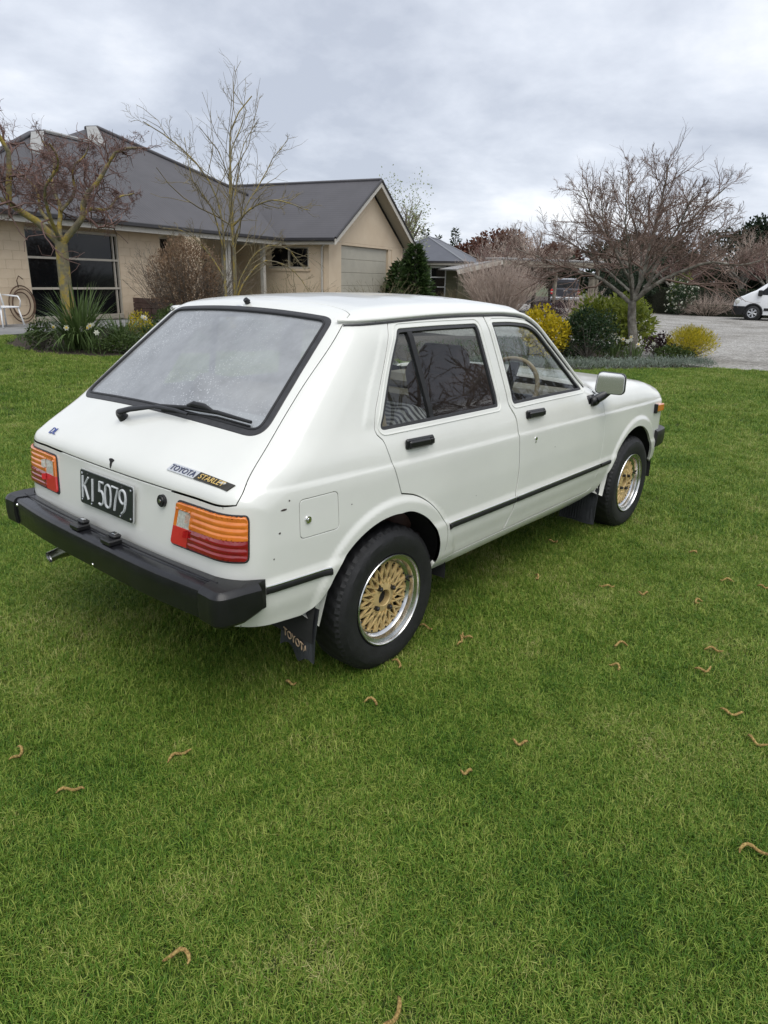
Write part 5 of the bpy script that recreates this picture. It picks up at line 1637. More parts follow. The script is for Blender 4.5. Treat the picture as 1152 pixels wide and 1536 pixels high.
# wing
WS, WBG = 10.85, -1.60
wing = MB()
def wbx(lo, hi): wing.box(lo, hi)
wbx((WS, WBG + .2, GFL), (WS + .2, -.80, 2.62)); wbx((WS, .78, GFL), (WS + .2, 2.6, 2.62)); wbx((WS, -.80, GFL), (WS + .2, .78, 1.80)); wbx((WS, -.80, 2.44), (WS + .2, .78, 2.62))
wing.obj('wing_wall', STONE2, house)
gw = MB()
gw.box((WS, WBG, GFL), (11.69, WBG + .2, 2.64)); gw.box((15.70, WBG, GFL), (16.69, WBG + .2, 2.64)); gw.box((11.69, WBG, 2.55), (15.70, WBG + .2, 2.64))
gx = (WS + 16.69) / 2
for z0, z1 in ((0, 1),):
    V = [(WS, WBG, 2.643), (16.69, WBG, 2.643), (gx, WBG, 2.643 + (16.69 - WS) / 2 * .64), (WS, WBG + .2, 2.643), (16.69, WBG + .2, 2.643), (gx, WBG + .2, 2.643 + (16.69 - WS) / 2 * .64)]
    gw.add(V, [(0, 1, 2), (5, 4, 3), (0, 3, 4, 1), (1, 4, 5, 2), (2, 5, 3, 0)])
gw.obj('gable_wall', STONE2, house)
hb('wing_end_wall', (16.5, WBG + .2, GFL), (16.69, 9, 2.62), STONE2)
hb('reveal', (15.42, WBG + .02, GFL), (15.70, WBG + .22, 2.55), STONE2)
gd = hb('garage_door', (11.69, WBG + .13, GFL), (15.42, WBG + .16, 2.55), GDOOR)
for k in range(5):
    z0 = GFL + .01 + k * .448
    hb('door_panel', (11.71, WBG + .095, z0), (15.41, WBG + .128, z0 + .440), GDOOR, gd, .006)
wwin = hb('wing_window', (WS + .08, -.80, 1.80), (WS + .10, .78, 2.44), PANE)
for lo, hi in (((WS - .02, -.86, 1.74), (WS + .12, .84, 1.80)), ((WS + .0, -.80, 2.40), (WS + .12, .78, 2.44)), ((WS, -.80, 1.80), (WS + .12, -.76, 2.40)), ((WS, .0, 1.80), (WS + .12, .04, 2.40))): hb('frame', lo, hi, FRAMEM, wwin)
hb('window_sill', (WS - .04, -.86, 1.66), (WS - .002, .84, 1.738), STONE2, wwin)
m = MB(); m.tube([(WS - .05, WBG + .18, 2.60), (WS - .05, WBG + .18, 2.50), (WS - .05, WBG + .24, 2.44), (WS - .05, WBG + .24, GFL)], .04, 8); m.obj('downpipe', FASCIA, house, True, 50)
# roofs
K = .64
def slope(s, b): return 2.72 + K * b
mp = [(-1.9, -.02), (1.93, 2.31), (3.77, 3.46), (4.42, 3.70), (5.2, 3.80), (6.71, 4.56), (7.33, 4.77), (11.75, 2.32), (10.4, .2), (10.4, -.02)]
top = [(s, b, slope(s, b)) for s, b in mp]
bk = [(s, b + 7.5, 2.6) for s, b in mp[1:8]]
rf = MB(); n_ = len(top)
rf.add(top + [(s, b, z - .06) for s, b, z in top] + bk, [tuple(range(n_))] + [(i, n_ + i, n_ + (i + 1) % n_, (i + 1) % n_) for i in (0, 8, 9)] + [(i, i + 1, 2 * n_ + i, 2 * n_ + i - 1) for i in range(1, 7)] + [tuple(range(n_, 2 * n_))[::-1]])
main_roof = rf.obj('main_roof', ROOFM, house)
ridge_line = lambda pts: [(a, b, z + .02) for a, b, z in pts]
m = MB(); m.tube(ridge_line(top[0:4]), .07, 6); m.obj('ridge_cap', ROOFM, main_roof, True)
m = MB(); m.tube(ridge_line(top[5:8]), .07, 6); m.obj('ridge_cap', ROOFM, main_roof, True)
GAB = mat('gablet_sheet', (.30, .30, .29), rough=.6, var=.12, vscale=5)
for q in ([(2.94, 2.50), (3.36, 2.54), (4.42, 3.68), (3.80, 3.44)], [(5.96, 3.70), (6.52, 3.62), (7.30, 4.74), (6.70, 4.54)]):
    m = MB(); V = [(s, b, slope(s, b) + .09) for s, b in q] + [(s, b, slope(s, b) - .02) for s, b in q]
    m.add(V, [(0, 1, 2, 3)] + [(i, 4 + i, 4 + (i + 1) % 4, (i + 1) % 4) for i in range(4)]); m.obj('gablet', GAB, main_roof)
m = MB(); m.tube([(4.42, 3.70, slope(0, 3.70) + .05), (6.0, 3.66, slope(0, 3.66) + .05)], .05, 6); m.obj('flashing', GAB, main_roof)
hb('gutter', (-1.9, -.12, 2.60), (10.4, -.025, 2.715), GUTTER, house, .02)
hb('fascia', (-1.9, -.022, 2.48), (10.4, .01, 2.66), FASCIA)
hb('soffit', (-1.9, .012, 2.625), (10.8, WB + .6, 2.645), SOFFIT)
# wing roof
RX, RZ = 13.70, 2.72 + (13.70 - 10.45) * K
b0, b1 = -2.07, 8.0
wr = MB()
for s0 in (10.45, 16.95):
    V = [(s0, b0, 2.72), (RX, b0, RZ), (RX, b1, RZ), (s0, b1, 2.72)]; V += [(a, b, z - .05) for a, b, z in V]
    wr.add(V, [(0, 1, 2, 3), (7, 6, 5, 4), (0, 4, 5, 1), (2, 6, 7, 3), (0, 3, 7, 4)])
wing_roof = wr.obj('wing_roof', ROOFM, house)
m = MB(); m.tube([(RX, b0 - .02, RZ + .01), (RX, b1, RZ + .01)], .06, 6); m.obj('ridge_cap', ROOFM, wing_roof)
for s0 in (10.45, 16.95):
    d = 1 if s0 > RX else -1
    m = MB(); L0 = (s0, 2.72); L1 = (RX, RZ)
    V = [(L0[0] + d * .03, b0 - .035, L0[1] - .055), (L1[0], b0 - .035, L1[1] - .035), (L1[0], b0 - .035, L1[1] - .22), (L0[0] + d * .03, b0 - .035, L0[1] - .24)]
    V += [(a, b + .03, z) for a, b, z in V]
    m.add(V, [(0, 1, 2, 3), (7, 6, 5, 4), (0, 4, 5, 1), (1, 5, 6, 2), (2, 6, 7, 3), (3, 7, 4, 0)]); m.obj('barge_board', FASCIA, house)
    m = MB(); m.tube([(L0[0] + d * .02, b0 - .04, L0[1] - .02), (L1[0], b0 - .04, L1[1] + .0)], .045, 6); m.obj('barge_cap', GUTTER, house)
    m = MB(); V = [(L0[0], b0, L0[1] - .10), (L1[0], b0, L1[1] - .10), (L1[0], WBG + .01, L1[1] - .10), (L0[0], WBG + .01, L0[1] - .10)]; m.add(V, [(0, 1, 2, 3)]); m.obj('gable_soffit', SOFFIT, house)
hb('gutter', (10.36, b0, 2.60), (10.46, 2.2, 2.72), GUTTER, house, .02)
hb('fascia', (10.462, b0, 2.50), (10.49, 2.2, 2.66), FASCIA)
hb('soffit', (10.492, b0, 2.60), (10.85, 2.2, 2.62), SOFFIT)

# things on the patio
def hp(s, b, z=GFL): return HO + Vector((math.cos(HA) * s - math.sin(HA) * b, math.sin(HA) * s + math.cos(HA) * b, z))
WHITEP = mat('white_resin', (.74, .75, .76), rough=.4, var=.04)
ch = empty('garden_chair', (4.60, 14.05, .306), R(20)); tag(ch, 'white moulded plastic garden chair standing on the patio by the wall', 'chair')
m = MB(); m.box((-.24, -.24, .40), (.24, .22, .43), .012)
for k in range(5): m.box((-.20 + k * .085, -.20, .43), (-.14 + k * .085, .18, .436), .002)
m.obj('seat', WHITEP, ch)
for sx in (-1, 1):
    for sy in (-1, 1):
        m = MB(); m.tube([(sx * .22, sy * .20, .41), (sx * .255, sy * .235, .2), (sx * .285, sy * .27, 0)], [.028, .024, .026], 8, flat=.7); m.obj('leg', WHITEP, ch, True)
    m = MB(); m.tube([(sx * .255, -.23, .41), (sx * .265, -.25, .55), (sx * .265, -.20, .635), (sx * .262, .05, .65), (sx * .25, .22, .66)], [.02, .02, .026, .028, .022], 8, flat=.6); m.obj('armrest', WHITEP, ch, True)
m = MB(); m.tube([(-.24, .22, .42), (-.235, .27, .66), (-.17, .31, .83), (0, .325, .87), (.17, .31, .83), (.235, .27, .66), (.24, .22, .42)], .022, 8)
for k in range(5): m.tube([(-.15 + k * .075, .225, .43), (-.14 + k * .07, .285, .66), (-.12 + k * .06, .317, .855)], .014, 6)
m.obj('backrest', WHITEP, ch, True)
RUST = mat('rusty_iron', (.10, .055, .035), rough=.8, var=.4, vscale=12)
wr_ = empty('rusty_iron_hoop', hp(.52, .42, GFL + .004), HA); tag(wr_, 'rusty iron hoop with trailing dried stems leaning on the cream wall', 'hoop')
for rr_, ds in ((.40, 0), (.33, .03), (.26, -.02)):
    m = MB(); m.tube([(rr_ * math.sin(t) * .8 + ds, -.03 - .02 * math.sin(t), .42 - .40 * math.cos(t) * (rr_ / .40) + .02) for t in np.linspace(.05, 6.25, 30)], .014, 6); m.obj('hoop_band', RUST, wr_, True)
m = MB(); m.tube([(-.05, -.04, .80), (-.08, -.05, .95), (-.02, -.05, 1.05), (.08, -.05, .98)], .012, 6); m.obj('hook', RUST, wr_, True)
WOODB = mat('brown_boards', (.085, .05, .04), rough=.75, stops=[(.3, (.05, .028, .022)), (.7, (.12, .075, .06))], vscale=6, detail=7, bump=.003, bscale=40)
pb = empty('timber_planter', hp(4.15, -.10, .302), HA); tag(pb, 'dark brown boarded timber planter against the house wall beside the big window', 'planter')
for k in range(4):
    for (lo, hi) in (((-.42, -.33, .02 + k * .135), (.42, -.30, .145 + k * .135)), ((-.45, -.30, .02 + k * .135), (-.42, .30, .145 + k * .135)), ((.42, -.30, .02 + k * .135), (.45, .30, .145 + k * .135))):
        m = MB(); m.box(lo, hi, .004); m.obj('board', WOODB, pb)
m = MB(); m.box((-.41, -.29, 0), (.41, .29, .46)); m.obj('soil', BARK_SOIL, pb)

# ------------------------------------------------------------------ neighbour's house, carport, hedges
CLAD = mat('green_cladding', (.19, .19, .12), rough=.7, var=.12, vscale=3)
nb = empty('green_house', (27.76, 18.13, 0), R(24.1)); tag(nb, 'green weatherboard house with a hipped grey roof beyond the garage', 'house')
nroof = mat('blue_grey_roof', (.085, .090, .108), rough=.55, var=.08, vscale=2)
m = MB(); m.box((.42, .40, .0), (6.7, 4.4, 2.2)); m.obj('wall', CLAD, nb)
for k in range(15):
    m = MB(); m.box((.395, .38, .05 + k * .145), (.418, 4.42, .185 + k * .145), .003); m.obj('weatherboard', CLAD, nb)
m = MB(); pz = 2.32
V = [(0, 0, pz), (7.1, 0, pz), (7.1, 4.8, pz), (0, 4.8, pz), (2.4, 2.4, pz + 1.25), (4.7, 2.4, pz + 1.25)]
m.add(V, [(0, 1, 5, 4), (1, 2, 5), (2, 3, 4, 5), (3, 0, 4), (3, 2, 1, 0)]); nr = m.obj('roof', nroof, nb)
RF = mat('ridge_flashing', (.22, .23, .25), rough=.5)
for q in ((V[0], V[4]), (V[4], V[5]), (V[5], V[1]), (V[3], V[4])): m = MB(); m.tube(q, .05, 6); m.obj('ridge_cap', RF, nr)
m = MB(); m.box((-.05, -.05, pz - .16), (7.15, -.002, pz + .015)); m.box((-.05, .0, pz - .16), (-.002, 4.85, pz + .015)); m.obj('fascia', FASCIA, nb)
m = MB(); m.box((-.13, -.13, pz - .06), (7.2, -.052, pz + .03)); m.box((-.13, -.05, pz - .06), (-.052, 4.85, pz + .03)); m.obj('gutter', GUTTER, nb)
m = MB(); m.box((.02, .02, pz - .16), (7.0, 4.7, pz - .14)); m.obj('soffit', WHITEP, nb)
nw = empty('tall_window', (.38, 1.36, .72)); nw.parent = nb
m = MB(); m.box((-.02, -.40, -.06), (.03, .40, 1.40)); m.obj('frame', WHITEP, nw)
for k in range(3): m = MB(); m.box((-.032, -.34, .0 + k * .455), (-.022, .34, .40 + k * .455)); m.obj('pane', PANE, nw)
# carport: low sloping roof on posts, timber fascia, corrugated edge
cp = empty('carport', (24.2, 13.9, 0)); tag(cp, 'open timber carport with a low corrugated roof over the parked ute', 'carport')
WTIM = mat('weathered_timber', (.21, .18, .14), rough=.85, stops=[(.3, (.13, .11, .085)), (.7, (.26, .23, .18))], vscale=5, detail=7, bump=.004, bscale=40)
IRON = mat('corrugated_iron', (.30, .29, .28), rough=.5, metal=.4, var=.2, vscale=4)
c0 = Vector((24.2, 13.9, 0))
def cpo(x, y, z): return (x - c0.x, y - c0.y, z)
pA, pB, pC, pD = (22.75, 15.05, 1.90), (23.9, 13.7, 2.33), (31.5, 12.9, 2.42), (33.5, 19.5, 2.45)
m = MB(); V = [cpo(*pA), cpo(*pB), cpo(*pC), cpo(*pD), cpo(28, 20, 2.0)]
V = V + [(a, b, z - .05) for a, b, z in V]; m.add(V, [(0, 1, 2, 3, 4), (9, 8, 7, 6, 5)] + [(i, 5 + i, 5 + (i + 1) % 5, (i + 1) % 5) for i in range(5)]); m.obj('roof', IRON, cp)
def beam(name, a, b, w, h, mt, parent):
    a = Vector(a); b = Vector(b); d = b - a; L = d.length; q = d.to_track_quat('X', 'Z').to_matrix().to_4x4()
    m = MB(); m.box((0, -w / 2, -h), (L, w / 2, 0), .004, Matrix.Translation(a) @ q); return m.obj(name, mt, parent)
beam('barge_board', cpo(22.7, 15.0, 1.86), cpo(23.9, 13.62, 2.29), .05, .17, FASCIA, cp)
beam('fascia_board', cpo(23.9, 13.60, 2.28), cpo(31.6, 12.80, 2.37), .05, .24, WTIM, cp)
for i in range(46):
    t = i / 45; x = 23.95 + 7.6 * t; y = 13.66 - .80 * t - .02; z = 2.345 + .09 * t
    m = MB() if i == 0 else None
    if i == 0: m.tube([cpo(x, y - .05, z), cpo(x + .12, y + .9, z)], .045, 6); o = m.obj('roof_rib', IRON, cp); rib_me, rx, ry, rz_ = o.data, x, y, z
    else: o = link('roof_rib', rib_me, None, cp); o.location = (x - rx, y - ry, z - rz_)
for (x, y, h) in ((24.1, 13.75, 2.1), (27.9, 13.3, 2.1), (31.4, 12.95, 2.1), (33.2, 19.2, 2.4)):
    m = MB(); m.box((x - c0.x - .06, y - c0.y - .06, 0), (x - c0.x + .06, y - c0.y + .06, h), .01); m.obj('post', WTIM, cp)
m = MB(); m.box(cpo(23.4, 15.2, 0), cpo(24.2, 15.4, 1.9)); m.obj('side_wall', CLAD, cp)
post = empty('wooden_post', (34.37, 14.59, 0)); tag(post, 'grey weathered wooden post beside the parked ute', 'post')
m = MB(); m.box((-.13, -.13, 0), (.13, .13, 1.72), .02); m.obj('shaft', WTIM, post); m = MB(); m.box((-.15, -.15, 1.72), (.15, .15, 1.76), .01); m.obj('cap', WTIM, post)

# ute seen from behind
ute = empty('parked_ute', (40.6, 19.2, 0), R(27)); tag(ute, 'dark grey ute with a canopy parked in the carport seen from behind', 'ute')
UTEP = mat('charcoal_paint', (.060, .062, .075), rough=.3, coat=.7, metal=.3, var=.08)
def lofted(name, rings, mt, parent, sharp=40, cap=True):
    k = len(rings[0]); V = [p for r_ in rings for p in r_]; F = [(i * k + j, i * k + (j + 1) % k, (i + 1) * k + (j + 1) % k, (i + 1) * k + j) for i in range(len(rings) - 1) for j in range(k)]
    if cap: F += [tuple(range(k))[::-1], tuple(range((len(rings) - 1) * k, len(rings) * k))]
    me = arr_mesh(name, V, F, True); me.set_sharp_from_angle(angle=R(sharp)); return link(name, me, mt, parent)
def rring(x, w0, w1, z0, z1, ins=.06):
    return [(x, -w0, z0 + ins), (x, -w0 + ins, z0), (x, w0 - ins, z0), (x, w0, z0 + ins), (x, (w0 + w1) / 2, (z0 + z1) / 2), (x, w1, z1 - ins), (x, w1 - ins * 1.5, z1), (x, -w1 + ins * 1.5, z1), (x, -w1, z1 - ins), (x, -(w0 + w1) / 2, (z0 + z1) / 2)]
lofted('body', [rring(-1.02, .86, .86, .62, 1.10), rring(-1.0, .89, .89, .55, 1.14), rring(.6, .91, .90, .45, 1.16), rring(2.9, .91, .90, .45, 1.16), rring(4.2, .86, .80, .5, 1.05)], UTEP, ute)
lofted('canopy', [rring(-.86, .82, .70, 1.12, 1.66), rring(-.6, .84, .72, 1.12, 1.74), rring(1.9, .84, .72, 1.12, 1.78), rring(2.7, .82, .66, 1.12, 1.5)], UTEP, ute)
m = MB(); V = [(-.885, -.62, 1.22), (-.885, .62, 1.22), (-.835, .54, 1.60), (-.835, -.54, 1.60)]; m.add([(a - .012, b, c_) for a, b, c_ in V] + V, [(3, 2, 1, 0), (4, 5, 6, 7), (0, 1, 5, 4), (1, 2, 6, 5), (2, 3, 7, 6), (3, 0, 4, 7)]); m.obj('rear_window', PANE, ute)
m = MB(); m.box((-1.05, -.70, .66), (-1.025, .70, 1.10), .01); tgate = m.obj('tailgate', UTEP, ute); m = MB(); m.box((-1.065, -.12, .98), (-1.05, .12, 1.03), .004); m.obj('handle', CHROME, tgate)
for s in (-1, 1):
    m = MB(); m.box((-1.045, s * .80 - .08, .80), (-.98, s * .80 + .08, 1.10), .012); tl_ = m.obj('tail_light', REDB, ute); m = MB(); m.box((-1.052, s * .80 - .06, .90), (-1.046, s * .80 + .06, .97)); m.obj('clear_lens', CLEAR, tl_)
m = MB(); m.box((-1.20, -.88, .46), (-1.0, .88, .64), .04); m.obj('rear_bumper', mat('silver_bumper', (.40, .42, .44), rough=.35, metal=.7), ute)
m = MB(); m.box((-1.15, -.26, .66), (-1.056, .26, .78), .004); m.obj('number_plate', WHITEP, tgate) if False else None
def simple_wheel(parent, x, y, r_, w_, out):
    e = empty('wheel', (x, y, r_)); e.parent = parent
    prof = [(r_ * .62, -w_ / 2), (r_ * .9, -w_ / 2), (r_, -w_ * .3), (r_, w_ * .3), (r_ * .9, w_ / 2), (r_ * .62, w_ / 2)]
    V, F = lathe(prof, n=36); F = [f[::-1] for f in F]; link('tyre', arr_mesh('tyre', V, F), TYRE, e)
    m = MB(); s = out
    V, F = lathe([(r_ * .64, s * w_ * .40), (r_ * .60, s * w_ * .47), (r_ * .56, s * w_ * .42), (r_ * .54, s * w_ * .3), (.05, s * w_ * .2)], n=36); m.add(V, F)
    m.obj('wheel_disc', DARK, e, True)
    m = MB()
    for k in range(6):
        a = 2 * math.pi * k / 6 + .3
        for da in (-.13, .13): m.tube([(.06 * math.cos(a), s * w_ * .40, .06 * math.sin(a)), (r_ * .58 * math.cos(a + da), s * w_ * .44, r_ * .58 * math.sin(a + da))], [.03, .022], 5)
    V, F = lathe([(r_ * .64, s * w_ * .42), (r_ * .62, s * w_ * .49), (r_ * .57, s * w_ * .46), (r_ * .56, s * w_ * .40)], n=36); m.add(V, F); m.disc((0, s * w_ * .36, 0), (0, s, 0), .075, .06, .05, 14)
    m.obj('wheel_trim', mat('wheel_silver', (.55, .56, .58), rough=.35, metal=.6) if 'wheel_silver' not in bpy.data.materials else bpy.data.materials['wheel_silver'], e)
    return e
for x in (-.05, 3.15):
    for s in (-1, 1): simple_wheel(ute, x, s * .74, .37, .25, s)
m = MB(); m.box((-.98, -.84, .40), (4.0, .84, .56), .05); m.obj('chassis', UNDER, ute)
m = MB(); V, F = lathe([(.17, -.11), (.30, -.11), (.34, -.06), (.34, .06), (.30, .11), (.17, .11)], n=24); m.add([(a - .80, b2, c_ + .38) for a, c_, b2 in [(v[0], v[1], v[2]) for v in []]] if False else [(v[0] - .75, v[2], v[1] + .40) for v in V], F); m.obj('spare_wheel', TYRE, ute)
m = MB(); m.box((-1.34, -.03, .46), (-1.16, .03, .52), .01); m.disc((-1.33, 0, .52), (0, 0, 1), .03, .03, .05, 12); m.obj('tow_ball', PLASTIC, ute)

# white van, nose in view at the right
van = empty('white_van', (35.45, 6.80, 0), R(98)); tag(van, 'white panel van with black bumper parked on the gravel at the right edge', 'van')
VANP = mat('van_white', (.78, .79, .80), rough=.3, coat=.6, var=.03)
# local: x forward (front axle at 0), y left; the near side is +y after turning
def vring(x, w, zl, zt, wt, sh=1.05):
    return [(x, -w, zl), (x, w, zl), (x, w + .01, (zl + sh) / 2), (x, w, sh), (x, (w + wt) / 2, (sh + zt) / 2 + .03), (x, wt, zt - .08), (x, wt - .12, zt), (x, -wt + .12, zt), (x, -wt, zt - .08), (x, -(w + wt) / 2, (sh + zt) / 2 + .03), (x, -w, sh), (x, -w - .01, (zl + sh) / 2)]
lofted('body_front', [vring(.88, .60, .42, .80, .52, .62), vring(.84, .74, .30, .90, .64, .70), vring(.70, .86, .26, 1.00, .78, .82), vring(.45, .93, .26, 1.10, .86, .94), vring(.20, .95, .26, 1.24, .88, 1.06), vring(.0, .95, .26, 1.33, .88, 1.10), vring(-.35, .95, .26, 1.60, .84, 1.12), vring(-.78, .95, .26, 1.92, .78, 1.12), vring(-.95, .95, .26, 1.98, .78, 1.12)], VANP, van, 50)
lofted('body_rear', [vring(-.953, .95, .26, 1.96, .76, 1.12), vring(-2.2, .96, .26, 1.99, .82, 1.12), vring(-3.9, .95, .26, 1.97, .82, 1.12), vring(-4.0, .92, .30, 1.93, .78, 1.10)], VANP, van, 50)
m = MB()
for yy in (1,):
    pass
V = [(.90, -.62, .30), (.90, .62, .30), (.92, .62, .62), (.92, -.62, .62)]
lofted('front_bumper', [[(.20 + 0 * k, 0, 0) for k in range(0)]] if False else [[(a, y, z) for z in (.24, .40, .62)] + [(a - .06, y, z) for z in (.60, .40, .26)] for a, y in ((.36, -.972), (.62, -.935), (.84, -.80), (.93, -.5), (.95, 0), (.93, .5), (.84, .80), (.62, .935), (.36, .972))], PLASTIC, van, 40)
for s in (-1, 1):
    m = MB(); m.box((.58, s * .80 - .09, .72), (.78, s * .80 + .09, .90), .03); hl_ = m.obj('headlight', CLEAR, van)
    m = MB(); V = [(-.10, s * .956, 1.14), (-.60, s * .85, 1.62), (-1.02, s * .83, 1.66), (-1.05, s * .955, 1.12)]; m.add(V + [(a, b * .98, c_) for a, b, c_ in V], [(0, 1, 2, 3), (7, 6, 5, 4), (0, 4, 5, 1), (1, 5, 6, 2), (2, 6, 7, 3), (3, 7, 4, 0)]); m.obj('side_window', PANE, van)
    m = MB(); m.box((-.30, s * 1.02 - .09, 1.08), (-.12, s * 1.02 + .09, 1.34), .03); m.obj('door_mirror', PLASTIC, van)
    m = MB(); V = [];
    n_ = 20; c_o = .40
    pts = [(c_o * math.cos(t), s * .968, .33 + c_o * math.sin(t)) for t in np.linspace(-.15, math.pi + .15, n_)]
    m.tube(pts, .035, 6); m.obj('arch_trim', PLASTIC, van, True)
    m = MB(); m.disc((0, s * .70, .33), (0, s, 0), .385, .385, .262, 28); m.obj('wheel_housing', DARK, van)
    m = MB(); m.box((-3.4, s * .972 - .01, .44), (-.45, s * .972 + .01, .56), .008); m.obj('rub_strip', PLASTIC, van)
    for x in (0, -3.0): simple_wheel(van, x, s * .885, .33, .21, s)
m = MB(); V = [(.0, -.72, 1.27), (.0, .72, 1.27), (-.70, .62, 1.87), (-.70, -.62, 1.87)]; m.add([(a + .03, b, c_ + .03) for a, b, c_ in V] + V, [(0, 1, 2, 3), (7, 6, 5, 4), (0, 4, 5, 1), (1, 5, 6, 2), (2, 6, 7, 3), (3, 7, 4, 0)]); m.obj('windscreen', PANE, van)

# blue ball / tub by the drive
tb = empty('blue_ball', (32.44, 15.9, gh(32.4, 15.9).item())); tag(tb, 'small bright blue ball beside the drive under the bare shrub', 'ball')
V, F = lathe([(max(.002, .23 * math.cos(a)), .23 + .23 * math.sin(a)) for a in np.linspace(-1.55, 1.55, 14)], n=24); V = [(a, c_, b) for a, b, c_ in V]
link('ball_skin', arr_mesh('ball_skin', V, F), mat('blue_plastic', (.03, .16, .52), rough=.35, coat=.4, var=.08), tb)
m = MB(); m.disc((0, 0, .455), (0, 0, 1), .03, .02, .012, 10); m.obj('valve', WHITEP, tb)
# ------------------------------------------------------------------ plants
L_BOX = leaf_mat('hedge_leaf', (.010, .018, .008), (.045, .060, .022))
L_DARK = leaf_mat('dark_evergreen', (.006, .014, .007), (.030, .050, .022))
L_CONIF = leaf_mat('conifer_green', (.010, .026, .008), (.050, .085, .022))
L_YEL = leaf_mat('golden_leaf', (.15, .15, .008), (.70, .53, .02), transl=.35)
L_LIME = leaf_mat('lime_leaf', (.05, .09, .012), (.30, .34, .05), transl=.35)
L_HEATH = leaf_mat('golden_heather', (.14, .17, .014), (.66, .52, .035), transl=.3)
L_GREEN = leaf_mat('mid_green', (.02, .045, .010), (.09, .13, .035))
L_GLOSS = leaf_mat('glossy_green', (.010, .024, .010), (.040, .075, .028), rough=.35)
L_SILV = leaf_mat('silver_leaf', (.10, .13, .10), (.30, .35, .29))
L_RED = leaf_mat('red_brown_leaf', (.04, .014, .010), (.16, .065, .040))
L_PURP = leaf_mat('purple_leaf', (.02, .012, .014), (.09, .05, .055))
L_STRAP = leaf_mat('strap_leaf', (.03, .055, .014), (.15, .22, .075), rough=.4)
L_BLOSS = leaf_mat('spring_green', (.12, .17, .05), (.42, .46, .26))
L_BROWN = leaf_mat('brown_leaf', (.10, .06, .038), (.34, .23, .14))
PETAL = leaf_mat('white_petal', (.62, .62, .50), (.80, .80, .70), transl=.3)
PETALY = mat('yellow_trumpet', (.75, .50, .06), rough=.6)
def daffs(parent_label, pts, seed, group):
    """daffodil clumps: leaves and flowers on stems"""
    for k, (x, y, n, h) in enumerate(pts):
        r = np.random.default_rng(seed + k); root = empty('daffodil_clump', (x, y, gh(x, y).item() + .01)); tag(root, parent_label, 'daffodils', group)
        a = r.uniform(0, 6.28, 40); D = np.c_[np.cos(a) * .35, np.sin(a) * .35, np.ones(40)]; P = np.c_[r.normal(0, .07, (40, 2)), np.zeros(40)]
        put_mesh('leaves', *leaf_arrays(P, D, h * .9, .022, r), L_STRAP, root, False)
        for i in range(n):
            b = np.array([r.normal(0, .16), r.normal(0, .16), 0]); t = b + np.array([r.normal(0, .05), r.normal(0, .05), h * r.uniform(.85, 1.15)])
            m = MB(); m.tube([b, (b + t) / 2, t], .005, 5); st = m.obj('stem', L_STRAP, root)
            f = unit(np.array([CAM[0] - x, CAM[1] - y, .9]) + r.normal(0, 3, 3)); u = unit(np.cross(f, [0, 0, 1.0])); w = np.cross(u, f)
            m = MB()
            for j in range(6):
                q = 2 * math.pi * j / 6; d = u * math.cos(q) + w * math.sin(q); e_ = -u * math.sin(q) + w * math.cos(q)
                m.add([t, t + d * .026 + e_ * .017 + f * .004, t + d * .052, t + d * .026 - e_ * .017 + f * .004], [(0, 1, 2, 3)])
            fl = m.obj('petals', PETAL, st); m = MB(); m.disc(t, f, .012, .017, .025, 10); m.obj('trumpet', PETALY if i % 3 == 0 else PETAL, st)

# T1: contorted tree in the left-hand bed, yellow with lichen
t1 = (4.05, 9.93, gh(4.05, 9.93).item() + .02)
bare_tree('contorted_willow', 'contorted bare tree with yellow lichen trunk in the left bed', 'tree', t1, [(0, 0, -.1), (.0, .0, .5), (-.01, .02, 1.1), (.0, .0, 1.72)],
    [[(0, 0, 1.66), (-.16, 0, 1.85), (-.33, .05, 2.02), (-.46, .1, 2.12), (-.66, .0, 2.20), (-.62, -.1, 2.75), (-.60, -.2, 3.10), (-.95, -.2, 3.42), (-1.2, -.2, 3.75)],
     [(-.46, .1, 2.12), (-.80, .1, 2.32), (-1.05, .2, 2.45), (-1.4, .2, 2.85), (-1.7, .1, 3.0)],
     [(0, 0, 1.66), (.0, .1, 1.95), (.05, .2, 2.3), (-.05, .3, 2.6), (.05, .5, 2.95), (-.1, .6, 3.3)],
     [(0, 0, 1.66), (.16, -.05, 1.86), (.36, -.1, 2.08), (.42, -.1, 2.38), (.62, -.2, 2.60), (.85, -.2, 2.95), (1.05, -.3, 3.15), (1.35, -.3, 3.2)],
     [(.36, -.1, 2.08), (.50, .2, 2.25), (.80, .4, 2.28), (1.0, .6, 2.5), (1.3, .8, 2.6)],
     [(0, 0, 1.7), (-.1, -.3, 2.0), (-.15, -.6, 2.4), (.1, -.9, 2.8), (0, -1.2, 3.0)],
     [(-.05, .1, 1.9), (-.25, .4, 2.2), (-.3, .8, 2.6), (-.6, 1.1, 2.9)],
     [(.05, .1, 2.2), (.3, .2, 2.5), (.3, .1, 2.85), (.55, .1, 3.1), (.6, .0, 3.3)]],
    [dict(k=15, ratio=.36, ang=48, wig=.50, trop=.04, m=10, rr=.30, tip=.3, rmin=.0045, t0=.3), dict(k=10, ratio=.52, ang=50, wig=.55, trop=.0, m=8, rr=.5, tip=.4, rmin=.0030, also=True), dict(k=8, ratio=.55, ang=50, wig=.5, trop=0, m=5, rr=.7, tip=.5, rmin=.0026)],
    11, BARK_L, TWIG_R, r_trunk=.105, trunk_tip=.95, r_limb=[.066, .04, .045, .06, .036, .036, .036, .03])
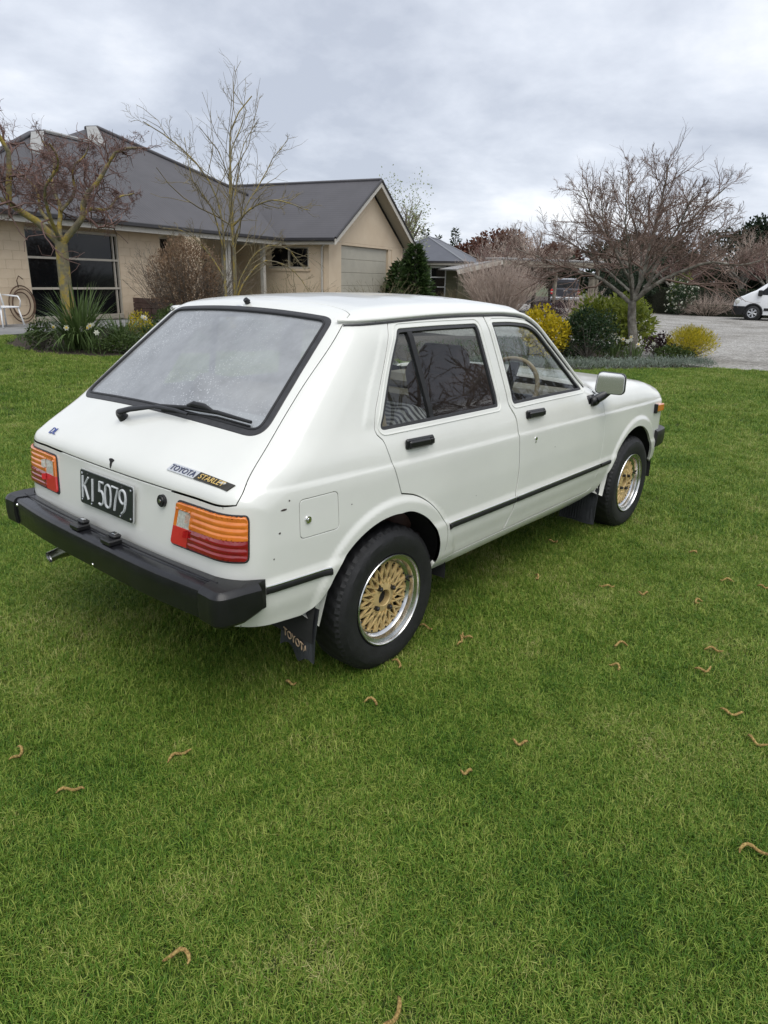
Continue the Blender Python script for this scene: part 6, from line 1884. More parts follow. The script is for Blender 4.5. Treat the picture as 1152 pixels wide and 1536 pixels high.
# T2: slender multi-stemmed tree before the entry
t2 = (8.75, 11.58, gh(8.75, 11.58).item())
bare_tree('slender_tree', 'tall slender bare tree with several thin stems before the entry', 'tree', t2, [(.0, 0, -.1), (.02, 0, .35)],
    [[(-0.095, 0, 0.2), (-0.114, 0, 1.09), (-0.095, 0.05, 2.1), (-0.237, 0.1, 2.94), (-0.855, 0.1, 3.78), (-1.66, 0.1, 4.28)],
     [(0.0883, 0, 0.2), (0.124, 0, 1.09), (0.133, 0.1, 2.1), (0.124, 0.1, 3.27), (0.247, 0.1, 4.45), (0.663, 0.1, 4.91)],
     [(0.0883, 0, 0.584), (0.106, -0.2, 1.76), (0.0707, -0.3, 2.85), (0.177, -0.3, 3.86), (0.486, -0.3, 4.62), (0.265, -0.3, 4.87)],
     [(0.106, 0, 1.68), (0.353, 0.2, 2.52), (0.751, 0.3, 3.19), (1.19, 0.3, 3.86), (1.41, 0.3, 4.11)],
     [(0.124, 0, 2.26), (0.618, -0.2, 2.68), (1.06, -0.3, 2.81), (1.46, -0.3, 2.73), (1.86, -0.3, 2.6)],
     [(-0.114, 0, 1.76), (-0.332, -0.2, 2.6), (-0.712, -0.3, 3.19), (-0.807, -0.3, 3.94)],
     [(0, 0, 0.3), (0.353, 0.1, 1.09), (0.883, 0.2, 1.55), (1.5, 0.3, 1.34), (1.86, 0.3, 0.878)],
     [(0.0442, 0, 0.4), (0.265, -0.2, 1.17), (0.707, -0.3, 1.76), (1.24, -0.4, 1.84), (1.68, -0.4, 1.34)],
     [(-0.095, 0, 1.09), (-0.475, 0.1, 1.68), (-0.95, 0.1, 2.1), (-1.42, 0.2, 2.18)],
     [(0.0883, 0.1, 2.43), (0.265, 0.4, 3.27), (0.486, 0.5, 4.11), (0.795, 0.5, 4.53)]],
    [dict(k=10, ratio=.24, ang=40, wig=.20, trop=.08, m=7, rr=.42, tip=.4, rmin=.005), dict(k=6, ratio=.48, ang=40, wig=.22, trop=.05, m=6, rr=.6, tip=.5, rmin=.0036, also=True), dict(k=3, ratio=.5, ang=38, wig=.2, trop=.04, m=5, rr=.7, tip=.5, rmin=.003)],
    12, BARK_L, TWIG_Y, r_trunk=.085, r_limb=[.034, .04, .026, .022, .026, .020, .026, .022, .018, .018])
# T3: spreading tree in the right-hand bed
bare_tree('spreading_tree', 'spreading bare tree with pale trunk in the bed right of the car', 'tree', (13.07, 3.62, .0), [(.08, 0, -.1), (.03, 0, .3), (-.06, .02, .75), (-.10, 0, 1.12)],
    [[(-0.107, 0, 1.08), (-0.482, 0.1, 1.36), (-0.91, 0.1, 1.62), (-1.45, 0.2, 1.73), (-2.03, 0.3, 1.94), (-2.68, 0.3, 2.15)],
     [(-0.107, 0, 1.1), (-0.171, 0.1, 1.64), (-0.536, 0.3, 2.15), (-1.07, 0.4, 2.75), (-1.39, 0.5, 3.36)],
     [(-0.107, 0, 1.1), (0.0502, 0, 1.64), (0.101, -0.1, 2.24), (0.209, -0.1, 2.94), (0.268, -0.1, 3.7)],
     [(-0.107, 0, 1.1), (0.167, 0.1, 1.43), (0.268, 0.1, 1.81), (0.585, 0.2, 2.33), (0.924, 0.3, 2.85), (1.34, 0.3, 3.28)],
     [(-0.0857, 0, 1.12), (0.334, -0.1, 1.49), (0.795, -0.1, 1.75), (1.25, -0.2, 1.9), (1.84, -0.3, 1.85), (2.18, -0.3, 1.94)],
     [(-0.107, 0, 1.15), (-0.214, -0.6, 1.73), (-0.321, -1.1, 2.24), (-0.428, -1.5, 2.94)],
     [(-0.107, 0, 1.15), (0.0837, 0.7, 1.73), (0.167, 1.2, 2.33), (0.251, 1.6, 3.01)],
     [(-0.15, 0.05, 1.47), (-0.536, -0.3, 2.07), (-0.803, -0.5, 2.58), (-0.964, -0.5, 3.18)],
     [(0.0334, 0.05, 1.56), (0.334, -0.5, 2.07), (0.585, -0.8, 2.58), (0.753, -1, 3.09)],
     [(-0.129, 0, 1.3), (-0.643, 0.4, 1.69), (-1.29, 0.8, 2.15), (-1.93, 1, 2.51)],
     [(0.0837, 0.1, 1.39), (0.502, 0.6, 1.81), (1.01, 0.9, 2.15), (1.5, 1.1, 2.67)],
     [(0, 0, 1.47), (-0.0536, 0.3, 2.15), (-0.375, 0.5, 2.94), (-0.482, 0.6, 3.61)]],
    [dict(k=16, ratio=.44, ang=40, wig=.17, trop=.05, m=7, rr=.42, tip=.4, rmin=.006, t0=.3), dict(k=10, ratio=.50, ang=42, wig=.20, trop=.04, m=6, rr=.55, tip=.4, rmin=.0042, also=True), dict(k=8, ratio=.56, ang=40, wig=.20, trop=.06, m=4, rr=.7, tip=.5, rmin=.0025)],
    13, BARK, TWIG_B, r_trunk=.108, r_limb=[.046, .042, .048, .042, .046, .034, .034, .03, .03, .03, .03, .03])

# background bare trees
def generic_bare(base, h, w, seed, label, mtw, dense=1.0, name='bare_tree', group=None, bark=BARK, low=.25):
    r = np.random.default_rng(seed); limbs = []
    for i in range(9):
        a = 2 * math.pi * i / 9 + r.uniform(-.3, .3); q = r.uniform(.35, 1.0); z0 = h * r.uniform(low * .8, low * 1.5)
        e_ = np.array([math.cos(a) * w * .5 * q, math.sin(a) * w * .5 * q, h * (1 - .35 * q) * r.uniform(.85, 1.0)])
        limbs.append([(0, 0, z0), tuple(np.array([e_[0] * .35, e_[1] * .35, z0 + (e_[2] - z0) * .4])), tuple(np.array([e_[0] * .75, e_[1] * .75, z0 + (e_[2] - z0) * .78])), tuple(e_)])
    rt = .018 * h + .03
    return bare_tree(name, label, 'tree', base, [(0, 0, -.1), (.03, 0, h * low * .6), (0, .02, h * low * 1.4)], limbs,
        [dict(k=int(8 * dense), ratio=.42, ang=40, wig=.2, trop=.08, m=6, rr=.5, tip=.4, rmin=.008), dict(k=int(7 * dense), ratio=.46, ang=42, wig=.22, trop=.05, m=5, rr=.6, tip=.5, rmin=.0065, also=True), dict(k=3, ratio=.5, ang=42, wig=.22, trop=.04, m=4, rr=.8, tip=.6, rmin=.0055)],
        seed, bark, mtw, r_trunk=rt, r_limb=rt * .55, group=group, sides=(7, 5, 4, 3, 3, 3))
generic_bare((31.2, 16.2, 0), 4.9, 5.2, 21, 'bare pinkish tree rising behind the carport roof', TWIG_P, 1.2)
generic_bare((26.2, 15.6, 0), 3.4, 3.0, 22, 'low bare twiggy tree left of the parked ute under the carport edge', TWIG_R, 1.2)
generic_bare((39.6, 12.2, 0), 4.0, 4.6, 23, 'bare brown tree behind the hedge left of the camellia', TWIG_R, 1.1)
generic_bare((40.5, 7.6, 0), 4.2, 5.2, 24, 'bare tree behind the hedge nearest the white van', TWIG_R, 1.1)
generic_bare((41.5, 15.6, 0), 5.0, 5.0, 25, 'bare tree behind the wooden post', TWIG_P, 1.1)
generic_bare((44.5, 10.0, 0), 5.4, 5.4, 26, 'taller bare tree at the back between hedge and conifers', TWIG_P, 1.1)
generic_bare((34.8, 20.6, 0), 4.6, 4.0, 27, 'bare greyish tree left of the parked ute', TWIG_P, 1.1)
# leafy background trees
def leafy(name, label, base, size, n, leaf, mt, seed, trunk_h=.3, lumps=14, cat='tree', aspect=.6):
    r = np.random.default_rng(seed); root = empty(name, base); tag(root, label, cat); sx, sy, sz = size; Ps = []; Ds = []
    for i in range(lumps):
        d = unit(r.normal(size=3)); c_ = np.array([d[0] * sx * .36, d[1] * sy * .36, sz * (trunk_h + (1 - trunk_h) * (.5 + .36 * d[2]))]); k = r.uniform(.16, .26)
        p, dd = ellips(n // lumps, r, c_, (sx * k, sy * k, sz * k * .8), .4); Ps.append(p); Ds.append(dd)
    P = np.vstack(Ps); D = unit(np.vstack(Ds) + r.normal(size=P.shape) * .8); P[:, 2] = np.maximum(P[:, 2], .05)
    put_mesh('crown', *leaf_arrays(P, D, leaf, leaf * aspect, r), mt, root, False)
    PL = np.array([resample([(0, 0, -.1), (r.normal(0, .1), r.normal(0, .1), sz * .3), tuple(P[r.integers(len(P))] * [.7, .7, .85])], 8) for _ in range(9)])
    put_mesh('trunk', *tubes_np(PL, np.tile(np.linspace(.10, .025, 8) * sz / 5, (9, 1)), 6), BARK, root)
    return root
def conifer(name, label, base, h, w, seed, mt, tiers=26, n=90, group=None, leaf=None):
    r = np.random.default_rng(seed); root = empty(name, base); tag(root, label, 'conifer', group); Ps = []; Ds = []
    for t in range(tiers):
        z = h * (.06 + .94 * t / tiers); rad = w * .5 * (1 - (t / tiers)) ** .8 + .06; kk = max(8, int(n * (1 - .7 * t / tiers)))
        a = r.uniform(0, 6.28, kk); q = rad * r.uniform(.25, 1.08, kk) * (1 + .18 * np.sin(a * 5 + t)); Ps.append(np.c_[np.cos(a) * q, np.sin(a) * q, z - q * .22 + r.normal(0, h * .012, kk)]); Ds.append(np.c_[np.cos(a), np.sin(a), r.uniform(-.2, .7, kk)])
    P = np.vstack(Ps); D = unit(np.vstack(Ds) + r.normal(size=P.shape) * .3); L = leaf or w * .16
    put_mesh('foliage', *leaf_arrays(P, D, L, L * .42, r), mt, root, False)
    m = MB(); m.tube([(0, 0, -.1), (0, 0, h * .5), (0, 0, h * .98)], [h * .02 + .03, h * .012 + .02, .01], 7); m.obj('trunk', BARK, root, True)
    return root
conifer('garden_conifer', 'dense bright green conifer between the garage and the green house', (18.75, 14.05, .30), 2.35, 1.45, 31, L_CONIF, 30, 170, leaf=.22)
conifer('garden_conifer', 'lower dark green conifer tucked behind the garage corner', (20.2, 15.9, .25), 1.9, 1.8, 131, L_CONIF, 22, 150, leaf=.22)
leafy('red_brown_tree', 'red-brown leafy tree behind the carport roof', (47.5, 29.2, 0), (6.5, 6.5, 4.9), 9000, .30, L_RED, 32)
leafy('red_brown_tree', 'smaller red-brown tree right of the taller one behind the carport', (50.5, 25.5, 0), (5, 5, 4.0), 7000, .30, L_RED, 33)
for i, (x, y, h) in enumerate(((69.2, 52.6, 7.4), (71.0, 52.0, 6.6), (71.8, 50.0, 7.6), (74.5, 48.0, 6.4), (73.2, 51.4, 6.2))):
    conifer('distant_conifer', ['distant slim conifer just above the green house ridge', 'distant conifer second from the left above the green house', 'distant tallest conifer right of the green house ridge', 'distant conifer beside the red-brown tree', 'distant short conifer between the slim ones'][i], (x, y, 0), h, 2.6, 40 + i, L_DARK, 22, 60)
leafy('spring_tree', 'pale green tree just coming into leaf behind the garage gable', (24.4, 19.3, .2), (2.6, 2.6, 5.9), 1500, .10, L_BLOSS, 50, .25, 22)
generic_bare((24.5, 19.35, .2), 5.6, 2.4, 51, 'thin bare tree standing among the pale green leaves behind the garage', TWIG_Y, .9)
for i, (x, y, sx, sz, lab) in enumerate(((52.0, 9.6, 6.0, 6.4, 'tall dark evergreen tree at the far right behind the van'), (49.0, 7.6, 5.5, 5.2, 'dark evergreen tree right behind the white van'), (48.5, 15.5, 6.5, 4.4, 'broad dark evergreen behind the middle hedge'), (47.0, 20.5, 6.5, 4.2, 'dark evergreen behind the ute'), (52.0, 19.0, 6, 5.0, 'dark evergreen between the ute and the far bare trees'), (54, 5, 7, 6.4, 'large dark evergreen beyond the van roof'), (55.0, 14.0, 7, 5.4, 'dark evergreen at the back behind the spreading tree'))):
    leafy('dark_evergreen', lab, (x, y, 0), (sx, sx, sz), 6500, .30, L_DARK, 60 + i, .1)
leafy('dark_shrub_tree', 'dark green rounded evergreen behind the pale tree trunk', (36.5, 13.3, 0), (2.6, 2.6, 2.3), 4500, .13, L_DARK, 70, .05)
leafy('dark_shrub_tree', 'dark evergreen mass beside the carport post', (40.2, 15.2, 0), (4.0, 3.0, 2.6), 5000, .15, L_DARK, 71, .05)
# clipped hedges
def hedge(label, a, b, w, h, n, seed, mt, leaf=.07):
    r = np.random.default_rng(seed); a = np.array(a); b = np.array(b); d = b - a; L = np.linalg.norm(d); d = d / L; nn = np.array([-d[1], d[0]])
    root = empty('clipped_hedge', (*a, 0)); tag(root, label, 'hedge')
    f = r.integers(0, 4, n); u = r.uniform(0, L, n); v = r.uniform(-w / 2, w / 2, n); z = r.uniform(.02, h, n)
    v = np.where(f < 2, np.where(f == 0, -w / 2, w / 2), v); z = np.where(f >= 2, h, z); 
    P = np.c_[d[0] * u + nn[0] * v, d[1] * u + nn[1] * v, z] + r.normal(0, .02, (n, 3)); D = unit(np.c_[nn[0] * np.sign(v) * (f < 2), nn[1] * np.sign(v) * (f < 2), (f >= 2) * 1.0] + r.normal(size=(n, 3)) * .7)
    put_mesh('foliage', *leaf_arrays(P, D, leaf, leaf * .6, r), mt, root, False)
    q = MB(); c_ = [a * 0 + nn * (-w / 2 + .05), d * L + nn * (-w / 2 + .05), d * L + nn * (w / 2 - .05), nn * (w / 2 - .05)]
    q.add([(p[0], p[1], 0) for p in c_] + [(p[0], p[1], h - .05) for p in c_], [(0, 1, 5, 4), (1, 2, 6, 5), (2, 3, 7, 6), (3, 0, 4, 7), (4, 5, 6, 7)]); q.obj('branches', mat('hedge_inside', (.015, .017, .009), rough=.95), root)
hedge('tall flat-topped dark hedge behind the camellia', (37.9, 13.0), (41.2, 3.5), .9, 1.28, 9000, 81, L_BOX)
hedge('low clipped box hedge at the edge of the gravel', (37.05, 10.2), (38.6, 5.2), .6, .52, 4500, 82, L_BOX, .05)
def white_spots(root, P, D, r):
    k = r.choice(len(P), 110, replace=False); q = P[k] * 1.02
    V, F = join([leaf_arrays(q, D[k] + r.normal(size=(110, 3)) * .8, .10, .09, r) for _ in range(4)]); put_mesh('blossoms', V, F, PETAL, root, False)
bush('camellia_bush', 'dark camellia bush with white blossoms in front of the hedge', 'shrub', (36.9, 10.75, 0), (.95, .95, 1.65), 3600, .085, L_GLOSS, 83, extra=white_spots)
bush('bronze_shrub', 'pale bronze-topped shrub behind the camellia', 'shrub', (37.9, 11.2, 0), (.8, .8, 1.95), 1600, .09, L_LIME, 84)
twig_bush('round_twiggy_shrub', 'round pinkish-grey twiggy shrub in front of the hedge', (37.5, 9.55, 0), (2.0, 2.0, 1.25), 260, 85, TWIG_P, .85, 0, 5, .008)
bush('lime_shrub', 'lime green mounded shrub at the far side of the gravel by the trunk', 'shrub', (32.5, 11.6, 0), (1.1, 1.1, .75), 1500, .10, L_LIME, 86)
bush('lime_shrub', 'second lime green shrub left of the trunk beyond the gravel', 'shrub', (30.8, 12.2, 0), (.8, .8, .8), 1200, .10, L_LIME, 87)

# right-hand bed, near
bush('golden_shrub', 'bright golden-yellow leaved shrub just beyond the car windscreen', 'shrub', (11.2, 4.75, .0), (.66, .62, .86), 2800, .075, L_YEL, 90, up=.5, aspect=.6)
bush('dark_green_shrub', 'dense dark green shrub between the yellow shrub and the tree trunk', 'shrub', (11.75, 3.98, .0), (.60, .60, .92), 4200, .060, L_GLOSS, 91)
bush('lime_green_shrub', 'lime green broad-leaved shrub behind the pale tree trunk', 'shrub', (14.6, 4.55, .0), (.85, .85, 1.05), 1500, .17, L_LIME, 92, up=.2, aspect=.38)
bush('yellow_green_shrub', 'yellow-green shrub left of the pale trunk above the white flowers', 'shrub', (14.0, 5.05, .0), (.55, .55, 1.05), 1000, .13, L_LIME, 93, aspect=.45)
r_ = np.random.default_rng(94)
bush('golden_heather', 'golden heather bush at the gravel edge right of the trunk', 'heather', (13.45, 2.55, .0), (.78, .62, .60), 5200, .075, L_HEATH, 94, up=1.3, aspect=.16, shell=.3)
bush('green_groundplant', 'low green plant under the golden heather', 'plant', (13.0, 2.65, .0), (.8, .4, .26), 1400, .06, L_GREEN, 95)
bush('purple_shrub', 'small purple-leaved plant right of the trunk foot', 'plant', (13.5, 3.2, .0), (.35, .35, .42), 500, .08, L_PURP, 96)
bush('purple_heather', 'low purple-grey shrub beyond the golden one', 'shrub', (22.3, 10.3, .15), (1.0, 1.0, .62), 2200, .07, L_PURP, 97)
twig_bush('dry_stem_tuft', 'tuft of dry upright stems beyond the dark green shrub', (18.5, 7.3, .02), (.9, .9, 1.35), 70, 98, TWIG_P, .45, 0, 3, .007)
twig_bush('large_twiggy_shrub', 'large grey-pink twiggy shrub in front of the carport', (22.7, 12.9, .2), (2.2, 2.0, 2.15), 330, 99, TWIG_P, .55, 0.0, 4, .013, wig=.09)
twig_bush('brown_grasses', 'dry brown grassy clump before the green house', (23.0, 15.0, .2), (2.4, 1.6, 1.0), 260, 101, TWIG_Y, .6, .02, 3, .006)
# silver ground cover in front of the bed
r = np.random.default_rng(102); n = 9000
edge = catmull([(12.22, 1.62), (11.35, 2.28), (9.95, 3.14), (8.7, 4.6)], .02)
k = r.integers(0, len(edge), n); off = r.uniform(-.03, .42, n) ** 1.0; nrm = np.array([.5, .86])
P = np.c_[edge[k] + nrm * off[:, None] + r.normal(0, .05, (n, 2)), np.abs(r.normal(0, .05, n)) + .012 + .07 * np.maximum(0, np.sin(off / .42 * 3.1))]
D = unit(r.normal(size=(n, 3)) * .6 + np.array([0, 0, 1.0])); V, F = leaf_arrays(P, D, .055, .012, r)
gcv = put_mesh('silver_groundcover', V, F, L_SILV, None, False); tag(gcv, kind='stuff')
n = 2600; k = r.integers(0, len(bed_r), n); P = np.c_[bed_r[k] * .0 + np.c_[r.uniform(9.5, 14.5, n), r.uniform(2, 7.5, n)], np.zeros(n)]; ok = inside(P[:, :2], bed_r); P = P[ok]; D = unit(r.normal(size=(len(P), 3)) * .7 + np.array([0, 0, .8]))
P[:, 2] = gh(P[:, 0], P[:, 1]) + .012
tag(put_mesh('bed_undergrowth', *leaf_arrays(P, D, .11, .03, r), L_GREEN, None, False), kind='stuff')
daffs('clump of white daffodils in front of the dark green shrub', [(12.45, 3.75, 9, .42)], 110, None)
daffs('single pale flower clump low in the right bed by the trunk', [(12.6, 3.35, 4, .34)], 114, None)

# left-hand bed
def straps(name, label, base, n, h, seed, mt, lean=.7, cat='plant', w=.026):
    r = np.random.default_rng(seed); root = empty(name, base); tag(root, label, cat); m = 7
    a = r.uniform(0, 6.28, n); sp = r.uniform(.1, 1, n) * lean; L = h * r.uniform(.6, 1.2, n); P0 = np.c_[np.cos(a) * .16 * r.uniform(0, 1, n), np.sin(a) * .16 * r.uniform(0, 1, n), np.zeros(n)]
    pts = np.empty((n, m, 3)); D = unit(np.c_[np.cos(a) * sp, np.sin(a) * sp, np.ones(n)]); pts[:, 0] = P0
    for j in range(1, m):
        D = unit(D + np.c_[np.cos(a) * sp * .22, np.sin(a) * sp * .22, -.20 * sp * j / 2] + r.normal(size=(n, 3)) * .04); pts[:, j] = pts[:, j - 1] + D * (L / (m - 1))[:, None]
    pts[:, :, 2] = np.maximum(pts[:, :, 2], .01)
    s = unit(np.cross(D, np.tile([0, 0, 1.0], (n, 1)))); W = w * np.array([.7, 1, 1, .95, .8, .5, .06])
    V = np.stack([pts - s[:, None] * W[None, :, None] / 2, pts + s[:, None] * W[None, :, None] / 2], 2).reshape(-1, 3); idx = np.arange(n * m * 2).reshape(n, m, 2)
    F = np.stack([idx[:, :-1, 0], idx[:, :-1, 1], idx[:, 1:, 1], idx[:, 1:, 0]], -1).reshape(-1, 4)
    put_mesh('blades', V, F, mt, root)
    return root
straps('strappy_clump', 'tall clump of arching strap leaves around the lichen tree foot', (4.1, 9.75, .2), 420, 1.05, 120, L_STRAP, .75)
straps('strappy_clump', 'shorter strap-leaved clump right of the tall one', (4.75, 9.55, .18), 200, .62, 121, L_STRAP, .9)
bush('lavender_bush', 'small grey-green bush at the left end of the bed', 'shrub', (3.55, 9.95, .2), (.30, .30, .42), 900, .05, L_GREEN, 122)
bush('green_mound', 'low green mound at the lawn edge of the left bed', 'shrub', (4.6, 9.05, .15), (.7, .35, .28), 1500, .05, L_GREEN, 123)
bush('green_mound', 'second low green mound nearer the car in the left bed', 'shrub', (5.6, 9.3, .15), (.7, .5, .40), 1600, .055, L_GREEN, 124)
bush('yellow_green_bush', 'small yellow-green bush in front of the planter', 'shrub', (5.6, 10.3, .2), (.30, .30, .52), 900, .05, L_HEATH, 125, up=1)
bush('green_bush', 'mid green bush right of the yellow-green one in the left bed', 'shrub', (6.4, 10.3, .2), (.7, .6, .55), 2000, .06, L_GREEN, 126)
daffs('daffodils flowering in the left bed before the tall strap leaves', [(4.05, 9.2, 4, .40)], 130, None)
daffs('daffodils at the left end of the bed by the patio', [(3.75, 9.55, 4, .40)], 134, None)
daffs('lone pale flowers in front of the planter', [(5.45, 9.75, 2, .42)], 137, None)
r = np.random.default_rng(139); n = 1700; P = np.c_[r.uniform(3.2, 10, n), r.uniform(8.2, 13.2, n), np.zeros(n)]; P = P[inside(P[:, :2], bed_l)]; P[:, 2] = gh(P[:, 0], P[:, 1]) + .012; D = unit(r.normal(size=(len(P), 3)) * .7 + np.array([0, 0, .8]))
tag(put_mesh('bed_undergrowth', *leaf_arrays(P, D, .12, .03, r), L_GREEN, None, False), kind='stuff')
bush('brown_leaved_bush', 'brown beech-like bush in front of the house column', 'shrub', (8.75, 13.35, .3), (1.15, 1.0, 1.85), 7500, .070, L_BROWN, 140, up=.6, aspect=.4)
twig_bush('brown_bare_bush', 'bare brown stems of the bush before the house column', (8.75, 13.30, .3), (1.9, 1.6, 1.85), 150, 141, TWIG_G, .6, 0, 5, .008)
twig_bush('bare_rose_bush', 'bare arching bush under the wing window', (11.2, 12.2, .28), (2.4, 2.2, 1.25), 160, 142, TWIG_Y, .8, .08, 5, .007)
twig_bush('bare_rose_bush', 'sparse bare bush in front of the garage door', (14.6, 11.9, .28), (1.5, 1.3, 1.35), 46, 143, TWIG_Y, .8, .08, 4, .006)

# ------------------------------------------------------------------ grass: blades gathered in small tufts, scattered over the lawn
GRASS = leaf_mat('grass_blade', (.018, .045, .006), (.105, .150, .026), rough=.45, transl=.32, attr_scale=2.0)
def grass_mat():
    m = bpy.data.materials.new('lawn_grass_blades'); m.use_nodes = True; nt = m.node_tree; b = nt.nodes['Principled BSDF']
    geo = nt.nodes.new('ShaderNodeNewGeometry'); oi = nt.nodes.new('ShaderNodeObjectInfo')
    n = nt.nodes.new('ShaderNodeTexNoise'); n.inputs['Scale'].default_value = 1.15; n.inputs['Detail'].default_value = 6; n.inputs['Roughness'].default_value = .68; nt.links.new(geo.outputs['Position'], n.inputs['Vector'])
    n2 = nt.nodes.new('ShaderNodeTexNoise'); n2.inputs['Scale'].default_value = 6; n2.inputs['Detail'].default_value = 4; nt.links.new(geo.outputs['Position'], n2.inputs['Vector'])
    a = nt.nodes.new('ShaderNodeMath'); a.operation = 'MULTIPLY_ADD'; a.inputs[1].default_value = .38; nt.links.new(geo.outputs['Random Per Island'], a.inputs[0])
    c_ = nt.nodes.new('ShaderNodeMath'); c_.operation = 'MULTIPLY_ADD'; c_.inputs[1].default_value = .58; nt.links.new(n.outputs['Fac'], c_.inputs[0])
    d = nt.nodes.new('ShaderNodeMath'); d.operation = 'MULTIPLY'; d.inputs[1].default_value = .20; nt.links.new(n2.outputs['Fac'], d.inputs[0]); nt.links.new(d.outputs[0], c_.inputs[2]); nt.links.new(c_.outputs[0], a.inputs[2])
    r = ramp_node(nt, GRASS_STOPS); nt.links.new(a.outputs[0], r.inputs[0]); nt.links.new(r.outputs[0], b.inputs['Base Color'])
    b.inputs['Roughness'].default_value = .5; b.inputs['Specular IOR Level'].default_value = .25
    tr = nt.nodes.new('ShaderNodeBsdfTranslucent'); nt.links.new(r.outputs[0], tr.inputs['Color']); mx = nt.nodes.new('ShaderNodeMixShader'); mx.inputs[0].default_value = .24
    nt.links.new(b.outputs[0], mx.inputs[1]); nt.links.new(tr.outputs[0], mx.inputs[2]); nt.links.new(mx.outputs[0], nt.nodes['Material Output'].inputs['Surface'])
    return m
GRASS_STOPS = [(.28, (.030, .084, .011)), (.44, (.086, .186, .019)), (.58, (.185, .288, .036)), (.73, (.33, .38, .085)), (.87, (.55, .47, .25))]
GM = grass_mat()
tuft_coll = bpy.data.collections.new('grass_tufts')
for v in range(8):
    r = np.random.default_rng(200 + v); n = 130; rad = .048
    a = r.uniform(0, 6.28, n); q = rad * np.sqrt(r.uniform(0, 1, n)); P0 = np.c_[np.cos(a) * q, np.sin(a) * q, np.full(n, -.004)]
    L = r.uniform(.012, .030, n) * (1 + .3 * np.sin(v)); b = r.uniform(0, 6.28, n); ln = r.uniform(.15, 1.1, n)
    d = np.c_[np.cos(b), np.sin(b), np.zeros(n)]; s = np.c_[-np.sin(b), np.cos(b), np.zeros(n)]; w = r.uniform(.0006, .0013, (n, 1))
    p1 = P0 + d * (L * ln * .35)[:, None] + np.array([0, 0, 1]) * (L * .62)[:, None]; p2 = P0 + d * (L * ln)[:, None] + np.array([0, 0, 1]) * (L * (1.0 - .28 * ln))[:, None]
    V = np.stack([P0 - s * w, P0 + s * w, p1 + s * w * .8, p1 - s * w * .8, p2], 1).reshape(-1, 3); base_i = np.arange(n)[:, None] * 5
    F4 = base_i + np.array([[0, 1, 2, 3]]); F3 = base_i + np.array([[3, 2, 4]])
    me = bpy.data.meshes.new('grass_tuft'); me.from_pydata(V.tolist(), [], [tuple(f) for f in F4] + [tuple(f) for f in F3]); me.update(); me.materials.append(GM)
    tuft_coll.objects.link(bpy.data.objects.new('grass_tuft', me))
r = np.random.default_rng(300)
lp = np.array(lawn_poly)
def ring_pts(r0, r1, dens, half, scale):
    g = 1 / math.sqrt(dens); k = np.arange(-r1 - g, r1 + g, g); X, Y = np.meshgrid(k, k)          # jittered grid, so that no bare holes appear
    X = X.ravel() + r.uniform(-.5, .5, X.size) * g; Y = Y.ravel() + r.uniform(-.5, .5, Y.size) * g
    q = np.hypot(X, Y); a = (np.arctan2(Y, X) - YAW + math.pi) % (2 * math.pi) - math.pi
    m_ = (q >= r0) & (q < r1) & (np.abs(a) < half); P = np.c_[CAM[0] + X[m_], CAM[1] + Y[m_]]; P = P[inside(P, lp)]
    return P, np.full(len(P), scale)
sets = [ring_pts(0.0, .55, 150, math.pi, 1.3), ring_pts(.55, 2.6, 900, R(62), 1.0), ring_pts(2.6, 4.5, 560, R(50), 1.12), ring_pts(4.5, 8, 280, R(46), 1.35), ring_pts(8, 20, 90, R(44), 1.8)]
GP = np.vstack([s[0] for s in sets]); GS = np.concatenate([s[1] for s in sets]) * r.uniform(.75, 1.25, sum(len(s[0]) for s in sets))
ok = np.ones(len(GP), bool)
for x in (0, 2.3):
    for y in (-.66, .66): ok &= ~((np.abs(GP[:, 0] - x) < .07) & (np.abs(GP[:, 1] - y) < .085))
GP, GS = GP[ok], GS[ok]
me = bpy.data.meshes.new('lawn_grass'); me.vertices.add(len(GP)); me.vertices.foreach_set('co', np.c_[GP, gh(GP[:, 0], GP[:, 1]) + .008].astype(np.float32).ravel())
at_ = me.attributes.new('tuft_scale', 'FLOAT', 'POINT'); at_.data.foreach_set('value', GS.astype(np.float32))
at_ = me.attributes.new('tuft_turn', 'FLOAT', 'POINT'); at_.data.foreach_set('value', r.uniform(0, 6.28, len(GP)).astype(np.float32))
at_ = me.attributes.new('tuft_kind', 'INT', 'POINT'); at_.data.foreach_set('value', r.integers(0, 8, len(GP)).astype(np.int32))
me.update()
grass = link('lawn_grass', me, GM); grass['kind'] = 'stuff'
ng = bpy.data.node_groups.new('scatter_tufts', 'GeometryNodeTree')
ng.interface.new_socket('Geometry', in_out='INPUT', socket_type='NodeSocketGeometry'); ng.interface.new_socket('Geometry', in_out='OUTPUT', socket_type='NodeSocketGeometry')
gi = ng.nodes.new('NodeGroupInput'); go = ng.nodes.new('NodeGroupOutput'); ip = ng.nodes.new('GeometryNodeInstanceOnPoints'); ci_ = ng.nodes.new('GeometryNodeCollectionInfo')
ci_.inputs['Collection'].default_value = tuft_coll; ci_.inputs['Separate Children'].default_value = True; ci_.inputs['Reset Children'].default_value = True
def named(nm, ty):
    q = ng.nodes.new('GeometryNodeInputNamedAttribute'); q.data_type = ty; q.inputs['Name'].default_value = nm; return q.outputs['Attribute']
cx3 = ng.nodes.new('ShaderNodeCombineXYZ'); ng.links.new(named('tuft_turn', 'FLOAT'), cx3.inputs['Z'])
ng.links.new(gi.outputs[0], ip.inputs['Points']); ng.links.new(ci_.outputs[0], ip.inputs['Instance']); ip.inputs['Pick Instance'].default_value = True
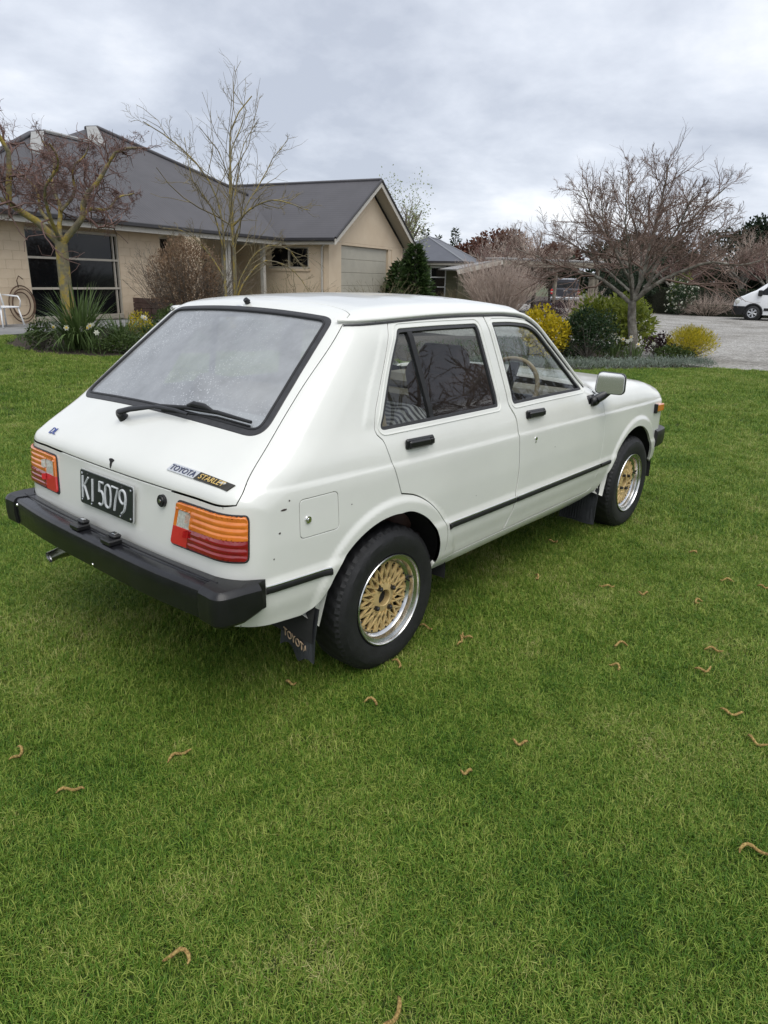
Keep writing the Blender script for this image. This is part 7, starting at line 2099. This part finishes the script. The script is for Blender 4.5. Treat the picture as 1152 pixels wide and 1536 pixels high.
ng.links.new(named('tuft_kind', 'INT'), ip.inputs['Instance Index']); ng.links.new(cx3.outputs[0], ip.inputs['Rotation']); ng.links.new(named('tuft_scale', 'FLOAT'), ip.inputs['Scale']); ng.links.new(ip.outputs[0], go.inputs[0])
md = grass.modifiers.new('scatter', 'NODES'); md.node_group = ng

# ------------------------------------------------------------------ fallen catkins on the lawn
CATK = mat('catkin', (.30, .19, .06), rough=.9, stops=[(.35, (.15, .085, .025)), (.5, (.32, .21, .065)), (.65, (.46, .34, .12))], vscale=170, bump=.003, bscale=400)
cat_spots = [(-1.223, -0.261, 0.085, 5.06, -2.23), (-1.191, -0.541, 0.085, 1.79, 1.31), (-0.892, -0.635, 0.085, 2.41, 1.29), (-1.286, -1.225, 0.085, 0.31, -3.2), (-0.376, -0.579, 0.059, 4.1, 2.07), (-0.266, -0.889, 0.085, 6.12, -3.0), (-0.005, -0.793, 0.085, 5.3, -2.19), (0.315, -0.865, 0.085, 4.25, -1.32), (0.367, -0.863, 0.068, 3.49, 2.96), (0.75, -1.375, 0.085, 0.4, -2.56), (0.567, -1.433, 0.068, 5.46, -2.99), (0.974, -1.681, 0.077, 5.48, -1.24), (0.781, -1.701, 0.085, 4.44, 2.21), (0.545, -1.87, 0.085, 2.74, -1.61), (0.426, -1.978, 0.085, 2.04, -1.83), (-0.093, -2.098, 0.094, 0.94, 2.6), (1.279, -1.082, 0.085, 2.82, -1.67), (1.414, -1.48, 0.077, 2.01, 2.8), (1.321, -1.251, 0.059, 3.18, -1.67), (1.663, -0.586, 0.077, 0.09, 3.07), (0.313, -0.691, 0.085, 0.54, 1.94), (1.139, -0.768, 0.077, 5.97, 2.0), (1.78, -1.506, 0.077, 5.88, -1.68), (2.076, -1.244, 0.068, 4.66, 2.55), (1.822, -1.669, 0.068, 4.3, 1.64), (-1.07, -1.663, 0.085, 4.03, -1.41), (-0.111, -1.4, 0.059, 4.35, 1.95), (-0.348, -1.351, 0.043, 5.01, 1.59)]
CATLAB = {0: 'slim brown catkin lying at the left edge of the lawn', 1: 'curled tan catkin second from the left edge of the lawn', 2: 'thin catkin on the grass straight below the rear bumper corner', 3: 'curled golden catkin nearest the bottom left of the lawn', 4: 'small catkin just behind the mud flap lettering', 5: 'catkin on the grass below the rear tyre', 6: 'catkin lying against the foot of the rear tyre', 14: 'catkin at the right edge of the lawn, upper of two', 15: 'curled catkin at the right edge of the lawn, lowest there', 25: 'catkin at the very bottom edge of the photo', 18: 'small catkin farthest back in the middle of the lawn right of the car'}
for i, (x, y, ln, tn, cv) in enumerate(cat_spots):
    r = np.random.default_rng(400 + i); e = [] ; a = tn; p = np.array([0.0, 0.0]); pts = []
    for j in range(9):
        pts.append((p[0], p[1], .025 + .007 * math.sin(j * 1.1 + i))); p = p + np.array([math.cos(a), math.sin(a)]) * ln / 8; a += cv / 8 * (1 + .5 * math.sin(j + i))
    cen = np.mean(np.array(pts)[:, :2], 0); m = MB(); m.tube([(u - cen[0], v - cen[1], w) for u, v, w in pts], [.002, .0038, .005, .0046, .0052, .0046, .005, .0038, .0018], 7)
    o = m.obj('fallen_catkin', CATK, None, True); o.location = (x, y, gh(x, y).item() + .008)
    tag(o, CATLAB.get(i, 'tan curled catkin fallen on the mown grass among several others'), 'catkin', 'catkins scattered over the lawn')

# ------------------------------------------------------------------ garden on the near side of the lawn (seen mirrored in the side windows)
for i, (x, y, hh, w) in enumerate(((2.6, -12.5, 6.6, 6.0), (8.6, -8.2, 6.4, 6.0), (13.5, -7.6, 6.2, 6.5), (18, -13, 7.0, 7.0), (-4, -13.5, 7.0, 6.0))):
    generic_bare((x, y, 0), hh, w, 500 + i, ['bare tree on the near lawn edge opposite the rear wheel', 'tallest bare tree on the near lawn edge opposite the car doors', 'bare tree on the near lawn edge opposite the bonnet', 'bare tree on the far right of the near lawn edge', 'bare tree on the near lawn edge behind the camera'][i], TWIG_G, .7)
for i, (x, y, s_, z_) in enumerate(((6.5, -8.5, 3.4, 2.3), (11.0, -9.5, 3.8, 3.6), (10.8, -5.6, 2.6, 2.5), (-1.5, -14.5, 3.4, 2.4), (17, -9, 4.4, 4.4))):
    leafy('border_shrub', ['rounded green shrub in the near border opposite the doors', 'larger green shrub in the near border opposite the front wheel', 'tall yellow shrub in the near border past the bonnet', 'green shrub in the near border behind the camera', 'large dark shrub at the right end of the near border'][i], (x, y, 0), (s_, s_ * .8, z_), 2200, .13, [L_GREEN, L_GREEN, L_YEL, L_GREEN, L_DARK][i], 520 + i, .05, cat='shrub')
